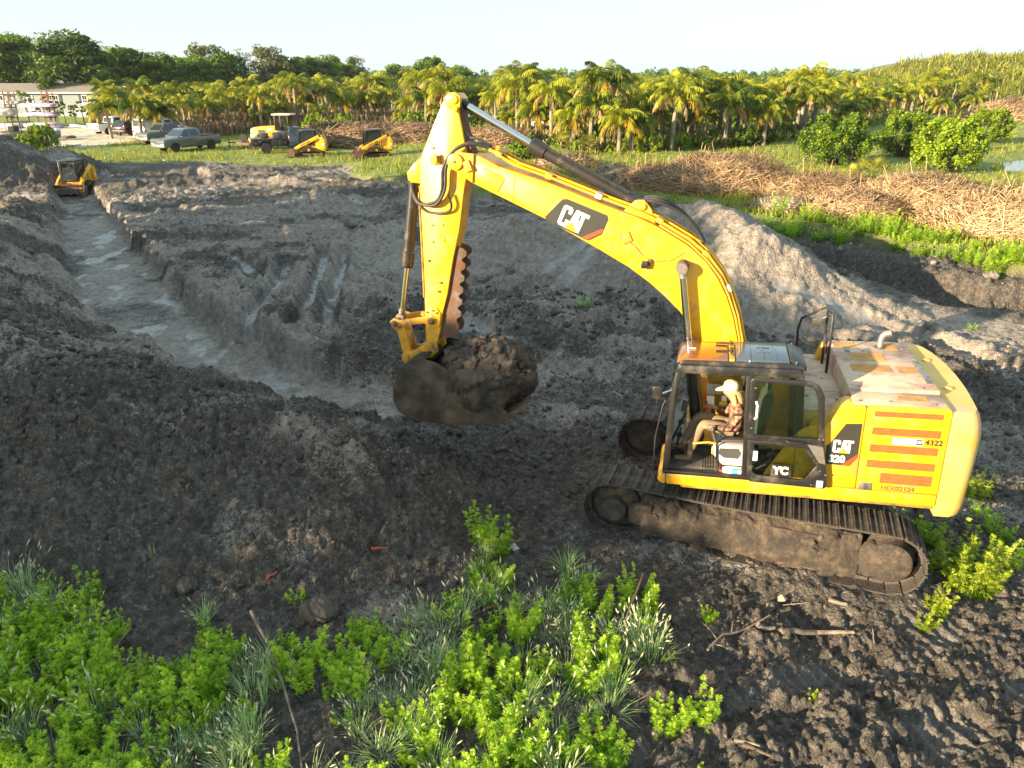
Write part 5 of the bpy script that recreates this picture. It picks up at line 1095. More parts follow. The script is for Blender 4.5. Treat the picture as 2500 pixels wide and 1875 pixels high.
rs = np.random.RandomState(21)
wv = [make_weed(300 + i, h, n, 'weed', spread=s) for i, (h, n, s) in enumerate(((.50, 10, .17), (.60, 13, .21), (.40, 9, .15), (.66, 9, .16), (.48, 15, .24)))]
wy = [make_weed(320 + i, h, n, 'weed', WEEDY, s) for i, (h, n, s) in enumerate(((.62, 14, .22), (.42, 9, .16)))]
gv = [make_grass(340, .42, 70, 'grass', 20), make_grass(341, .34, 60, 'grass', 12), make_grass(342, .46, 55, 'grass', 26, spread=.13), make_grass(343, .36, 75, 'grass', 0, spread=.09, bend=.8), make_grass(344, .52, 9, 'reed', 0, spread=.03, wd=.013, bend=.22, name='reed_clump')]
xs, ys = [p[0] for p in REGION], [p[1] for p in REGION]
def samp():
    q = (rs.uniform(min(xs), max(xs)), rs.uniform(4.3, max(ys)))
    if not inpoly(np.array([q[0]]), np.array([q[1]]), REGION)[0] or abs(q[0]) > q[1] * .85 + 2.6: return None
    if any((q[0]-g[0][0])**2 + (q[1]-g[0][1])**2 < g[1]**2 for g in GAPS): return None
    return q
pts = scatter_min(rs, 255, samp, .18, 60)
zz = gzs([p[0] for p in pts], [p[1] for p in pts], False)
ZN = [(-999, 220, 'at the patch left edge'), (220, 480, 'in the patch left part'), (480, 700, 'by the bent stick'), (700, 900, 'right of the bent stick'), (900, 1100, 'in the patch middle'), (1100, 1300, 'below the track idler'), (1300, 9999, 'at the patch right end')]
cnt = {}; pts = sorted(zip(pts, zz), key=lambda e: e[0][0] / (e[0][1] + 2.6))
for i, (q, z) in enumerate(pts):
    seedy = fbm(np.array([q[0] * .8]), np.array([q[1] * .8]), 2, 77)[0] + (.25 if q[0] > -1.5 and q[1] < 7 else -.1); z = z - .01
    grass = seedy > .20 and rs.rand() < .65 or rs.rand() < .16
    u_ = uv_of(q[0], q[1], .3) / K; zn = next(n for a, b, n in ZN if a <= u_ < b); dep = 'camera side' if q[1] < 5.6 else ('halfway back' if q[1] < 6.7 else 'berm side'); cnt[zn, dep, grass] = cnt.get((zn, dep, grass), 0) + 1; od = ORD[cnt[zn, dep, grass] - 1]
    if grass: dup(gv[rs.randint(0, 4)], (q[0], q[1], z), rs.uniform(0, 6.28), rs.uniform(.6, 1.15), 'pale grass clump %s, %s, %s' % (zn, dep, od), 'grass clumps in the foreground')
    else: dup(wv[rs.randint(0, 5)], (q[0], q[1], z), rs.uniform(0, 6.28), rs.uniform(.52, 1.12), 'green foreground ragweed %s, %s, %s' % (zn, dep, od), 'ragweed in the foreground')
def put(src, u, v, s, lab, grp=None, z=None):
    p = px(u * K, v * K, 0); zz_ = gz(p.x, p.y) if z is None else z
    return dup(src, (p.x, p.y, zz_ - .01), rs.uniform(0, 6.28), s, lab, grp)
WG = 'single weeds round the dig'
for src, u, v, s, lab in ((wv[3], 1045, 1160, 1.0, 'tall ragweed at the foot of the berm, highest of the foreground weeds'), (wv[1], 1065, 1185, .9, 'ragweed just below the tallest foreground weed'), (gv[2], 1050, 1200, .7, 'seeding grass at the foot of the tallest ragweed'),
    (gv[3], 1225, 1225, 1.1, 'dry tangled grass clump in front of the excavator idler'), (gv[4], 570, 1510, 1.15, 'upright reed clump beside the long bent stick'), (gv[4], 640, 1470, .85, 'smaller reed clump right of the long bent stick'), (gv[4], 340, 1240, .8, 'reed blades on the bare soil below the berm'), (gv[1], 440, 1330, 1.0, 'single pale grass clump on the bare soil below the berm'),
    (wv[0], 450, 1380, .7, 'small ragweed under the single pale grass clump'), (wv[2], 640, 1290, .6, 'little weed at the foot of the berm near the big clod'), (wv[3], 1440, 1570, .8, 'left one of the two ragweeds on the bare soil at lower right'), (wv[1], 1505, 1565, .85, 'right one of the two ragweeds on the bare soil at lower right'), (wy[1], 1760, 1500, .55, 'sprawling yellow-green weed alone on the dark soil at lower right'),
    (wy[1], 1500, 1670, .6, 'yellow-green weed at the bottom edge of the photo'), (wy[1], 1560, 1690, .5, 'small yellow weed right at the bottom edge'), (wy[0], 2085, 1260, 1.15, 'tall sunlit yellow-green weed behind the excavator track'), (wy[0], 2120, 1240, 1.2, 'bushy sunlit weed right of the excavator track'), (wy[0], 2050, 1230, .9, 'sunlit weed touching the end of the excavator track'),
    (wy[1], 2020, 1310, .9, 'low sunlit weed below the end of the track'), (wy[1], 2000, 1340, .7, 'lowest weed behind the track end'), (wv[4], 2180, 1200, .9, 'shaded weed at the right of the sunlit weeds'), (wv[1], 2160, 1150, .8, 'green weed beside the counterweight'), (wy[0], 2110, 1060, .75, 'weed rising right of the counterweight'), (wv[2], 2120, 1110, .9, 'leafy weed under the counterweight edge'), (wv[1], 1990, 1170, .8, 'green weed in the shade under the counterweight'), (wv[0], 1940, 1150, .7, 'green weed between the track and the counterweight'),
    (gv[3], 1255, 662, 1.6, 'bright green grass patch alone on the churned plateau'), (gv[3], 1275, 660, 1.5, 'right-hand half of the lone grass patch on the plateau'), (wv[2], 2100, 705, .6, 'small weed by the right-hand trench'), (wv[2], 1390, 1345, .8, 'weed with drooping stems right of the weed patch'), (wv[4], 1370, 1300, 1.0, 'tall ragweed by the fallen branch'), (wv[0], 1530, 1330, .45, 'thin weed on the dark soil before the track'), (wv[2], 1450, 1440, .6, 'small spreading weed near the forked branch')):
    put(src, u, v, s, lab, WG)
# low weeds along the rim of the black soil at the right
for i in range(46):
    t = i / 45; u = 1640 + 560 * t + rs.uniform(-8, 8); v = 475 + 48 * t + 44 * t * t + rs.uniform(-11, 9); p = px(u * K, v * K, .42)
    dup(wv[rs.randint(0, 5)], (p.x, p.y, gz(p.x, p.y)), rs.uniform(0, 6.28), rs.uniform(.9, 1.6), 'green weed on the black soil rim below the frond heaps, %s' % ORD[i], 'weeds on the black soil rim')
for q in wv + wy + gv: hide_src(q)
# field grass: uncountable blades
nb = NB()
n = 26000; Y = np.exp(rs.uniform(np.log(24), np.log(105), n)); Xr = rs.uniform(-1, 1, n) * (Y * .80 + 2); h_, c_, g_, w_, s_ = terrain(Xr, Y)
k = (g_ > .6) & (rs.rand(n) < .85) & (outdist(Xr, Y, PONDP) > .3); Xr, Y, h_ = Xr[k], Y[k], h_[k]; n = len(Xr); P = np.stack([Xr, Y, h_ - .02], -1)
for j in range(5):
    az = rs.uniform(0, 6.28, n); L = rs.uniform(.10, .42, n) * np.clip(fbm(Xr * .15, Y * .15, 3, 88) + .85, .3, 1.6); o_ = np.stack([np.cos(az), np.sin(az), 0 * az], -1); sd = np.stack([-np.sin(az), np.cos(az), 0 * az], -1) * .03
    B = P + rs.normal(0, .16, (n, 3)) * np.array([1, 1, 0]); tip = B + o_ * (L * .4)[:, None] + np.array([0, 0, 1]) * L[:, None]; m_ = (B + tip) / 2 - o_ * (L * .08)[:, None]
    nb.quads(B - sd, B + sd, m_ + sd * .7, m_ - sd * .7, rs.uniform(.1, .9, n)); nb.quads(m_ - sd * .7, m_ + sd * .7, tip + sd * .1, tip - sd * .1, rs.uniform(.2, 1, n))
stuff(nb.build('field_grass', GRASSG), 'rough green grass of the field behind the dig', 'grass')
# undergrowth under the palms
def under(name, n, u0, u1, dep, m, hh, label, wide=.05):
    nb = NB(); u = rs.uniform(u0, u1, n); fu = np.interp(u, [150,240,330,440,560,680,800,930,1040,1180,1300,1420,1530,1640,1780,1900,2010,2120,2250,2500], [p[1] for p in FRONT[:20]]); Y = fu + rs.uniform(-1, dep, n); X = np.array([pxd(a, 300, b).x for a, b in zip(u, Y)])
    z = gzs(X, Y, False); P = np.stack([X, Y, z], -1)
    for j in range(4):
        az = rs.uniform(0, 6.28, n); el = rs.uniform(.5, 1.5, n); L = hh * rs.uniform(.35, 1.1, (n, 1)); d = np.stack([np.cos(az) * np.cos(el), np.sin(az) * np.cos(el), np.sin(el)], -1); sd = np.stack([-np.sin(az), np.cos(az), 0 * az], -1) * wide
        B = P + rs.normal(0, .35, (n, 3)) * np.array([1, 1, .1]); m_ = B + d * L * .6; tip = B + d * L - np.array([0, 0, .25]) * L
        nb.quads(B - sd * .6, B + sd * .6, m_ + sd, m_ - sd, rs.uniform(.1, .9, n)); nb.quads(m_ - sd, m_ + sd, tip + sd * .2, tip - sd * .2, rs.uniform(.1, .9, n))
    return stuff(nb.build(name, m), label, 'undergrowth')
under('dry_undergrowth', 5200, 230, 1000, 26, DEADF, 1.9, 'dry hanging fronds and stalks under the left half of the palm grove', .06)
under('green_undergrowth', 6500, 900, 2500, 30, SHRUBL, 1.3, 'green undergrowth among the palms in the right half of the grove', .10)
under('dry_undergrowth', 1500, 1000, 2500, 16, DEADF, 1.3, 'dry stalks among the palms in the right half of the grove', .06)
# shrubs
sv = [make_shrub(400, 2.6, 1.9, 'shrub', SHRUBL, 125, 130, .075), make_shrub(401, 2.2, 1.4, 'shrub', SHRUBL, 100, 120, .072), make_shrub(402, 1.5, 1.1, 'shrub', SHRUBL, 70, 95, .068)]
for lab, k, u, v, Y_, s in (('largest round bright green shrub in the meadow right of the boom', 0, 1800, 358, 0, 1.25), ('dark green shrub behind and between the two bright ones', 1, 1945, 340, 0, 1.45), ('upright bright green shrub right of the palmetto', 1, 2035, 372, 0, 1.5), ('small upright bright shrub by the pond, farthest right', 1, 2130, 312, 0, 1.35),
    ('bright bush before the grove just left of the dry brush heap', 2, 690, 292, 0, 1.6), ('bright bush before the grove above the dry brush heap', 2, 745, 285, 0, 1.5), ('bush left of the excavator stick', 2, 885, 290, 0, 1.6), ('bush touching the excavator stick', 2, 900, 275, 0, 1.4), ('low bush at the left before the yard', 1, 94, 312, 0, .95), ('bush lower left of the bright yard bush', 2, 60, 318, 0, .9), ('small bright shrub under the stick cylinder', 2, 1135, 345, 0, 1.1),
    ('round bush at the foot of the grove right of the cylinder', 2, 1400, 330, 0, 1.0), ('green bush at the grove foot beside the lone palm', 2, 1460, 326, 0, .9), ('pair bush at the grove foot left of the shrubs', 2, 1600, 318, 0, 1.0), ('green bush among trunks left of the shrubs', 2, 1650, 312, 0, 1.0), ('dense bush at the grove edge behind the cylinder', 2, 1290, 318, 0, 1.4), ('bush by the yard fence right of the sand', 2, 330, 285, 0, .8)):
    p = px(u * K, v * K, .35); dup(sv[k], (p.x, p.y, gz(p.x, p.y)), rs.uniform(0, 6.28), s, lab, 'shrubs round the meadow')
for q in sv: hide_src(q)
def make_palmetto(seed, n, L, lab, loc, s=1):
    rs_ = np.random.RandomState(seed); root = thing('palmetto', lab, 'palmetto', loc); nb = NB()
    for i in range(n):
        az = rs_.uniform(0, 6.28); el = rs_.uniform(.25, 1.4); d = np.array([math.cos(az) * math.cos(el), math.sin(az) * math.cos(el), math.sin(el)]); c = d * L * rs_.uniform(.5, .85); sd = unit(np.cross(d, [0, 0, 1])); u_ = np.cross(sd, d)
        nb.quads(np.array([-sd * .012]), np.array([sd * .012]), np.array([c + sd * .01]), np.array([c - sd * .01]), np.array([.4]))
        for j in np.linspace(-1.25, 1.25, 13):
            dd = unit(d * math.cos(j) + sd * math.sin(j) + u_ * .12); ln = L * .5 * rs_.uniform(.85, 1.1); w = np.cross(dd, u_) * .022; nb.quads(np.array([c]), np.array([c + dd * ln * .55 + w]), np.array([c + dd * ln - np.array([0, 0, .06])]), np.array([c + dd * ln * .55 - w]), np.array([rs_.uniform(.3, .9)]))
    nb.build('fan_leaves', PALMETTO, root); return root
for i, (lab, u, v, n_, L_) in enumerate((('spiky palmetto between the shrubs and the dry frond heaps', 1880, 395, 34, 1.5), ('small palmetto left of the spiky one', 1830, 400, 16, 1.0), ('palmetto clump behind the stick cylinder', 1270, 330, 26, 1.3), ('dark palmetto at the grove edge above the boom', 1215, 320, 20, 1.3), ('pale fan palm left of the excavator stick', 905, 285, 26, 1.5), ('low fan leaves among the dry frond heaps', 1760, 430, 14, .8))):
    p = px(u * K, v * K, .35); make_palmetto(500 + i, n_, L_, lab, (p.x, p.y, gz(p.x, p.y)))
# heaps of dry fronds and brush
STRAW = [leafmat('dry_frond_tan', (.20, .125, .062), (.56, .41, .24), scale=1.6, trans=.1), leafmat('dry_frond_brown', (.12, .070, .038), (.38, .25, .14), scale=1.6, trans=.1), leafmat('dry_frond_grey', (.20, .17, .135), (.48, .43, .36), scale=1.6, trans=.1)]
def heap(name, lab, cx, cy, rx, ry, hh, n, mk, seed, ln=(.4, 1.5), rot=0., z0=None, w=.018):
    rs_ = np.random.RandomState(seed); zb = gz(cx, cy) if z0 is None else z0; root = thing(name, lab, 'brush pile', (cx, cy, zb), (0, 0, rot)); parts = [NB(), NB()]
    core = ICO[2]; cv = np.array(core[0]); cv = cv * (1 + .12 * rs_.normal(0, 1, (len(cv), 1))) * np.array([rx * .86, ry * .86, hh * .84]); cv[:, 2] = np.maximum(cv[:, 2], -.2); npmesh('packed_core', cv, np.array(core[1]), STRAW[1], root, tint=rs_.uniform(.0, .5, len(cv)), smooth=True)
    k = n; d = unit(rs_.normal(0, 1, (k, 3))); d[:, 2] = np.abs(d[:, 2]); C = d * np.array([rx, ry, hh]) * rs_.uniform(.80, 1.10, (k, 1)) * (1 + .22 * fbm(d[:, 0] * 2.2 + seed, d[:, 1] * 2.2 + d[:, 2], 3, 19))[:, None]; C[:, 2] += .06 * fbm(C[:, 0] * 2, C[:, 1] * 2, 2, seed % 50)
    T = unit(np.cross(d, rs_.normal(0, 1, (k, 3)) * np.array([.4, .4, 1.6]) + .001)); T = unit(T + np.array([.35, 0, 0]) * np.sign(rs_.normal(0, 1, (k, 1)))); L = rs_.uniform(*ln, (k, 1)) * rs_.rand(k, 1) ** .5
    A = C - T * L / 2 - d * .10 * L + rs_.normal(0, .05, (k, 3)); B = C + d * .06; E = C + T * L / 2 - d * .16 * L - np.array([0, 0, .18]) * L; sd = unit(np.cross(T, d)) * w * rs_.uniform(.5, 1.6, (k, 1)); tn = np.clip(rs_.normal(.5, .28, k), 0, 1)
    sel = rs_.rand(k) < .62
    for nb, q in zip(parts, (sel, ~sel)):
        nb.quads(A[q] - sd[q] * .6, A[q] + sd[q] * .6, B[q] + sd[q], B[q] - sd[q], tn[q]); nb.quads(B[q] - sd[q], B[q] + sd[q], E[q] + sd[q] * .3, E[q] - sd[q] * .3, tn[q])
    st = rs_.choice(k, max(10, k // 45), replace=False); A2 = C[st]; dd = unit(d[st] + rs_.normal(0, .5, (len(st), 3))); dd[:, 2] = np.abs(dd[:, 2]) + .1; LL = rs_.uniform(.3, 1.1, (len(st), 1)) * np.minimum(hh, 1.3); s2 = unit(np.cross(dd, [0, .3, 1.])) * .012; M2 = A2 + dd * LL * .6; E2 = A2 + dd * LL + np.array([.25, 0, -.25]) * LL
    parts[0].quads(A2 - s2, A2 + s2, M2 + s2, M2 - s2, tn[st]); parts[0].quads(M2 - s2, M2 + s2, E2 + s2 * .3, E2 - s2 * .3, tn[st])
    if hh > .5:
        sm_ = MB()
        for q in range(int(6 + rx * 5)):
            dd_ = unit(rs_.normal(0, 1, 3)); dd_[2] = abs(dd_[2]) * .6; c_ = dd_ * np.array([rx, ry, hh]) * 1.0; t_ = unit(np.cross(dd_, rs_.normal(0, 1, 3))); l_ = rs_.uniform(.5, 1.3); b_ = c_ + dd_ * .1 * rs_.rand(); sm_.tube([b_ - t_ * l_ * .5, b_ + rs_.normal(0, .06, 3), b_ + t_ * l_ * .5], [.035, .028, .012], 5)
        so_ = sm_.build('dead_stems', STRAW[2], root, fix=False); so_['kind'] = 'stuff'
    parts[0].build('dry_fronds', STRAW[mk], root); parts[1].build('stalks', STRAW[(mk + 1) % 3 if mk != 1 else 0], root); return root
def hp(lab, u, v, rx, ry, hh, n, mk, seed, rot=0., ln=(.5, 2.0), w=.0125, name='brush_pile'):
    p = px(u * K, v * K, .40); return heap(name, lab, p.x, p.y, rx, ry, hh, n, mk, seed, ln, rot, None, w)
hp('grey dry frond heap just behind the boom end', 1330, 400, 1.4, 1.0, 1.0, 3600, 2, 1, .1)
hp('low tan frond heap left of the largest one', 1415, 408, 2.3, 1.3, 1.2, 6000, 0, 2, -.1)
hp('largest tan frond heap right of the boom', 1560, 414, 3.6, 1.9, 1.9, 11000, 0, 3, -.12)
hp('flat heap of pale fronds and stalks in the middle of the row', 1765, 432, 3.3, 1.6, 1.25, 8000, 0, 4, -.2)
hp('brown heap below the flat pale fronds', 1850, 468, 2.2, 1.0, 1.05, 5000, 1, 5, -.2)
hp('rounded straw-coloured heap, second from the right', 1990, 462, 2.9, 1.6, 1.7, 9000, 0, 6, -.3)
hp('heap of coarse dry fronds at the right edge', 2180, 508, 2.6, 1.7, 1.7, 8000, 0, 7, -.4)
hp('heap of grey split stems at the foot of the frond row', 1690, 456, 1.6, .7, .55, 2000, 2, 8, -.2, (.5, 1.4), .022)
hp('flattened fronds between the two right-hand heaps', 2085, 490, 1.9, .9, .9, 3400, 0, 9, -.35)
hp('reddish brush heap behind the parked skid steers', 770, 306, 6.0, 2.6, 2.1, 8000, 1, 10, .05, (.8, 3.4), .022)
hp('reddish brush heap between skid steer and excavator stick', 880, 304, 5.0, 2.5, 1.7, 5500, 1, 11, 0, (.8, 3.0), .022)
hp('low brush heap behind the excavator boom nose', 1080, 312, 4.0, 2.0, 1.5, 4000, 1, 12, 0, (.6, 2.6), .02)
hp('small dry brush left of the palmetto clump', 1225, 362, 2.2, 1.2, .9, 2600, 1, 13, 0, (.4, 1.8), .016)
hp('rust-brown dry thicket at the far right of the meadow', 2190, 262, 6.5, 3.5, 2.8, 5000, 1, 14, 0, (.8, 2.8), .03)

# ------------------------------------------------------------------ vehicles
TYRE = mat('tyre_rubber', (.022, .022, .022), .85, var=.2, dirt=(.10, .085, .065), dirt_amt=.3)
RIM = mat('alloy_rim', (.38, .38, .39), .35, metal=.8, var=.1); RIMB = mat('black_rim', (.03, .03, .03), .35, metal=.4)
LAMP = mat('headlamp_lens', (.75, .75, .72), .15, var=.05, coat=.5); TAIL = mat('tail_lamp_red', (.45, .02, .015), .25, coat=.5)
def wheel(par, x, y, r, w, rim=RIM, side=1):
    mb = MB(); mb.lathe([(r*.62, -w/2), (r*.92, -w/2), (r, -w*.32), (r, w*.32), (r*.92, w/2), (r*.62, w/2), (r*.58, w*.3), (r*.58, -w*.3)], 22, c=(x, y, r)); t = mb.build('wheel', TYRE, par, smooth=40)
    mb = MB(); o = side * w * .34
    mb.lathe([(r*.60, -.01), (r*.60, .015), (r*.52, .0), (r*.2, .0), (r*.16, .03), (.01, .03)], 18, c=(x, y + (o if side > 0 else o), r))
    for k in range(5):
        a = k * 1.2566; mb.box((x + .2*r, y + o - .012, r - .05*r*2), (x + .56*r, y + o + .014, r + .05*r*2), rot=(0, a, 0), c=(x, y + o, r))
    mb.build('rim', rim, t, smooth=30); return t
def arches(x0, x1, zb, cx, r, n=7):
    """bottom edge from x0 to x1 (x0 > x1) with wheel arches at cx"""
    out = [(x0, zb)]
    for c in sorted(cx, reverse=True):
        for k in range(n + 1): a = math.pi * k / n; out.append((c + r * math.cos(a), max(zb, .30 + r * math.sin(a) * 1.02)))
    return out + [(x1, zb)]
def greenhouse(mb, P, belt, top, w, tap):
    """tapered cabin: P polygon (x,z)"""
    wy = lambda z: w - tap * max(0, (z - belt)) / (top - belt); n = len(P)
    vs = [(x, wy(z), z) for x, z in P] + [(x, -wy(z), z) for x, z in P]
    mb.add(vs, [tuple(range(n)), tuple(range(n, 2*n))[::-1]] + [(i, n + i, n + (i+1) % n, (i+1) % n) for i in range(n)]); return wy
def vehicle(name, label, cat, L, paint, top_line, cabin, wb, wr, W=1.0, belt=1.2, ht=1.9, tap=.20, windows=(), zb=.42, rim=RIM, arch=None, tailx=None, extra=None):
    root = thing(name, label, cat); arch = arch or wr * 1.22
    low = list(top_line); x0, x1 = low[0][0], low[-1][0]
    bot = arches(low[0][0] - .05, low[-1][0] + .05, zb, wb, arch)
    mb = MB(); mb.prism(low + bot[::-1], -W, W); mb.build('body', paint, root, bevel=.035, smooth=50)
    mb = MB(); wy = greenhouse(mb, cabin, belt, ht, W - .05, tap); mb.build('cabin', paint, root, bevel=.03, smooth=50)
    for P in windows:
        for s in (1, -1):
            mb = MB(); n = len(P); vs = [(x, s * (wy(z) + .004), z) for x, z in P] + [(x, s * (wy(z) - .03), z) for x, z in P]; mb.add(vs, [tuple(range(n)), tuple(range(n, 2*n))[::-1]] + [(i, (i+1) % n, n+(i+1) % n, n+i) for i in range(n)]); mb.build('window', CARGLASS, root, smooth=0)
    for (a, b, nm) in ((cabin[0], cabin[1], 'windshield'), (cabin[-1], cabin[-2], 'rear_window')):
        sx = 1 if nm[0] == 'w' else -1
        def at(t): x, z = a[0] + (b[0]-a[0])*t, a[1] + (b[1]-a[1])*t; return x + sx * .012, z + .008, wy(z) - .10
        (xa, za, ya), (xb, zb_, yb) = at(.12), at(.90)
        mb = MB(); mb.add([(xa, ya, za), (xa, -ya, za), (xb, -yb, zb_), (xb, yb, zb_), (xa - sx*.03, ya, za), (xa - sx*.03, -ya, za), (xb - sx*.03, -yb, zb_), (xb - sx*.03, yb, zb_)], [(0,1,2,3),(7,6,5,4),(0,4,5,1),(1,5,6,2),(2,6,7,3),(3,7,4,0)]); mb.build(nm, CARGLASS, root, smooth=0)
    for x in wb:
        for s in (1, -1): wheel(root, x, s * (W - .12), wr, .26, rim, s)
    for s in (1, -1):
        zt = top_line[1][1] if len(top_line) > 1 else .9
        mb = MB(); mb.box((x0 - .10, s*(W-.30) - .2, zt - .28), (x0 + .012, s*(W-.30) + .2, zt - .08)); mb.build('headlight', LAMP, root, bevel=.02)
        mb = MB(); mb.box((x1 - .012, s*(W-.10) - .09, .85), (x1 + .08, s*(W-.10) + .105, 1.12)); mb.build('tail_light', TAIL, root, bevel=.015)
        mb = MB(); mb.ball((cabin[0][0] - .25, s * (W + .12), belt + .08), (.06, .10, .07), 1, .05); mb.build('side_mirror', paint, root)
    mb = MB(); mb.box((x0 - .04, -W + .12, .45), (x0 + .05, W - .12, .68)); mb.build('front_bumper', RIM if paint is not None else RIM, root, bevel=.03)
    mb = MB(); mb.box((x0 - .02, -W + .55, .72), (x0 + .025, W - .55, .98)); mb.build('grille', DGREY, root, bevel=.01)
    mb = MB(); mb.box((x1 - .05, -W + .1, .48), (x1 + .05, W - .1, .66)); mb.build('rear_bumper', DGREY, root, bevel=.03)
    return root
def by_wheels(root, f, r, half, z=None):
    """stand a vehicle by the photo pixels of its near front and rear wheel contacts"""
    a, b = px(*f), px(*r); h = (a - b).normalized(); ang = math.atan2(h.y, h.x); c = (a + b) / 2; nrm = Vector((-h.y, h.x, 0))
    if nrm.y < 0: nrm = -nrm
    c = c + nrm * half; root.location = (c.x, c.y, gz(c.x, c.y) - .02 if z is None else z); root.rotation_euler = (0, 0, ang); return root
GREYT = mat('grey_metallic_paint', (.12, .14, .16), .28, metal=.4, var=.06, coat=.6); WHT = mat('white_car_paint', (.74, .74, .72), .3, var=.05, coat=.4, dirt=(.45, .42, .36), dirt_amt=.15); BLKP = mat('black_car_paint', (.015, .016, .018), .2, coat=.6); DBLUE = mat('dark_blue_paint', (.035, .055, .075), .22, metal=.4, coat=.6, var=.1); OLDG = mat('dull_grey_green_paint', (.09, .105, .10), .45, var=.15)
PU_TOP = [(2.92, .60), (2.95, .98), (2.80, 1.13), (1.40, 1.22), (-.96, 1.22), (-.98, 1.20), (-2.90, 1.24), (-2.94, .60)]
PU_CAB = [(1.45, 1.215), (.66, 1.86), (.40, 1.92), (-.66, 1.92), (-.84, 1.86), (-.96, 1.215)]
PU_WIN = ([(1.16, 1.26), (.62, 1.78), (.32, 1.80), (.32, 1.26)], [(.22, 1.26), (.22, 1.80), (-.58, 1.80), (-.80, 1.30), (-.80, 1.26)])
def bed(root, m=RUB):
    mb = MB(); mb.box((-2.82, -.82, 1.225), (-1.06, .82, 1.262)); mb.build('bed_cover', m, root, bevel=.01)
    for s in (1, -1): mb = MB(); mb.box((-2.88, s*.90 - .06, 1.225), (-1.0, s*.90 + .06, 1.30)); mb.build('bed_rail', DGREY, root, bevel=.01)
t = vehicle('pickup_truck', 'grey crew-cab pickup parked on the grass beyond the dig', 'truck', 5.9, GREYT, PU_TOP, PU_CAB, (1.85, -1.85), .43, 1.0, windows=PU_WIN, rim=RIMB); bed(t); by_wheels(t, (426, 372), (521, 363), .9)
for s in (1, -1):
    for x in (.25, -.75): mb = MB(); mb.box((x, s * 1.0 - .012, 1.06), (x + .16, s * 1.0 + .025, 1.09)); mb.build('door_handle', GREYT, t)
    mb = MB(); mb.box((-1.2, s * .93 - .1, .36), (1.2, s * .93 + .1, .42)); mb.build('running_board', DGREY, t)
t = vehicle('pickup_truck', 'white crew-cab pickup parked left of the dark car among the palms', 'truck', 5.6, WHT, PU_TOP, PU_CAB, (1.75, -1.75), .40, .95, windows=PU_WIN); bed(t); by_wheels(t, (325, 324), (273, 328), .9)
SUV_TOP = [(2.30, .55), (2.34, .90), (2.15, 1.0), (1.15, 1.10), (-2.15, 1.12), (-2.28, .95), (-2.30, .55)]; SUV_CAB = [(1.25, 1.09), (.45, 1.62), (.10, 1.68), (-1.60, 1.66), (-1.95, 1.50), (-2.18, 1.09)]
SUV_WIN = ([(1.0, 1.14), (.42, 1.55), (.15, 1.58), (.15, 1.14)], [(.05, 1.14), (.05, 1.58), (-.85, 1.58), (-.85, 1.14)], [(-.95, 1.14), (-.95, 1.57), (-1.6, 1.54), (-1.85, 1.16)])
t = vehicle('car', 'black estate car parked between the white pickup and the white van', 'car', 4.6, BLKP, SUV_TOP, SUV_CAB, (1.42, -1.42), .35, .92, belt=1.1, ht=1.68, windows=SUV_WIN, zb=.32); by_wheels(t, (372, 326), (314, 332), .85)
VAN_TOP = [(2.90, .50), (2.94, 1.0), (2.70, 1.18), (2.1, 1.36), (-2.82, 1.36), (-2.88, .50)]; VAN_CAB = [(2.15, 1.35), (1.45, 2.08), (1.15, 2.20), (-2.55, 2.22), (-2.78, 2.12), (-2.84, 1.35)]
t = vehicle('cargo_van', 'white cargo van with a ladder rack parked among the palms', 'van', 5.8, WHT, VAN_TOP, VAN_CAB, (1.75, -1.70), .37, 1.0, belt=1.36, ht=2.2, tap=.12, windows=([(1.85, 1.42), (1.35, 1.98), (.72, 2.0), (.72, 1.42)], [(.55, 1.45), (.55, 1.98), (-.3, 1.98), (-.3, 1.45)]), zb=.38); by_wheels(t, (455, 336), (372, 344), .9)
for x in (1.0, -.6, -2.2):
    mb = MB(); mb.tube([(x, -.75, 2.2), (x, -.75, 2.36), (x, .75, 2.36), (x, .75, 2.2)], .03, 6); mb.build('roof_rack', RIM, t)
for y in (-.5, .5):
    mb = MB(); mb.tube([(1.6, y, 2.40), (-2.5, y, 2.40)], .035, 6); mb.build('ladder_rail', WHITE, t)
mb = MB(); mb.box((-2.4, 1.003, 1.0), (-.6, 1.006, 1.7)); mb.build('side_lettering_panel', mat('van_grey_print', (.55, .56, .57), .5, var=.25, scale=9), t, smooth=0)
t = vehicle('pickup_truck', 'old dark pickup with a black rack in front of the white van', 'truck', 5.5, OLDG, PU_TOP, PU_CAB, (1.7, -1.7), .38, .93, windows=PU_WIN); by_wheels(t, (385, 352), (463, 345), .85)
for x in (-1.05, -2.8):
    mb = MB(); mb.tube([(x, .85, 1.2), (x, .85, 2.0), (x, -.85, 2.0), (x, -.85, 1.2)], .03, 6); mb.build('rack_hoop', BLK, t)
for y in (.85, -.85): mb = MB(); mb.tube([(-1.05, y, 2.0), (-2.8, y, 2.0)], .025, 6); mb.build('rack_rail', BLK, t)
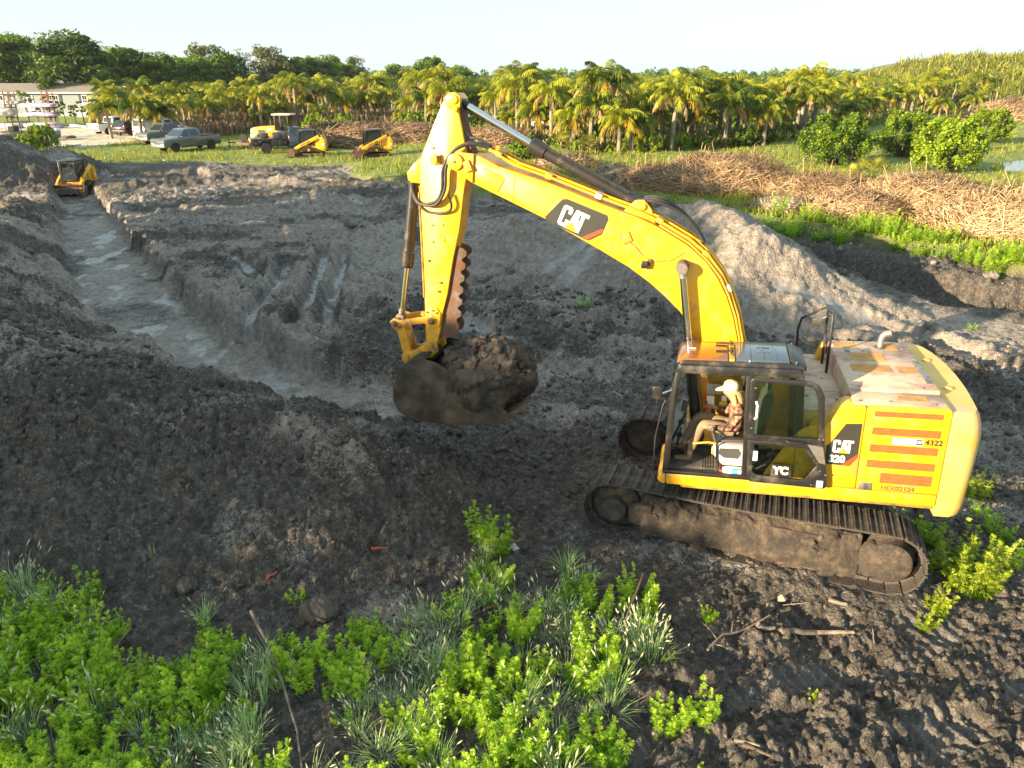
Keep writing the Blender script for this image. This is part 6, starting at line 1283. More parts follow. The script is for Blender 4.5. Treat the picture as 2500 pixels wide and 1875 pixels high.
# black service flatbed with a dark blue cab
ST_TOP = [(3.0, .62), (3.03, 1.02), (2.85, 1.2), (1.5, 1.30), (-.10, 1.30), (-.12, .62)]
t = vehicle('service_truck', 'dark blue service truck with a black flatbed body beside the wheel loader', 'truck', 6, DBLUE, ST_TOP, [(1.55, 1.295), (.95, 1.92), (.75, 1.98), (.05, 1.98), (-.05, 1.92), (-.10, 1.295)], (2.05,), .42, 1.0, belt=1.3, ht=1.98, windows=([(1.3, 1.36), (.90, 1.84), (.15, 1.86), (.15, 1.36)],), zb=.5)
for s in (1, -1):
    wheel(t, -1.95, s * .86, .42, .32, RIM, s)
    mb = MB(); mb.box((-3.0, s*.80 - .22, .55), (-2.42, s*.80 + .22, 1.02)); mb.box((-1.5, s*.80 - .22, .55), (-.2, s*.80 + .22, 1.05)); mb.prism([(-2.4, .98), (-2.3, 1.05), (-1.6, 1.05), (-1.52, .98)], s*.80 - .22, s*.80 + .22); mb.build('tool_box', BLK, t, bevel=.02)
    for q in ((-.9, .8), (-.45, .8), (-2.7, .8), (-2.0, 1.12)): mb = MB(); mb.box((q[0]-.04, s*1.022 - .006, q[1]-.04), (q[0]+.04, s*1.022 + .006, q[1]+.04)); mb.build('box_latch', CHROME, t)
mb = MB(); mb.box((-3.05, -1.0, 1.062), (-.15, 1.0, 1.13)); mb.build('flatbed_deck', BLK, t, bevel=.01)
mb = MB(); mb.tube([(-.22, .9, 1.13), (-.22, .9, 2.05), (-.22, -.9, 2.05), (-.22, -.9, 1.13)], .035, 6); mb.tube([(-.22, 0, 1.13), (-.22, 0, 2.05)], .03, 6); mb.build('headache_rack', BLK, t)
mb = MB(); mb.box((-2.2, .2, 1.135), (-1.6, .8, 1.5)); mb.box((-1.3, -.6, 1.135), (-.6, .3, 1.55)); mb.build('bed_equipment', DGREY, t, bevel=.03)
mb = MB(); mb.box((-2.95, .55, 1.135), (-2.45, .95, 1.38)); mb.build('white_tool_chest', WHITE, t, bevel=.02)
t.scale = (1.08,) * 3; by_wheels(t, (768, 370), (655, 374), .9)
# small trailer and propane tank left of the wheel loader
p = px(612, 362); tr = thing('utility_trailer', 'small black utility trailer standing left of the wheel loader', 'trailer', (p.x, p.y, gz(p.x, p.y)), (0, 0, R(175)))
mb = MB(); mb.box((-1.5, -.8, .50), (1.0, .8, .60)); mb.build('trailer_deck', BLK, tr, bevel=.01); mb = MB(); mb.tube([(1.0, .5, .55), (2.1, 0, .52), (1.0, -.5, .55)], .04, 6); mb.build('drawbar', BLK, tr); mb = MB(); mb.tube([(2.0, 0, .9), (2.0, 0, .05)], .04, 6); mb.build('jack_stand', BLK, tr)
mb = MB(); mb.box((-1.5, .78, .40), (.9, .82, .56)); mb.build('side_rail', mat('trailer_red_band', (.22, .05, .03), .6), tr)
for y in (.86, -.86): wheel(tr, -.6, y, .34, .2, RIMB, 1 if y > 0 else -1)
mb = MB(); mb.lathe([(.02, 0), (.34, .03), (.34, .22), (.02, .25)], 20, c=(.5, -.1, .98)); mb.build('spare_wheel', TYRE, tr)
# wheel loader ----------------------------------------------------------
CATB = mat('logo_red_patch', (.35, .03, .02), .5)
def sidelogo(par, x, z, y, h, s=1):
    sg = -1 if y > 0 else 1
    logo(par, lambda u, v, w: (x + sg * u, y + (w if y > 0 else -w), z + v), h, WHITE, CATB)
pl = px(676, 369); pl = Vector((pl.x, pl.y, 0)); wl = thing('wheel_loader', 'yellow wheel loader with a tall cab parked behind the service truck', 'loader', (pl.x, pl.y + 2.2, gz(pl.x, pl.y + 2.2)), (0, 0, R(-4)))
mb = MB(); mb.prism([(-.35, 1.0), (-.35, 2.05), (-2.3, 1.92), (-2.62, 1.80), (-2.7, 1.55), (-2.7, 1.0)], -.72, .72); hood = mb.build('engine_hood', YEL, wl, bevel=.06); sidelogo(hood, -.85, 1.72, -.735, .26); sidelogo(hood, -.85, 1.72, .735, .26)
for s in (1, -1): mb = MB(); mb.prism([(-1.35, 1.30), (-1.28, 1.68), (-1.85, 1.72), (-1.95, 1.60), (-1.95, 1.30)], s*.735 - .008, s*.735 + .008); mb.build('side_grille', DGREY, hood, smooth=0)
mb = MB(); mb.box((-2.72, -.55, 1.1), (-2.705, .55, 1.7)); mb.build('rear_grille', DGREY, hood)
mb = MB(); mb.prism([(-2.72, .62), (-2.72, 1.02), (.6, 1.02), (.6, .62)], -.6, .6); mb.build('rear_frame', YELD, wl, bevel=.04); mb = MB(); mb.box((-2.85, -.95, .62), (-2.55, .95, 1.0)); mb.build('counterweight', YEL, wl, bevel=.06)
mb = MB(); mb.tube([(-1.1, .35, 1.95), (-1.1, .35, 2.45), (-1.16, .35, 2.55)], .05, 10); mb.build('exhaust_stack', DGREY, wl)
cb = MB()
for (x, y) in ((-.30, .68), (-.30, -.68), (.92, .62), (.92, -.62)): cb.tube([(x, y, 1.02), (x * .96, y, 2.95)], .055, 6)
cb.box((-.36, -.74, 1.0), (1.0, .74, 1.65)); lc = cb.build('cab', BLK, wl, bevel=.015)
mb = MB(); mb.prism([(-.55, 2.95), (-.5, 3.06), (1.15, 3.06), (1.2, 2.95)], -.82, .82); mb.build('cab_roof', mat('cream_roof', (.70, .62, .42), .5), lc, bevel=.03)
for s in (1, -1): pane('cab_window', [(-.28, s*.70, 1.66), (.92, s*.66, 1.66), (.90, s*.66, 2.94), (-.28, s*.70, 2.94)], GLASS, lc)
pane('cab_window', [(.97, -.6, 1.66), (.97, .6, 1.66), (.92, .6, 2.94), (.92, -.6, 2.94)], GLASS, lc); pane('cab_window', [(-.36, -.6, 1.66), (-.36, .6, 1.66), (-.33, .6, 2.94), (-.33, -.6, 2.94)], GLASS, lc)
mb = MB(); mb.box((0, -.25, 1.65), (.5, .25, 1.8)); mb.box((0, -.25, 1.8), (.12, .25, 2.4)); mb.build('seat', SEATM, lc, bevel=.03); mb = MB(); mb.tube([(.9, .5, 1.7), (.8, 0, 2.05)], .03, 6); mb.build('steering_column', DGREY, lc)
mb = MB(); mb.box((.98, -.4, .6), (2.2, .4, 1.3)); mb.build('front_frame', YELD, wl, bevel=.04)
for s in (1, -1):
    mb = MB(); mb.prism([(1.35, 1.75), (1.55, 1.85), (2.6, 1.45), (3.3, .75), (3.25, .5), (3.0, .55), (2.4, 1.15), (1.4, 1.5)], s*.5 - .07, s*.5 + .07); mb.build('lift_arm', YEL, wl, bevel=.02)
    for x in (-1.75, 1.6): wheel(wl, x, s * .95, .68, .5, mat('yellow_rim', (.7, .42, .03), .5) if (x, s) == (-1.75, 1) else bpy.data.materials['yellow_rim'], s)
    mb = MB(); mb.prism([(2.5, 1.2), (1.0, 1.38), (.95, 1.44), (2.5, 1.5)], s*.95 - .26, s*.95 + .26); mb.build('front_fender', BLK, wl, bevel=.02)
mb = MB(); mb.prism([(3.2, .1), (4.1, .05), (4.05, .12), (3.4, .3), (3.3, .7), (3.5, 1.1), (3.4, 1.15), (3.15, .75)], -1.25, 1.25); mb.build('bucket', RUSTM, wl, bevel=.015)
mb = MB(); mb.tube([(1.5, 0, 1.8), (2.5, 0, 1.75), (3.2, 0, 1.1)], .08, 8); mb.build('tilt_cylinder', BLK, wl)
# compact track loaders ----------------------------------------------------
def track_loader(label, group='compact track loaders'):
    r = thing('compact_track_loader', label, 'loader', group=group)
    mb = MB(); mb.prism([(-1.35, .45), (-1.42, .75), (-1.38, 1.35), (-1.15, 1.45), (-.6, 1.40), (-.6, .45)], -.62, .62); mb.build('engine_body', YEL, r, bevel=.04)
    mb = MB(); mb.box((-.6, -.55, .42), (.75, .55, .85)); mb.build('chassis', YELD, r, bevel=.03)
    cbm = MB()
    for s in (1, -1):
        cbm.prism([(.78, .85), (.86, .85), (.72, 2.03), (.62, 2.03)], s*.47 - .035, s*.47 + .035); cbm.prism([(-.58, 1.3), (-.48, 1.3), (-.46, 2.03), (-.56, 2.03)], s*.47 - .035, s*.47 + .035); cbm.prism([(-.58, 1.25), (.80, 1.0), (.79, 1.08), (-.58, 1.36)], s*.47 - .034, s*.47 + .034)
    cbm.box((-.60, -.52, 2.0), (.74, .52, 2.10)); c = cbm.build('cab', BLK, r, bevel=.012)
    for s in (1, -1): pane('side_screen', [(.76, s*.47, 1.10), (-.52, s*.47, 1.36), (-.50, s*.47, 2.0), (.66, s*.47, 2.0)], CARGLASS if s == 1 else CARGLASS, c)
    pane('front_door', [(.83, -.44, .90), (.83, .44, .90), (.70, .44, 1.99), (.70, -.44, 1.99)], GLASS, c); mb = MB(); rings(mb, [(-.46, .88), (.46, .88), (.46, 2.0), (-.46, 2.0)], [(-.38, .98), (.38, .98), (.36, 1.92), (-.36, 1.92)], 0, .03); mb.v = [(.845 - (z - .9) * .12 + y, x, z) for x, y, z in mb.v]; mb.build('door_frame', BLK, c)
    mb = MB(); mb.box((-.2, -.26, .9), (.2, .26, 1.1)); mb.box((-.28, -.26, 1.1), (-.14, .26, 1.75)); mb.build('seat', SEATM, c, bevel=.04)
    for s in (1, -1):
        mb = MB(); mb.prism([(-1.28, 1.30), (-1.20, 1.72), (-1.02, 1.80), (-.2, 1.42), (.75, .98), (1.12, .75), (1.22, .42), (1.10, .25), (.95, .30), (.92, .62), (.55, .80), (-.4, 1.22), (-.95, 1.46), (-1.10, 1.30)], s*.70 - .075, s*.70 + .075); arm = mb.build('lift_arm', YEL, r, bevel=.02)
        mb = MB(); mb.prism([(-1.42, .62), (-1.44, 1.20), (-1.16, 1.74), (-1.02, 1.70), (-.98, 1.2), (-1.05, .62)], s*.62 - .06, s*.62 + .16 if s > 0 else s*.62 + .06); 
        mb.v = [(x, y if s > 0 else y - .05, z) for x, y, z in mb.v]; tw = mb.build('rear_tower', YEL, r, bevel=.02); sidelogo(tw, -1.22, .98, s*.785 if s > 0 else -.735, .20)
        mb = MB(); mb.prism([(-1.18, 1.62), (-.98, 1.84), (-.86, 1.80), (-1.0, 1.55)], s*.70 - .085, s*.70 + .085); mb.build('arm_pivot', BLK, r, bevel=.01)
        mb = MB(); mb.prism([(.25, 1.16), (.62, .95), (.58, .90), (.2, 1.10)], s*.78 - .002, s*.78 + .002); mb.build('red_stripe', REDP, arm, smooth=0)
        mb = MB(); mb.prism([(-.15, 1.30), (.15, 1.15), (.1, 1.08), (-.2, 1.22)], s*.777 - .002, s*.777 + .002); mb.build('logo_panel', DECALB, arm, smooth=0)
        out = [(-1.15, .12), (-1.02, .02), (.92, .02), (1.05, .14), (1.02, .28), (.86, .36), (.1, .80), (-.05, .84), (-.2, .80), (-1.02, .42), (-1.15, .30)]; inn = [(-1.06, .14), (-.98, .08), (.88, .08), (.97, .16), (.95, .24), (.82, .30), (.08, .72), (-.05, .76), (-.18, .72), (-.98, .35), (-1.06, .27)]
        mb = MB(); rings(mb, out, inn, s*.66 - .2, s*.66 + .2); tk = mb.build('rubber_track', RUB, r, smooth=30)
        mb = MB(); mb.prism([(-.9, .12), (.85, .12), (.7, .30), (-.85, .32)], s*.66 - .1, s*.66 + .1); mb.build('track_frame', MUDM, tk, bevel=.02); mb = MB(); mb.lathe([(.02, -.1), (.16, -.1), (.16, .1), (.09, .12), (.09, .2), (.02, .2)] if s > 0 else [(.02, -.2), (.09, -.2), (.09, -.12), (.16, -.1), (.16, .1), (.02, .1)], 14, c=(-.05, s*.66, .60)); mb.build('drive_sprocket', YELD, tk)
        for x in (-.98, .88): mb = MB(); mb.cyl((x, s*.66 - .12, .21), (x, s*.66 + .12, .21), .12, 14); mb.build('idler', RUSTM, tk)
    mb = MB(); prof = [(1.12, .08), (2.0, .03), (2.0, .06), (1.30, .16), (1.18, .32), (1.22, .55), (1.36, .70), (1.30, .73), (1.12, .58), (1.06, .3)]; mb.prism(prof, -1.0, 1.0); bk = mb.build('bucket', RUSTM, r, smooth=30)
    for s in (1, -1): mb = MB(); mb.prism([(1.12, .08), (1.98, .03), (1.62, .40), (1.36, .70), (1.12, .58)], s*1.0 - .015, s*1.0 + .015); mb.build('bucket_side', RUSTM, bk)
    mb = MB(); mb.box((-.5, -.3, 2.1), (.2, .3, 2.13)); mb.build('roof_panel', ROOFB, c)
    return r
def stand(r, u, v, ang, z=0.0, dz=0.0):
    p = px(u, v, z); r.location = (p.x, p.y, gz(p.x, p.y) + dz); r.rotation_euler = (0, 0, R(ang)); return r
l0 = track_loader('compact yellow track loader working at the end of the trench, person inside'); stand(l0, 186, 446, -82, .0, .03)
l1 = dup(l0, (0, 0, 0), 0, 1, 'yellow compact track loader parked in front of the service truck'); stand(l1, 758, 381, 187)
l2 = dup(l0, (0, 0, 0), 0, 1, 'yellow compact track loader parked nearest the excavator stick'); stand(l2, 916, 389, 200)
mb = MB(); gx, gy = np.meshgrid(np.linspace(1.15, 1.9, 14), np.linspace(-.95, .95, 30), indexing='ij'); hz2 = .10 + .42 * np.sin(np.pi * np.clip((1.95 - gx) / .85, 0, 1)) * (1 - .5 * np.abs(gy)) + .15 * lumps(gx / .18, gy / .18, 8); ii = np.arange(14 * 30).reshape(14, 30)
sl = npmesh('soil_load', np.stack([gx, gy, hz2], -1).reshape(-1, 3), np.stack([ii[:-1, :-1], ii[1:, :-1], ii[1:, 1:], ii[:-1, 1:]], -1).reshape(-1, 4), MUDM, smooth=True); sl.location = l0.location; sl.rotation_euler = l0.rotation_euler; tag(sl, 'brown soil lying in the bucket of the working track loader', 'soil')
# dark utility cart with a cage bed
p = px(45, 345); ut = thing('utility_cart', 'black utility cart with a tubular cage bed at the left edge', 'cart', (p.x, p.y, gz(p.x, p.y)), (0, 0, R(185)))
mb = MB(); mb.prism([(1.7, .4), (1.75, .85), (1.0, 1.05), (-1.6, 1.0), (-1.65, .4)], -.72, .72); mb.build('body', BLK, ut, bevel=.05)
for x in (-1.6, -.9, -.2, .5):
    mb = MB(); mb.tube([(x, .7, 1.0), (x, .7, 1.9), (x, -.7, 1.9), (x, -.7, 1.0)], .03, 6); mb.build('cage_hoop', BLK, ut)
for y in (.7, -.7): mb = MB(); mb.tube([(-1.6, y, 1.9), (.5, y, 1.9)], .03, 6); mb.build('cage_rail', BLK, ut)
mb = MB(); mb.box((-.1, -.6, 1.0), (.4, .6, 1.5)); mb.build('seat', SEATM, ut, bevel=.06)
for x in (-1.1, 1.15):
    for s in (1, -1): wheel(ut, x, s * .66, .36, .28, RIMB, s)

# ------------------------------------------------------------------ buildings and yard things
SIDING = mat('grey_siding', (.23, .265, .29), .7, var=.05); SHING = mat('brown_shingles', (.22, .19, .165), .9, var=.2, scale=4); TRIM = mat('white_trim', (.78, .78, .76), .5); SHUT = mat('dark_blue_shutter', (.03, .04, .06), .6)
hc = pxd(115, 285, 126); HX = 10.5
house = thing('mobile_home', 'long grey mobile home with white trim and dark shutters', 'house', (hc.x - 1.5, 126, -.35), (0, 0, R(3)))
mb = MB(); mb.box((-HX, 0, .8), (HX, 8, 4.0)); wall = mb.build('wall', SIDING, house, smooth=0)
for k in range(10): mb = MB(); z = 1.0 + k * .3; mb.box((-HX + .02, -.02, z), (HX - .02, -.003, z + .03)); mb.build('siding_board', SIDING, wall, smooth=0)
mb = MB(); mb.prism([(-.5, 3.98), (4.0, 5.35), (8.5, 3.98), (8.4, 3.88), (4.0, 5.2), (-.4, 3.88)], -HX - .4, HX + .4, axis='x'); roof = mb.build('roof', SHING, house, smooth=0)
mb = MB(); mb.box((-HX - .4, -.56, 3.84), (HX + .4, -.5, 4.02)); mb.build('fascia', TRIM, house, smooth=0)
for s in (-1, 1): mb = MB(); mb.prism([(0, 3.95), (4.0, 5.15), (8, 3.95)], s * HX - .02, s * HX + .02, axis='x'); mb.build('gable', TRIM, house, smooth=0)
mb = MB(); mb.box((-HX - .05, -.06, .78), (-HX + .25, .0, 4.0)); mb.build('corner_trim', TRIM, house, smooth=0); mb = MB(); mb.box((HX - .25, -.06, .78), (HX + .05, 0, 4.0)); mb.build('corner_trim', TRIM, house, smooth=0)
mb = MB(); mb.box((-HX, -.05, -.1), (HX, .1, .78)); mb.build('skirting', mat('pale_skirting', (.36, .42, .43), .7), house, smooth=0)
for (x, w, sh) in ((-5.3, 1.0, -1), (2.6, .9, 0), (3.6, .9, 1), (8.2, .9, -1)):
    mb = MB(); rings(mb, [(x - w/2, 2.0), (x + w/2, 2.0), (x + w/2, 3.6), (x - w/2, 3.6)], [(x - w/2 + .09, 2.09), (x + w/2 - .09, 2.09), (x + w/2 - .09, 3.51), (x - w/2 + .09, 3.51)], -.09, -.022); wf = mb.build('window', TRIM, house, smooth=0)
    mb = MB(); mb.box((x - w/2 + .09, -.05, 2.09), (x + w/2 - .09, -.03, 3.51)); mb.build('pane', CARGLASS, wf, smooth=0)
    mb = MB(); mb.box((x - w/2 + .09, -.075, 2.77), (x + w/2 - .09, -.052, 2.84)); mb.box((x - .02, -.074, 2.85), (x + .02, -.053, 3.5)); mb.build('muntin', TRIM, wf, smooth=0)
    if sh: mb = MB(); mb.box((x + sh * (w/2 + .08), -.08, 2.0), (x + sh * (w/2 + .45), -.022, 3.6)); mb.build('shutter', SHUT, house, smooth=0)
mb = MB(); mb.box((-1.1, -.08, 1.2), (-.1, -.022, 3.5)); dr_ = mb.build('door', mat('pale_door', (.62, .66, .68), .5), house, smooth=0); mb = MB(); mb.box((-.9, -.1, 2.4), (-.3, -.082, 3.2)); mb.build('door_pane', CARGLASS, dr_, smooth=0)
def simple_shed(name, label, u, v, Y, w, d, h, m, rm, rise=.9, mono=False, rot=0):
    p = pxd(u, v, Y); r = thing(name, label, 'building', (p.x, Y, -.4), (0, 0, R(rot))); mb = MB(); mb.box((-w/2, 0, 0), (w/2, d, h)); mb.build('wall', m, r, smooth=0)
    mb = MB()
    if mono: mb.prism([(-.4, h - .05), (d + .3, h + rise), (d + .3, h + rise + .12), (-.4, h + .08)], -w/2 - .3, w/2 + .3, axis='x')
    else: mb.prism([(-.4, h - .05), (d/2, h + rise), (d + .4, h - .05), (d + .4, h + .08), (d/2, h + rise + .13), (-.4, h + .08)], -w/2 - .3, w/2 + .3, axis='x')
    mb.build('roof', rm, r, smooth=0)
    for k in range(int(w / .8)):
        x = -w/2 + .4 + k * .8; mb = MB(); e = rise / (d + .3 if mono else d / 2); mb.tube([(x, -.4, h + .10), (x, d if mono else d/2, h + .10 + e * (d + .4 if mono else d/2 + .4) * .97)], .03, 4); mb.build('roof_rib', rm, r)
    return r
METR = mat('white_metal_roof', (.72, .76, .80), .4, metal=.2, var=.05); DARKW = mat('dark_shed_wall', (.05, .045, .04), .8)
simple_shed('metal_shed', 'open shed with a white ribbed metal roof behind the grey house', 10, 215, 142, 9, 6, 4.3, DARKW, METR, 1.2, True)
simple_shed('barn', 'grey gabled roof showing through the palms left of centre', 345, 215, 128, 6.0, 9, 3.6, WHITE, METR, 1.2, False, 60)
simple_shed('small_shed', 'pale shed roof peeking out of the grove above the stick cylinder', 1335, 272, 86, 3.6, 3, 2.1, TRIM, mat('cream_flat_roof', (.75, .66, .48), .6), .25, True)
simple_shed('low_porch', 'pale low porch roof in front of the mobile home right end', 225, 268, 122, 5.0, 3, 2.0, GREYP, METR, .5, True)
# utility pole with a wire
p = pxd(22, 215, 138); o = thing('utility_pole', 'leaning wooden utility pole above the grey house', 'pole', (p.x, 138, -.4), (0, R(-5), 0)); mb = MB(); mb.tube([(0, 0, 0), (0, 0, 7.6)], [.14, .10], 8); mb.build('post', BARK, o); mb = MB(); mb.tube([(0, 0, 7.3), (-4, 2, 6.3), (-9, 4, 6.0)], .02, 4); mb.build('wire', DGREY, o)
# wrapped bundles of nursery stock on racks
PURP = mat('purple_wrap', (.36, .25, .52), .5, var=.3, scale=3, col2=(.62, .55, .72)); WWRAP = mat('white_wrap', (.45, .43, .41), .5, var=.15, scale=2); REDR = mat('red_steel_rack', (.15, .035, .025), .6)
def bundle(lab, u, v, w, d, h, m, seed, zoff=0., n=1):
    p = px(u, v); rs_ = np.random.RandomState(seed); iv = np.array(ICO[2][0]); q = np.sign(iv) * np.abs(iv) ** .6 * np.array([w, d, h]) * (1 + .10 * rs_.normal(0, 1, (len(iv), 1))); q[:, 2] += h * .8 + zoff; o = npmesh('wrapped_bundle', q, np.array(ICO[2][1]), m, smooth=True); o.location = (p.x, p.y, gz(p.x, p.y)); return tag(o, lab, 'bundle', 'wrapped bundles in the yard')
bundle('purple wrapped bundle lying on the ground in the yard', 108, 313, 2.2, .9, .40, PURP, 1)
bundle('purple wrapped bundle on the lower rack shelf', 106, 311, 2.0, .6, .25, PURP, 2, 1.4)
bundle('purple wrapped bundle on the upper rack shelf', 109, 311, 2.3, .6, .25, PURP, 3, 2.5)
bundle('white wrapped bundle on the ground at the left edge', 15, 313, 2.4, 1.0, .35, WWRAP, 4); bundle('white wrapped bundle on the rack at the left edge', 8, 311, 2.0, .8, .5, WWRAP, 5, 1.5); bundle('pale wrapped bundle top of the rack at the left edge', 20, 309, 2.6, .5, .25, WWRAP, 6, 2.8)
for lab, u, v, m in (('red steel storage rack holding the purple bundles', 118, 311, REDR), ('dark steel storage rack at the left edge', 25, 310, RUSTM)):
    p = px(u, v); r = thing('storage_rack', lab, 'rack', (p.x, p.y, gz(p.x, p.y)), (R(-3), R(4), 0))
    for (x, y) in ((-.25, 0), (.35, 0), (-.2, 1.2), (.4, 1.2)): mb = MB(); mb.box((x - .07, y - .05, 0), (x + .07, y + .05, 4.4)); mb.build('upright', m, r)
    for z in (1.2, 2.4, 3.8): mb = MB(); mb.box((-.3, -.05, z), (.42, 1.25, z + .12)); mb.build('cross_beam', m, r)
# pipes, cone, bin, boxes, pallet
PVC = mat('white_pvc_pipe', (.80, .80, .80), .4)
for i, (u0, v0, u1, v1) in enumerate(((170, 306, 205, 311), (172, 308, 212, 313), (168, 313, 250, 310), (190, 311, 240, 311))):
    a, b = px(u0, v0), px(u1, v1); mb = MB(); mb.tube([(a.x, a.y, gz(a.x, a.y) + .12), (b.x, b.y, gz(b.x, b.y) + .12)], .12, 8); tag(mb.build('pipe', PVC), ('steep white pipe at the left of the pipe stack', 'white pipe lying beside the steep one', 'longest white pipe lying flat in the yard', 'short white pipe behind the longest one')[i], 'pipe', 'white pipes in the yard')
p = px(221, 319); o = thing('traffic_cone', 'orange traffic cone in the sandy yard', 'cone', (p.x, p.y, gz(p.x, p.y))); ORG = mat('cone_orange', (.75, .16, .02), .5); mb = MB(); mb.lathe([(.22, .04), (.05, 1.0), (.03, 1.02)], 14, axis='z'); mb.build('cone_body', ORG, o); mb = MB(); mb.box((-.3, -.3, 0), (.3, .3, .05)); mb.build('base', ORG, o); mb = MB(); mb.lathe([(.155, .42), (.11, .68)], 14, axis='z'); mb.build('band', WHITE, o)
p = px(131, 336); o = thing('storage_bin', 'blue and white storage bin on the sand', 'bin', (p.x, p.y, gz(p.x, p.y))); mb = MB(); mb.prism([(-.62, 0), (.62, 0), (.68, .75), (-.68, .75)], -.45, .45); mb.build('bin_body', mat('bin_blue', (.12, .17, .30), .5), o, bevel=.03); mb = MB(); mb.box((-.74, -.5, .75), (.74, .5, .95)); mb.build('lid', WHITE, o, bevel=.03)
p = px(150, 356); mb = MB(); mb.box((-1.6, -.6, 0), (1.6, .6, .10)); o = mb.build('concrete_slab', mat('slab_concrete', (.42, .40, .36), .9, var=.15), smooth=0); o.location = (p.x, p.y, gz(p.x, p.y) + .02); tag(o, 'flat grey slab lying at the edge of the sand', 'slab')
p = px(168, 338); mb = MB(); mb.ball((0, 0, .12), (.7, .4, .2), 4, .3, 1); o = mb.build('debris_heap', RUSTM); o.location = (p.x, p.y, gz(p.x, p.y)); tag(o, 'small dark debris heap on the sand beside the slab', 'debris')
p = px(490, 322); o = thing('green_bin', 'small green bin before the palms above the grey pickup', 'bin', (p.x, p.y, gz(p.x, p.y))); mb = MB(); mb.prism([(-.35, .1), (.35, .1), (.42, 1.1), (-.42, 1.1)], -.35, .35); mb.build('bin_body', mat('bin_green', (.03, .16, .04), .5), o, bevel=.03); mb = MB(); mb.box((-.45, -.4, 1.1), (.45, .4, 1.17)); mb.build('lid', mat('bin_lid', (.02, .10, .03), .5), o, bevel=.02)
p = px(525, 322); o = thing('old_engine', 'dark heap of machine parts before the palms', 'machine parts', (p.x, p.y, gz(p.x, p.y))); mb = MB(); mb.ball((0, 0, .5), (.8, .5, .6), 9, .4, 1); mb.build('engine_block', RUSTM, o); mb = MB(); mb.tube([(-.5, 0, .6), (-.9, 0, 1.0), (-.4, 0, 1.3)], .08, 6); mb.tube([(.4, .1, .7), (.9, 0, .4)], .1, 6); mb.build('pipes', DGREY, o)
# young staked trees in front of the house
for i, (u, v, h) in enumerate(((72, 303, 4.4), (95, 303, 2.6), (125, 303, 3.8), (142, 302, 2.4), (160, 303, 3.0), (185, 304, 2.6), (205, 303, 3.4), (225, 304, 2.2))):
    p = px(u, v); sap = make_tree(700 + i, h, h * .22, ('tallest yellow-green', 'short bushy', 'tall thin', 'small rounded', 'pale feathery', 'slim olive', 'narrow upright', 'smallest right-hand')[i] + ' young tree planted before the grey house', LEAF[1], 14, 26, .14, name='sapling'); sap.location = (p.x, p.y, gz(p.x, p.y))
for i, (u, v) in enumerate(((295, 350), (127, 368))):
    p = px(u, v); mb = MB(); mb.tube([(0, 0, -.2), (.05, 0, 1.3)], .03, 6); o = mb.build('fence_stake', STEEL); o.location = (p.x, p.y, gz(p.x, p.y)); tag(o, ('thin metal stake in the grass left of the grey pickup', 'thin stake by the bright bush at the left')[i], 'stake')
# pond
pm = mat('pond_water', (.04, .05, .045), .05, var=.1, spec=.8); mb = MB(); mb.prism([(p[0], p[1]) for p in PONDP], .10, .16, axis='z'); w_ = mb.build('water', pm, smooth=0); struct(w_)

# ------------------------------------------------------------------ people
SKIN = mat('skin', (.44, .23, .15), .55, var=.06); HAIR = mat('blond_hair', (.50, .33, .14), .6, var=.3, scale=30, col2=(.62, .45, .22)); CAPM = mat('cream_cap', (.62, .56, .43), .8, var=.05); PANTS = mat('khaki_trousers', (.22, .16, .095), .9, var=.2, scale=6); BOOT = mat('brown_boot', (.19, .115, .065), .7, var=.25, scale=8)
def plaid():
    m = mat('plaid_shirt', (.20, .085, .055), .9); N, L = m.node_tree.nodes, m.node_tree.links; b = N['Principled BSDF']; tc = nd(m, 'ShaderNodeTexCoord')
    cols = []
    for d in ('X', 'Z', 'Y'):
        w = nd(m, 'ShaderNodeTexWave', wave_type='BANDS', bands_direction=d); w.inputs['Scale'].default_value = 5.5; L.new(tc.outputs['Object'], w.inputs['Vector']); cols.append(w.outputs['Fac'])
    a = nd(m, 'ShaderNodeMath', operation='ADD'); L.new(cols[0], a.inputs[0]); L.new(cols[1], a.inputs[1]); c = nd(m, 'ShaderNodeMath', operation='ADD'); L.new(a.outputs[0], c.inputs[0]); L.new(cols[2], c.inputs[1])
    mul = nd(m, 'ShaderNodeMath', operation='MULTIPLY'); mul.inputs[1].default_value = .33; L.new(c.outputs[0], mul.inputs[0])
    r = nd(m, 'ShaderNodeValToRGB'); e = r.color_ramp.elements; e[0].position = .30; e[0].color = (.10, .040, .028, 1); e[1].position = .75; e[1].color = (.36, .19, .125, 1); L.new(mul.outputs[0], r.inputs[0]); L.new(r.outputs[0], b.inputs['Base Color']); return m
PLAID = plaid()
def skinned(name, verts, edges, m, parent, root=0, sub=2):
    """Skin modifier over a joint graph; verts = (x, y, z, radius)"""
    me = bpy.data.meshes.new(name); me.from_pydata([v[:3] for v in verts], edges, []); o = bpy.data.objects.new(name, me); COL.objects.link(o)
    sk = o.modifiers.new('s', 'SKIN'); sk.use_smooth_shade = True; sb = o.modifiers.new('u', 'SUBSURF'); sb.levels = sb.render_levels = sub
    for i, v in enumerate(verts):
        d = me.skin_vertices[0].data[i]; r = v[3]; d.radius = (r, r) if not hasattr(r, '__len__') else r; d.use_root = (i == root)
    dg = bpy.context.evaluated_depsgraph_get(); me2 = bpy.data.meshes.new_from_object(o.evaluated_get(dg)); COL.objects.unlink(o); bpy.data.objects.remove(o)
    me2.name = name; me2.materials.clear(); me2.materials.append(m); me2.polygons.foreach_set('use_smooth', [True] * len(me2.polygons)); o = bpy.data.objects.new(name, me2); COL.objects.link(o); o.parent = parent; return o
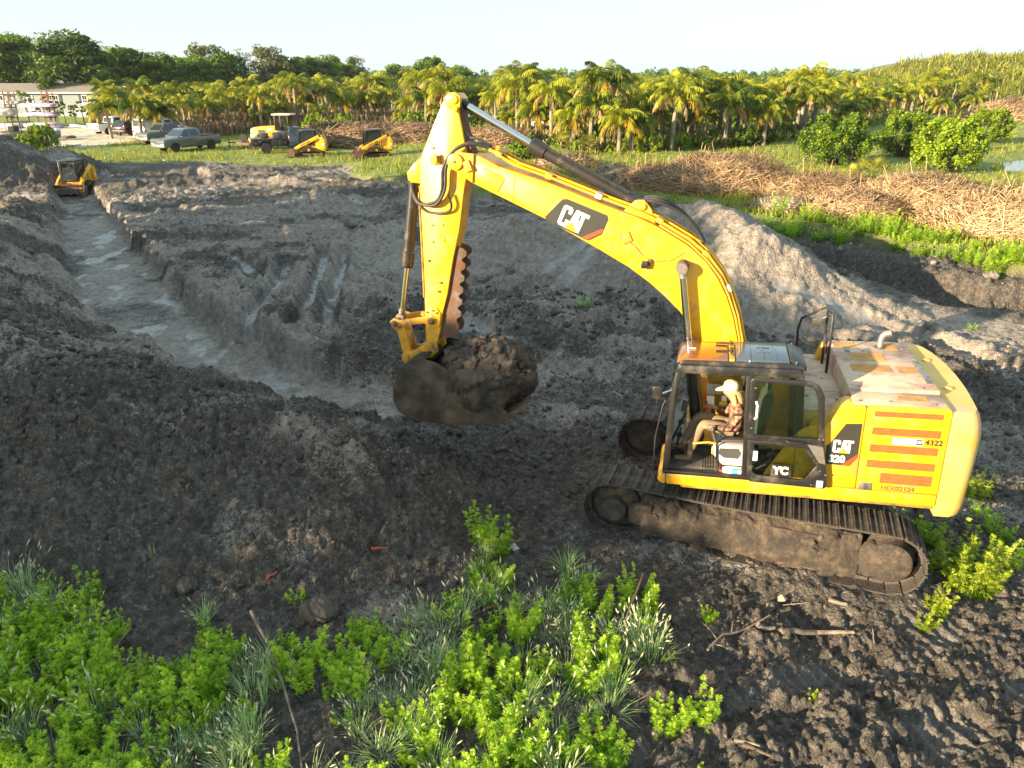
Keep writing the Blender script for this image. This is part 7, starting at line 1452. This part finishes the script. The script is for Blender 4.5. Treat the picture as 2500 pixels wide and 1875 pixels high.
def hand(V, E, wrist, w, d, side, curl=.5):
    """palm and five fingers appended to a joint graph; d forward direction, side = lateral direction"""
    d, side = Vector(d).normalized(), Vector(side).normalized(); dn = d.cross(side).normalized()
    if dn.z > 0: dn = -dn
    p = Vector(w) + d * .05; V.append((*p, .026)); pi = len(V) - 1; E.append((wrist, pi)); q = Vector(w) + d * .085; V.append((*q, .026)); qi = len(V) - 1; E.append((pi, qi))
    for k, (o, l) in enumerate(((-.030, .058), (-.010, .068), (.010, .064), (.030, .050))):
        a = q + side * o + d * .012; b = a + d * l * .5 + dn * l * .25 * curl; c = b + d * l * .25 + dn * l * .5 * curl
        i = len(V); V += [(*a, .010), (*b, .0088), (*c, .0078)]; E += [(qi, i), (i, i+1), (i+1, i+2)]
    a = p - side * .032; b = a + d * .03 - side * .012 + dn * .012; i = len(V); V += [(*a, .0115), (*b, .009)]; E += [(pi, i), (i, i+1)]
def seated_person(label, M, shirt, cap=True, hairm=HAIR, capm=None):
    r = thing('person', label, 'person'); r.matrix_world = M
    V = [(.28, .87, 1.83, .10), (.29, .87, 2.0, .095), (.31, .865, 2.14, .10), (.335, .86, 2.21, .052), (.375, .86, 2.275, .05), (.405, .86, 2.33, .078), (.40, .86, 2.405, .086), (.445, .86, 2.275, .042), (.497, .86, 2.335, .016), (.46, .86, 2.37, .05)]
    E = [(0,1),(1,2),(2,3),(3,4),(4,5),(5,6),(5,7),(5,9),(9,8)]
    def limb(a, pts):
        for q in pts: V.append(q); E.append((a, len(V) - 1)); a = len(V) - 1
        return a
    wn = limb(2, [(.28, 1.04, 2.15, .055), (.29, 1.10, 1.91, .042), (.56, 1.11, 1.905, .028)]); hand(V, E, wn, (.585, 1.11, 1.905), (1, -.1, .12), (0, 1, 0), .6)
    wf = limb(2, [(.30, .69, 2.14, .055), (.40, .61, 1.95, .042), (.58, .58, 1.985, .028)]); hand(V, E, wf, (.60, .58, 1.99), (1, 0, .15), (0, -1, 0), 1.0)
    limb(0, [(.36, .97, 1.82, .075), (.74, 1.0, 1.91, .060), (.90, 1.0, 1.46, .042), (.90, 1.0, 1.39, .04)]); limb(0, [(.36, .78, 1.82, .075), (.80, .75, 1.92, .060), (.98, .74, 1.50, .042), (.98, .74, 1.43, .04)])
    skinned('body', V, E, SKIN, r)
    S = [(.27, .87, 1.82, .135), (.28, .87, 1.95, .125), (.30, .865, 2.10, .125), (.33, .86, 2.195, .07)]; SE = [(0,1),(1,2),(2,3)]
    def sl(a, pts):
        for q in pts: S.append(q); SE.append((a, len(S) - 1)); a = len(S) - 1
    sl(2, [(.28, 1.03, 2.13, .078), (.285, 1.10, 1.92, .062), (.42, 1.11, 1.905, .052), (.55, 1.11, 1.905, .042)]); sl(2, [(.30, .69, 2.12, .078), (.40, .61, 1.95, .060), (.57, .58, 1.985, .042)])
    skinned('shirt', S, SE, shirt, r)
    P = [(.27, .87, 1.82, .128), (.38, .97, 1.82, .098), (.56, .99, 1.875, .088), (.74, 1.0, 1.905, .076), (.82, 1.0, 1.70, .068), (.895, 1.0, 1.47, .062), (.38, .77, 1.82, .098), (.60, .76, 1.88, .086), (.80, .75, 1.915, .076), (.89, .745, 1.72, .068), (.975, .74, 1.51, .060)]
    skinned('trousers', P, [(0,1),(1,2),(2,3),(3,4),(4,5),(0,6),(6,7),(7,8),(8,9),(9,10)], PANTS, r)
    for (x, y, z) in ((.90, 1.0, 1.36), (.985, .74, 1.41)): skinned('boot', [(x, y, z + .10, .05), (x, y, z, .052), (x + .10, y, z - .005, .046), (x + .22, y, z - .005, .036)], [(0,1),(1,2),(2,3)], BOOT, r)
    hb = MB()
    iv = ICO[2][0]; hb.add([(.375 + a * .098 - (.02 if c < 0 else 0), .86 + b * .092, 2.375 + c * .105) for a, b, c in iv if True], ICO[2][1])
    hb.v = [(x if x < .44 else .44 - (x - .44) * .6, y, z) for x, y, z in hb.v]; hb.tube([(.33, .86, 2.36), (.29, .86, 2.25), (.27, .86, 2.14), (.275, .86, 2.08)], [.085, .085, .07, .03], 12); hb.tube([(.36, .93, 2.34), (.33, .945, 2.24), (.33, .95, 2.15)], [.04, .035, .012], 8); hb.tube([(.36, .79, 2.34), (.33, .775, 2.24), (.33, .77, 2.15)], [.04, .035, .012], 8); hb.build('hair', hairm, r, smooth=60)
    for y in (.83, .89): g = MB(); g.ball((.478, y, 2.365), .011, 1, .02, 1); g.build('eye', DGREY, r)
    g = MB(); g.box((.476, .843, 2.292), (.486, .877, 2.298)); g.build('mouth', mat('lips', (.38, .15, .12), .5) if 'lips' not in bpy.data.materials else bpy.data.materials['lips'], r)
    if cap:
        g = MB(); g.lathe([(.108, -.01), (.112, .03), (.102, .075), (.07, .105), (.01, .115)], 20, axis='z', c=(.385, .86, 2.405)); cp = g.build('cap', capm or CAPM, r, smooth=60)
        g = MB(); n = 10; pts = [(.385 + .10 * math.cos(a) + (.115 * math.cos(a) if True else 0), .86 + .095 * math.sin(a)) for a in np.linspace(-1.25, 1.25, n)]; inn = [(.385 + .10 * math.cos(a), .86 + .10 * math.sin(a)) for a in np.linspace(-1.25, 1.25, n)]
        g.prism(pts + inn[::-1], 2.40, 2.412, axis='z'); g.v = [(x, y, z - max(0, x - .46) * .25) for x, y, z in g.v]; g.build('cap_brim', capm or CAPM, cp)
    g = MB(); g.lathe([(.038, -.012), (.044, -.012), (.044, .012), (.038, .012)], 14, axis='x', c=(.565, 1.11, 1.905)); g.build('wrist_watch', BLK, r)
    g = MB(); g.lathe([(.133, -.02), (.139, -.02), (.139, .02), (.133, .02)], 24, axis='z', c=(.28, .87, 1.80)); g.build('belt', BOOT, r); return r
seated_person('person in a cream cap and plaid shirt seated at the excavator controls', M_UP, PLAID)
ML = Matrix.Translation(l0.location) @ Matrix.Rotation(l0.rotation_euler.z, 4, 'Z') @ Matrix.Translation((-.30, -.86, -.70))
seated_person('person in a white shirt and red cap sitting in the working track loader', ML, mat('white_shirt', (.5, .5, .5), .9), True, mat('dark_hair', (.05, .03, .02), .6), mat('red_cap', (.45, .10, .07), .8))
# bottles lying on the cab floor behind the door sill
for i, (y, z, capc, body, lab) in enumerate(((1.20, 1.345, REDP, mat('bottle_white', (.75, .72, .70), .3), 'white bottle with a red cap lying on the cab floor'), (1.27, 1.34, REDP, mat('bottle_clear_blue', (.55, .68, .75), .1), 'clear water bottle with a blue label lying on the cab floor'))):
    b = thing('bottle', lab, 'bottle'); b.matrix_world = M_UP
    g = MB(); g.lathe([(.005, .20), (.036, .205), (.038, .22), (.038, .38), (.03, .42), (.016, .445), (.016, .46)], 14, axis='x', c=(0, y, z)); g.build('bottle_body', body, b, smooth=40)
    g = MB(); g.lathe([(.019, .455), (.019, .485), (.01, .487)], 12, axis='x', c=(0, y, z)); g.build('bottle_cap', capc, b)
    if i: g = MB(); g.lathe([(.0392, .25), (.0392, .33)], 14, axis='x', c=(0, y, z)); g.build('bottle_label', mat('label_blue', (.10, .40, .60), .4), b)

# ------------------------------------------------------------------ sticks, planks, clods and scraps on the soil
WOODG = mat('weathered_wood', (.13, .105, .082), .9, var=.3, scale=8, col2=(.26, .215, .17), bump=.5, bscale=40); WOODB = mat('brown_branch', (.10, .07, .048), .9, var=.3, scale=8, bump=.5, bscale=40); REDW = mat('red_brick_scrap', (.36, .085, .045), .85, var=.2)
def gp(u, v, dz=0): p = px(u * K, v * K, 0); z = float(gzs([p.x], [p.y])[0]); q = px(u * K, v * K, z * .8); return Vector((q.x, q.y, float(gzs([q.x], [q.y])[0]) + dz))
def stick_(name, lab, pts, r, m, cat='stick', forks=()):
    P = [gp(*q[:2], q[2] if len(q) > 2 else .05) for q in pts]; o0 = P[0].copy(); root_mb = MB(); rs_ = random.Random(len(lab)); Q = []
    for a, b in zip(P[:-1], P[1:]):
        for t in (0, .33, .66): Q.append(a.lerp(b, t) - o0 + Vector((rs_.uniform(-1, 1), rs_.uniform(-1, 1), rs_.uniform(-1, 1))) * r * .6)
    Q.append(P[-1] - o0); n = len(Q); root_mb.tube(Q, [r * (1.1 - .6 * i / n) for i in range(n)], 7)
    for (k, d, l) in forks: b = Q[min(k, n-1)]; e = b + Vector(d) * l; root_mb.tube([b, (b + e) / 2 + Vector((0, 0, .02)), e], [r * .6, r * .45, r * .2], 6)
    o = root_mb.build(name, m, fix=False); o.location = o0; return tag(o, lab, cat)
stick_('stick', 'long bent pale stick running down to the bottom edge through the weeds', [(552, 1380, .45), (590, 1440, .30), (625, 1530, .22), (645, 1600, .15), (655, 1680, .1)], .017, WOODG)
stick_('branch', 'dark branch leaning out of the weeds right of the seeding grass', [(1325, 1420, .06), (1345, 1380, .18), (1385, 1290, .38)], .022, WOODB, 'branch')
stick_('branch', 'forked dead branch on the dark soil at lower right', [(1528, 1410), (1560, 1385), (1610, 1365), (1660, 1345, .1)], .016, WOODG, 'branch', ((2, (-.5, .9, .2), .25), (1, (.8, -.5, .1), .2), (1, (-.2, -.9, .1), .14), (4, (.3, .9, .2), .2)))
stick_('plank', 'long weathered timber lying on the soil below the track', [(1690, 1372), (1760, 1372), (1842, 1378)], .035, WOODG, 'timber')
stick_('log', 'short pale log piece left of the long timber', [(1635, 1361), (1672, 1364)], .032, WOODG, 'log'); stick_('log', 'short wood piece above the long timber', [(1788, 1302), (1828, 1312)], .03, WOODG, 'log')
stick_('stick', 'brown stick in the lit soil near the bottom', [(1800, 1760), (1840, 1790)], .025, WOODB); stick_('stick', 'thin stick on the soil right of the two ragweeds', [(1585, 1605), (1640, 1620)], .018, WOODG); stick_('stick', 'thick short stick near the bottom edge right of centre', [(1600, 1612), (1665, 1640)], .02, WOODB)
stick_('plank', 'flat grey board half hidden in the weeds at lower left', [(370, 1545, .08), (430, 1555, .08)], .04, WOODG, 'board'); stick_('branch', 'grey dead branch lying in the left weeds', [(150, 1500), (230, 1440, .12), (290, 1385, .16)], .018, WOODG, 'branch', ((3, (.6, .5, .2), .3), (5, (-.4, -.6, .1), .25))); stick_('stick', 'thin twig on the bare soil left of centre', [(380, 1370), (500, 1385)], .010, WOODB)
stick_('log', 'brown log piece under the seeding grass at the bottom', [(1230, 1600, .06), (1320, 1580, .06)], .035, WOODB, 'log'); stick_('stick', 'pale split stick by the tallest ragweed', [(1060, 1200, .1), (1125, 1180, .12)], .012, WOODG)
stick_('stick', 'white twig sticking up from the soil below the track', [(1885, 1400), (1880, 1375, .15)], .007, WOODG); stick_('stick', 'thin forked twig in front of the track', [(1690, 1310), (1745, 1320)], .008, WOODG, forks=((1, (.5, .8, .1), .2),))
stick_('brick_scrap', 'red brick fragment on the berm slope above the weeds', [(800, 1180), (838, 1168)], .022, REDW, 'brick'); stick_('brick_scrap', 'small red fragment at the foot of the berm', [(572, 1220), (595, 1216)], .02, REDW, 'brick'); stick_('brick_scrap', 'dull red scrap beside the seeding grass', [(1052, 1322), (1066, 1316)], .018, REDW, 'brick')
CI = _ico(5)
def clod(lab, u, v, r, seed, m=DARKCLOD):
    p = gp(u, v); iv = np.array(CI[0]); rs_ = np.random.RandomState(seed); rr = 1 + .30 * warp3(iv, 1.3, seed) + .22 * lump3(iv, 2.2, seed + 3) + .16 * lump3(iv, 5, seed + 5) + .10 * lump3(iv, 11, seed + 7) + .06 * warp3(iv, 8, seed + 1) + rs_.uniform(-.012, .012, len(iv)); o = npmesh('soil_clod', iv * rr[:, None] * np.array(r) * .85, np.array(CI[1]), m, smooth=False); o.location = p + Vector((0, 0, r[2] * .35)); return tag(o, lab, 'clod', 'single large clods')
clod('big dark clod at the edge of the weed patch', 690, 1330, (.24, .20, .19), 1); clod('smaller clod under the big dark clod', 655, 1345, (.12, .11, .09), 2); clod('rounded clod at the foot of the berm left of the red scrap', 395, 1230, (.13, .12, .10), 3); clod('small clod at the foot of the berm, leftmost', 290, 1195, (.09, .08, .07), 4)
clod('pale clay lump on the plateau edge', 760, 500, (.30, .25, .24), 6, CLAYCLOD); clod('pale clod pair right of the engine hood', 2010, 730, (.28, .22, .18), 7, CLAYCLOD); clod('grey clod in front of the right-hand trench', 2130, 640, (.25, .2, .18), 8, CLAYCLOD)
clod('dark clod on the berm crest near the bucket', 900, 905, (.2, .18, .15), 13); clod('clod lying before the near track idler', 1230, 1060, (.16, .15, .12), 12)
# scraps of pale plastic and a dry leaf
for i, (u, v, s, lab) in enumerate(((1690, 1298, .07, 'curled dry leaf on the dark soil below the track'), (1110, 1185, .07, 'grey plastic scrap by the tallest ragweed'), (1115, 1190, .05, 'second grey scrap by the tallest ragweed'))):
    g = MB(); g.add([(-s, -s * .6, 0), (s * .2, -s * .8, .03), (s, s * .2, .01), (s * .1, s * .9, .04), (-s * .8, s * .5, .02), (0, 0, .05)], [(0,1,5),(1,2,5),(2,3,5),(3,4,5),(4,0,5)]); o = g.build('scrap', mat('dry_leaf_tan', (.50, .36, .25), .8) if i == 0 else (bpy.data.materials.get('scrap_grey') or mat('scrap_grey', (.45, .46, .50), .5)), fix=False); o.location = gp(u, v, .02); tag(o, lab, 'scrap')
# survey stick in the far dirt
a, b = px(398, 392), px(412, 400); g = MB(); g.tube([(0, 0, .05), (b - a) + Vector((0, 0, .1))], .04, 6); o = g.build('marker_stick', mat('pink_stick', (.7, .45, .42), .6)); o.location = (a.x, a.y, gz(a.x, a.y)); tag(o, 'pinkish marker stick lying on the far dark soil', 'stick')

# ------------------------------------------------------------------ morning haze
hz_m = bpy.data.materials.new('morning_haze'); hz_m.use_nodes = True; N = hz_m.node_tree.nodes; N.clear(); o_ = N.new('ShaderNodeOutputMaterial'); pv = N.new('ShaderNodeVolumePrincipled'); pv.inputs['Density'].default_value = .00012; pv.inputs['Color'].default_value = (.93, .96, 1, 1); pv.inputs['Anisotropy'].default_value = .2; hz_m.node_tree.links.new(pv.outputs[0], o_.inputs['Volume'])
g = MB(); g.box((-1600, -300, -2.2), (1600, 1400, 32)); stuff(g.build('haze', hz_m, smooth=0), 'thin morning haze over the fields', 'haze')
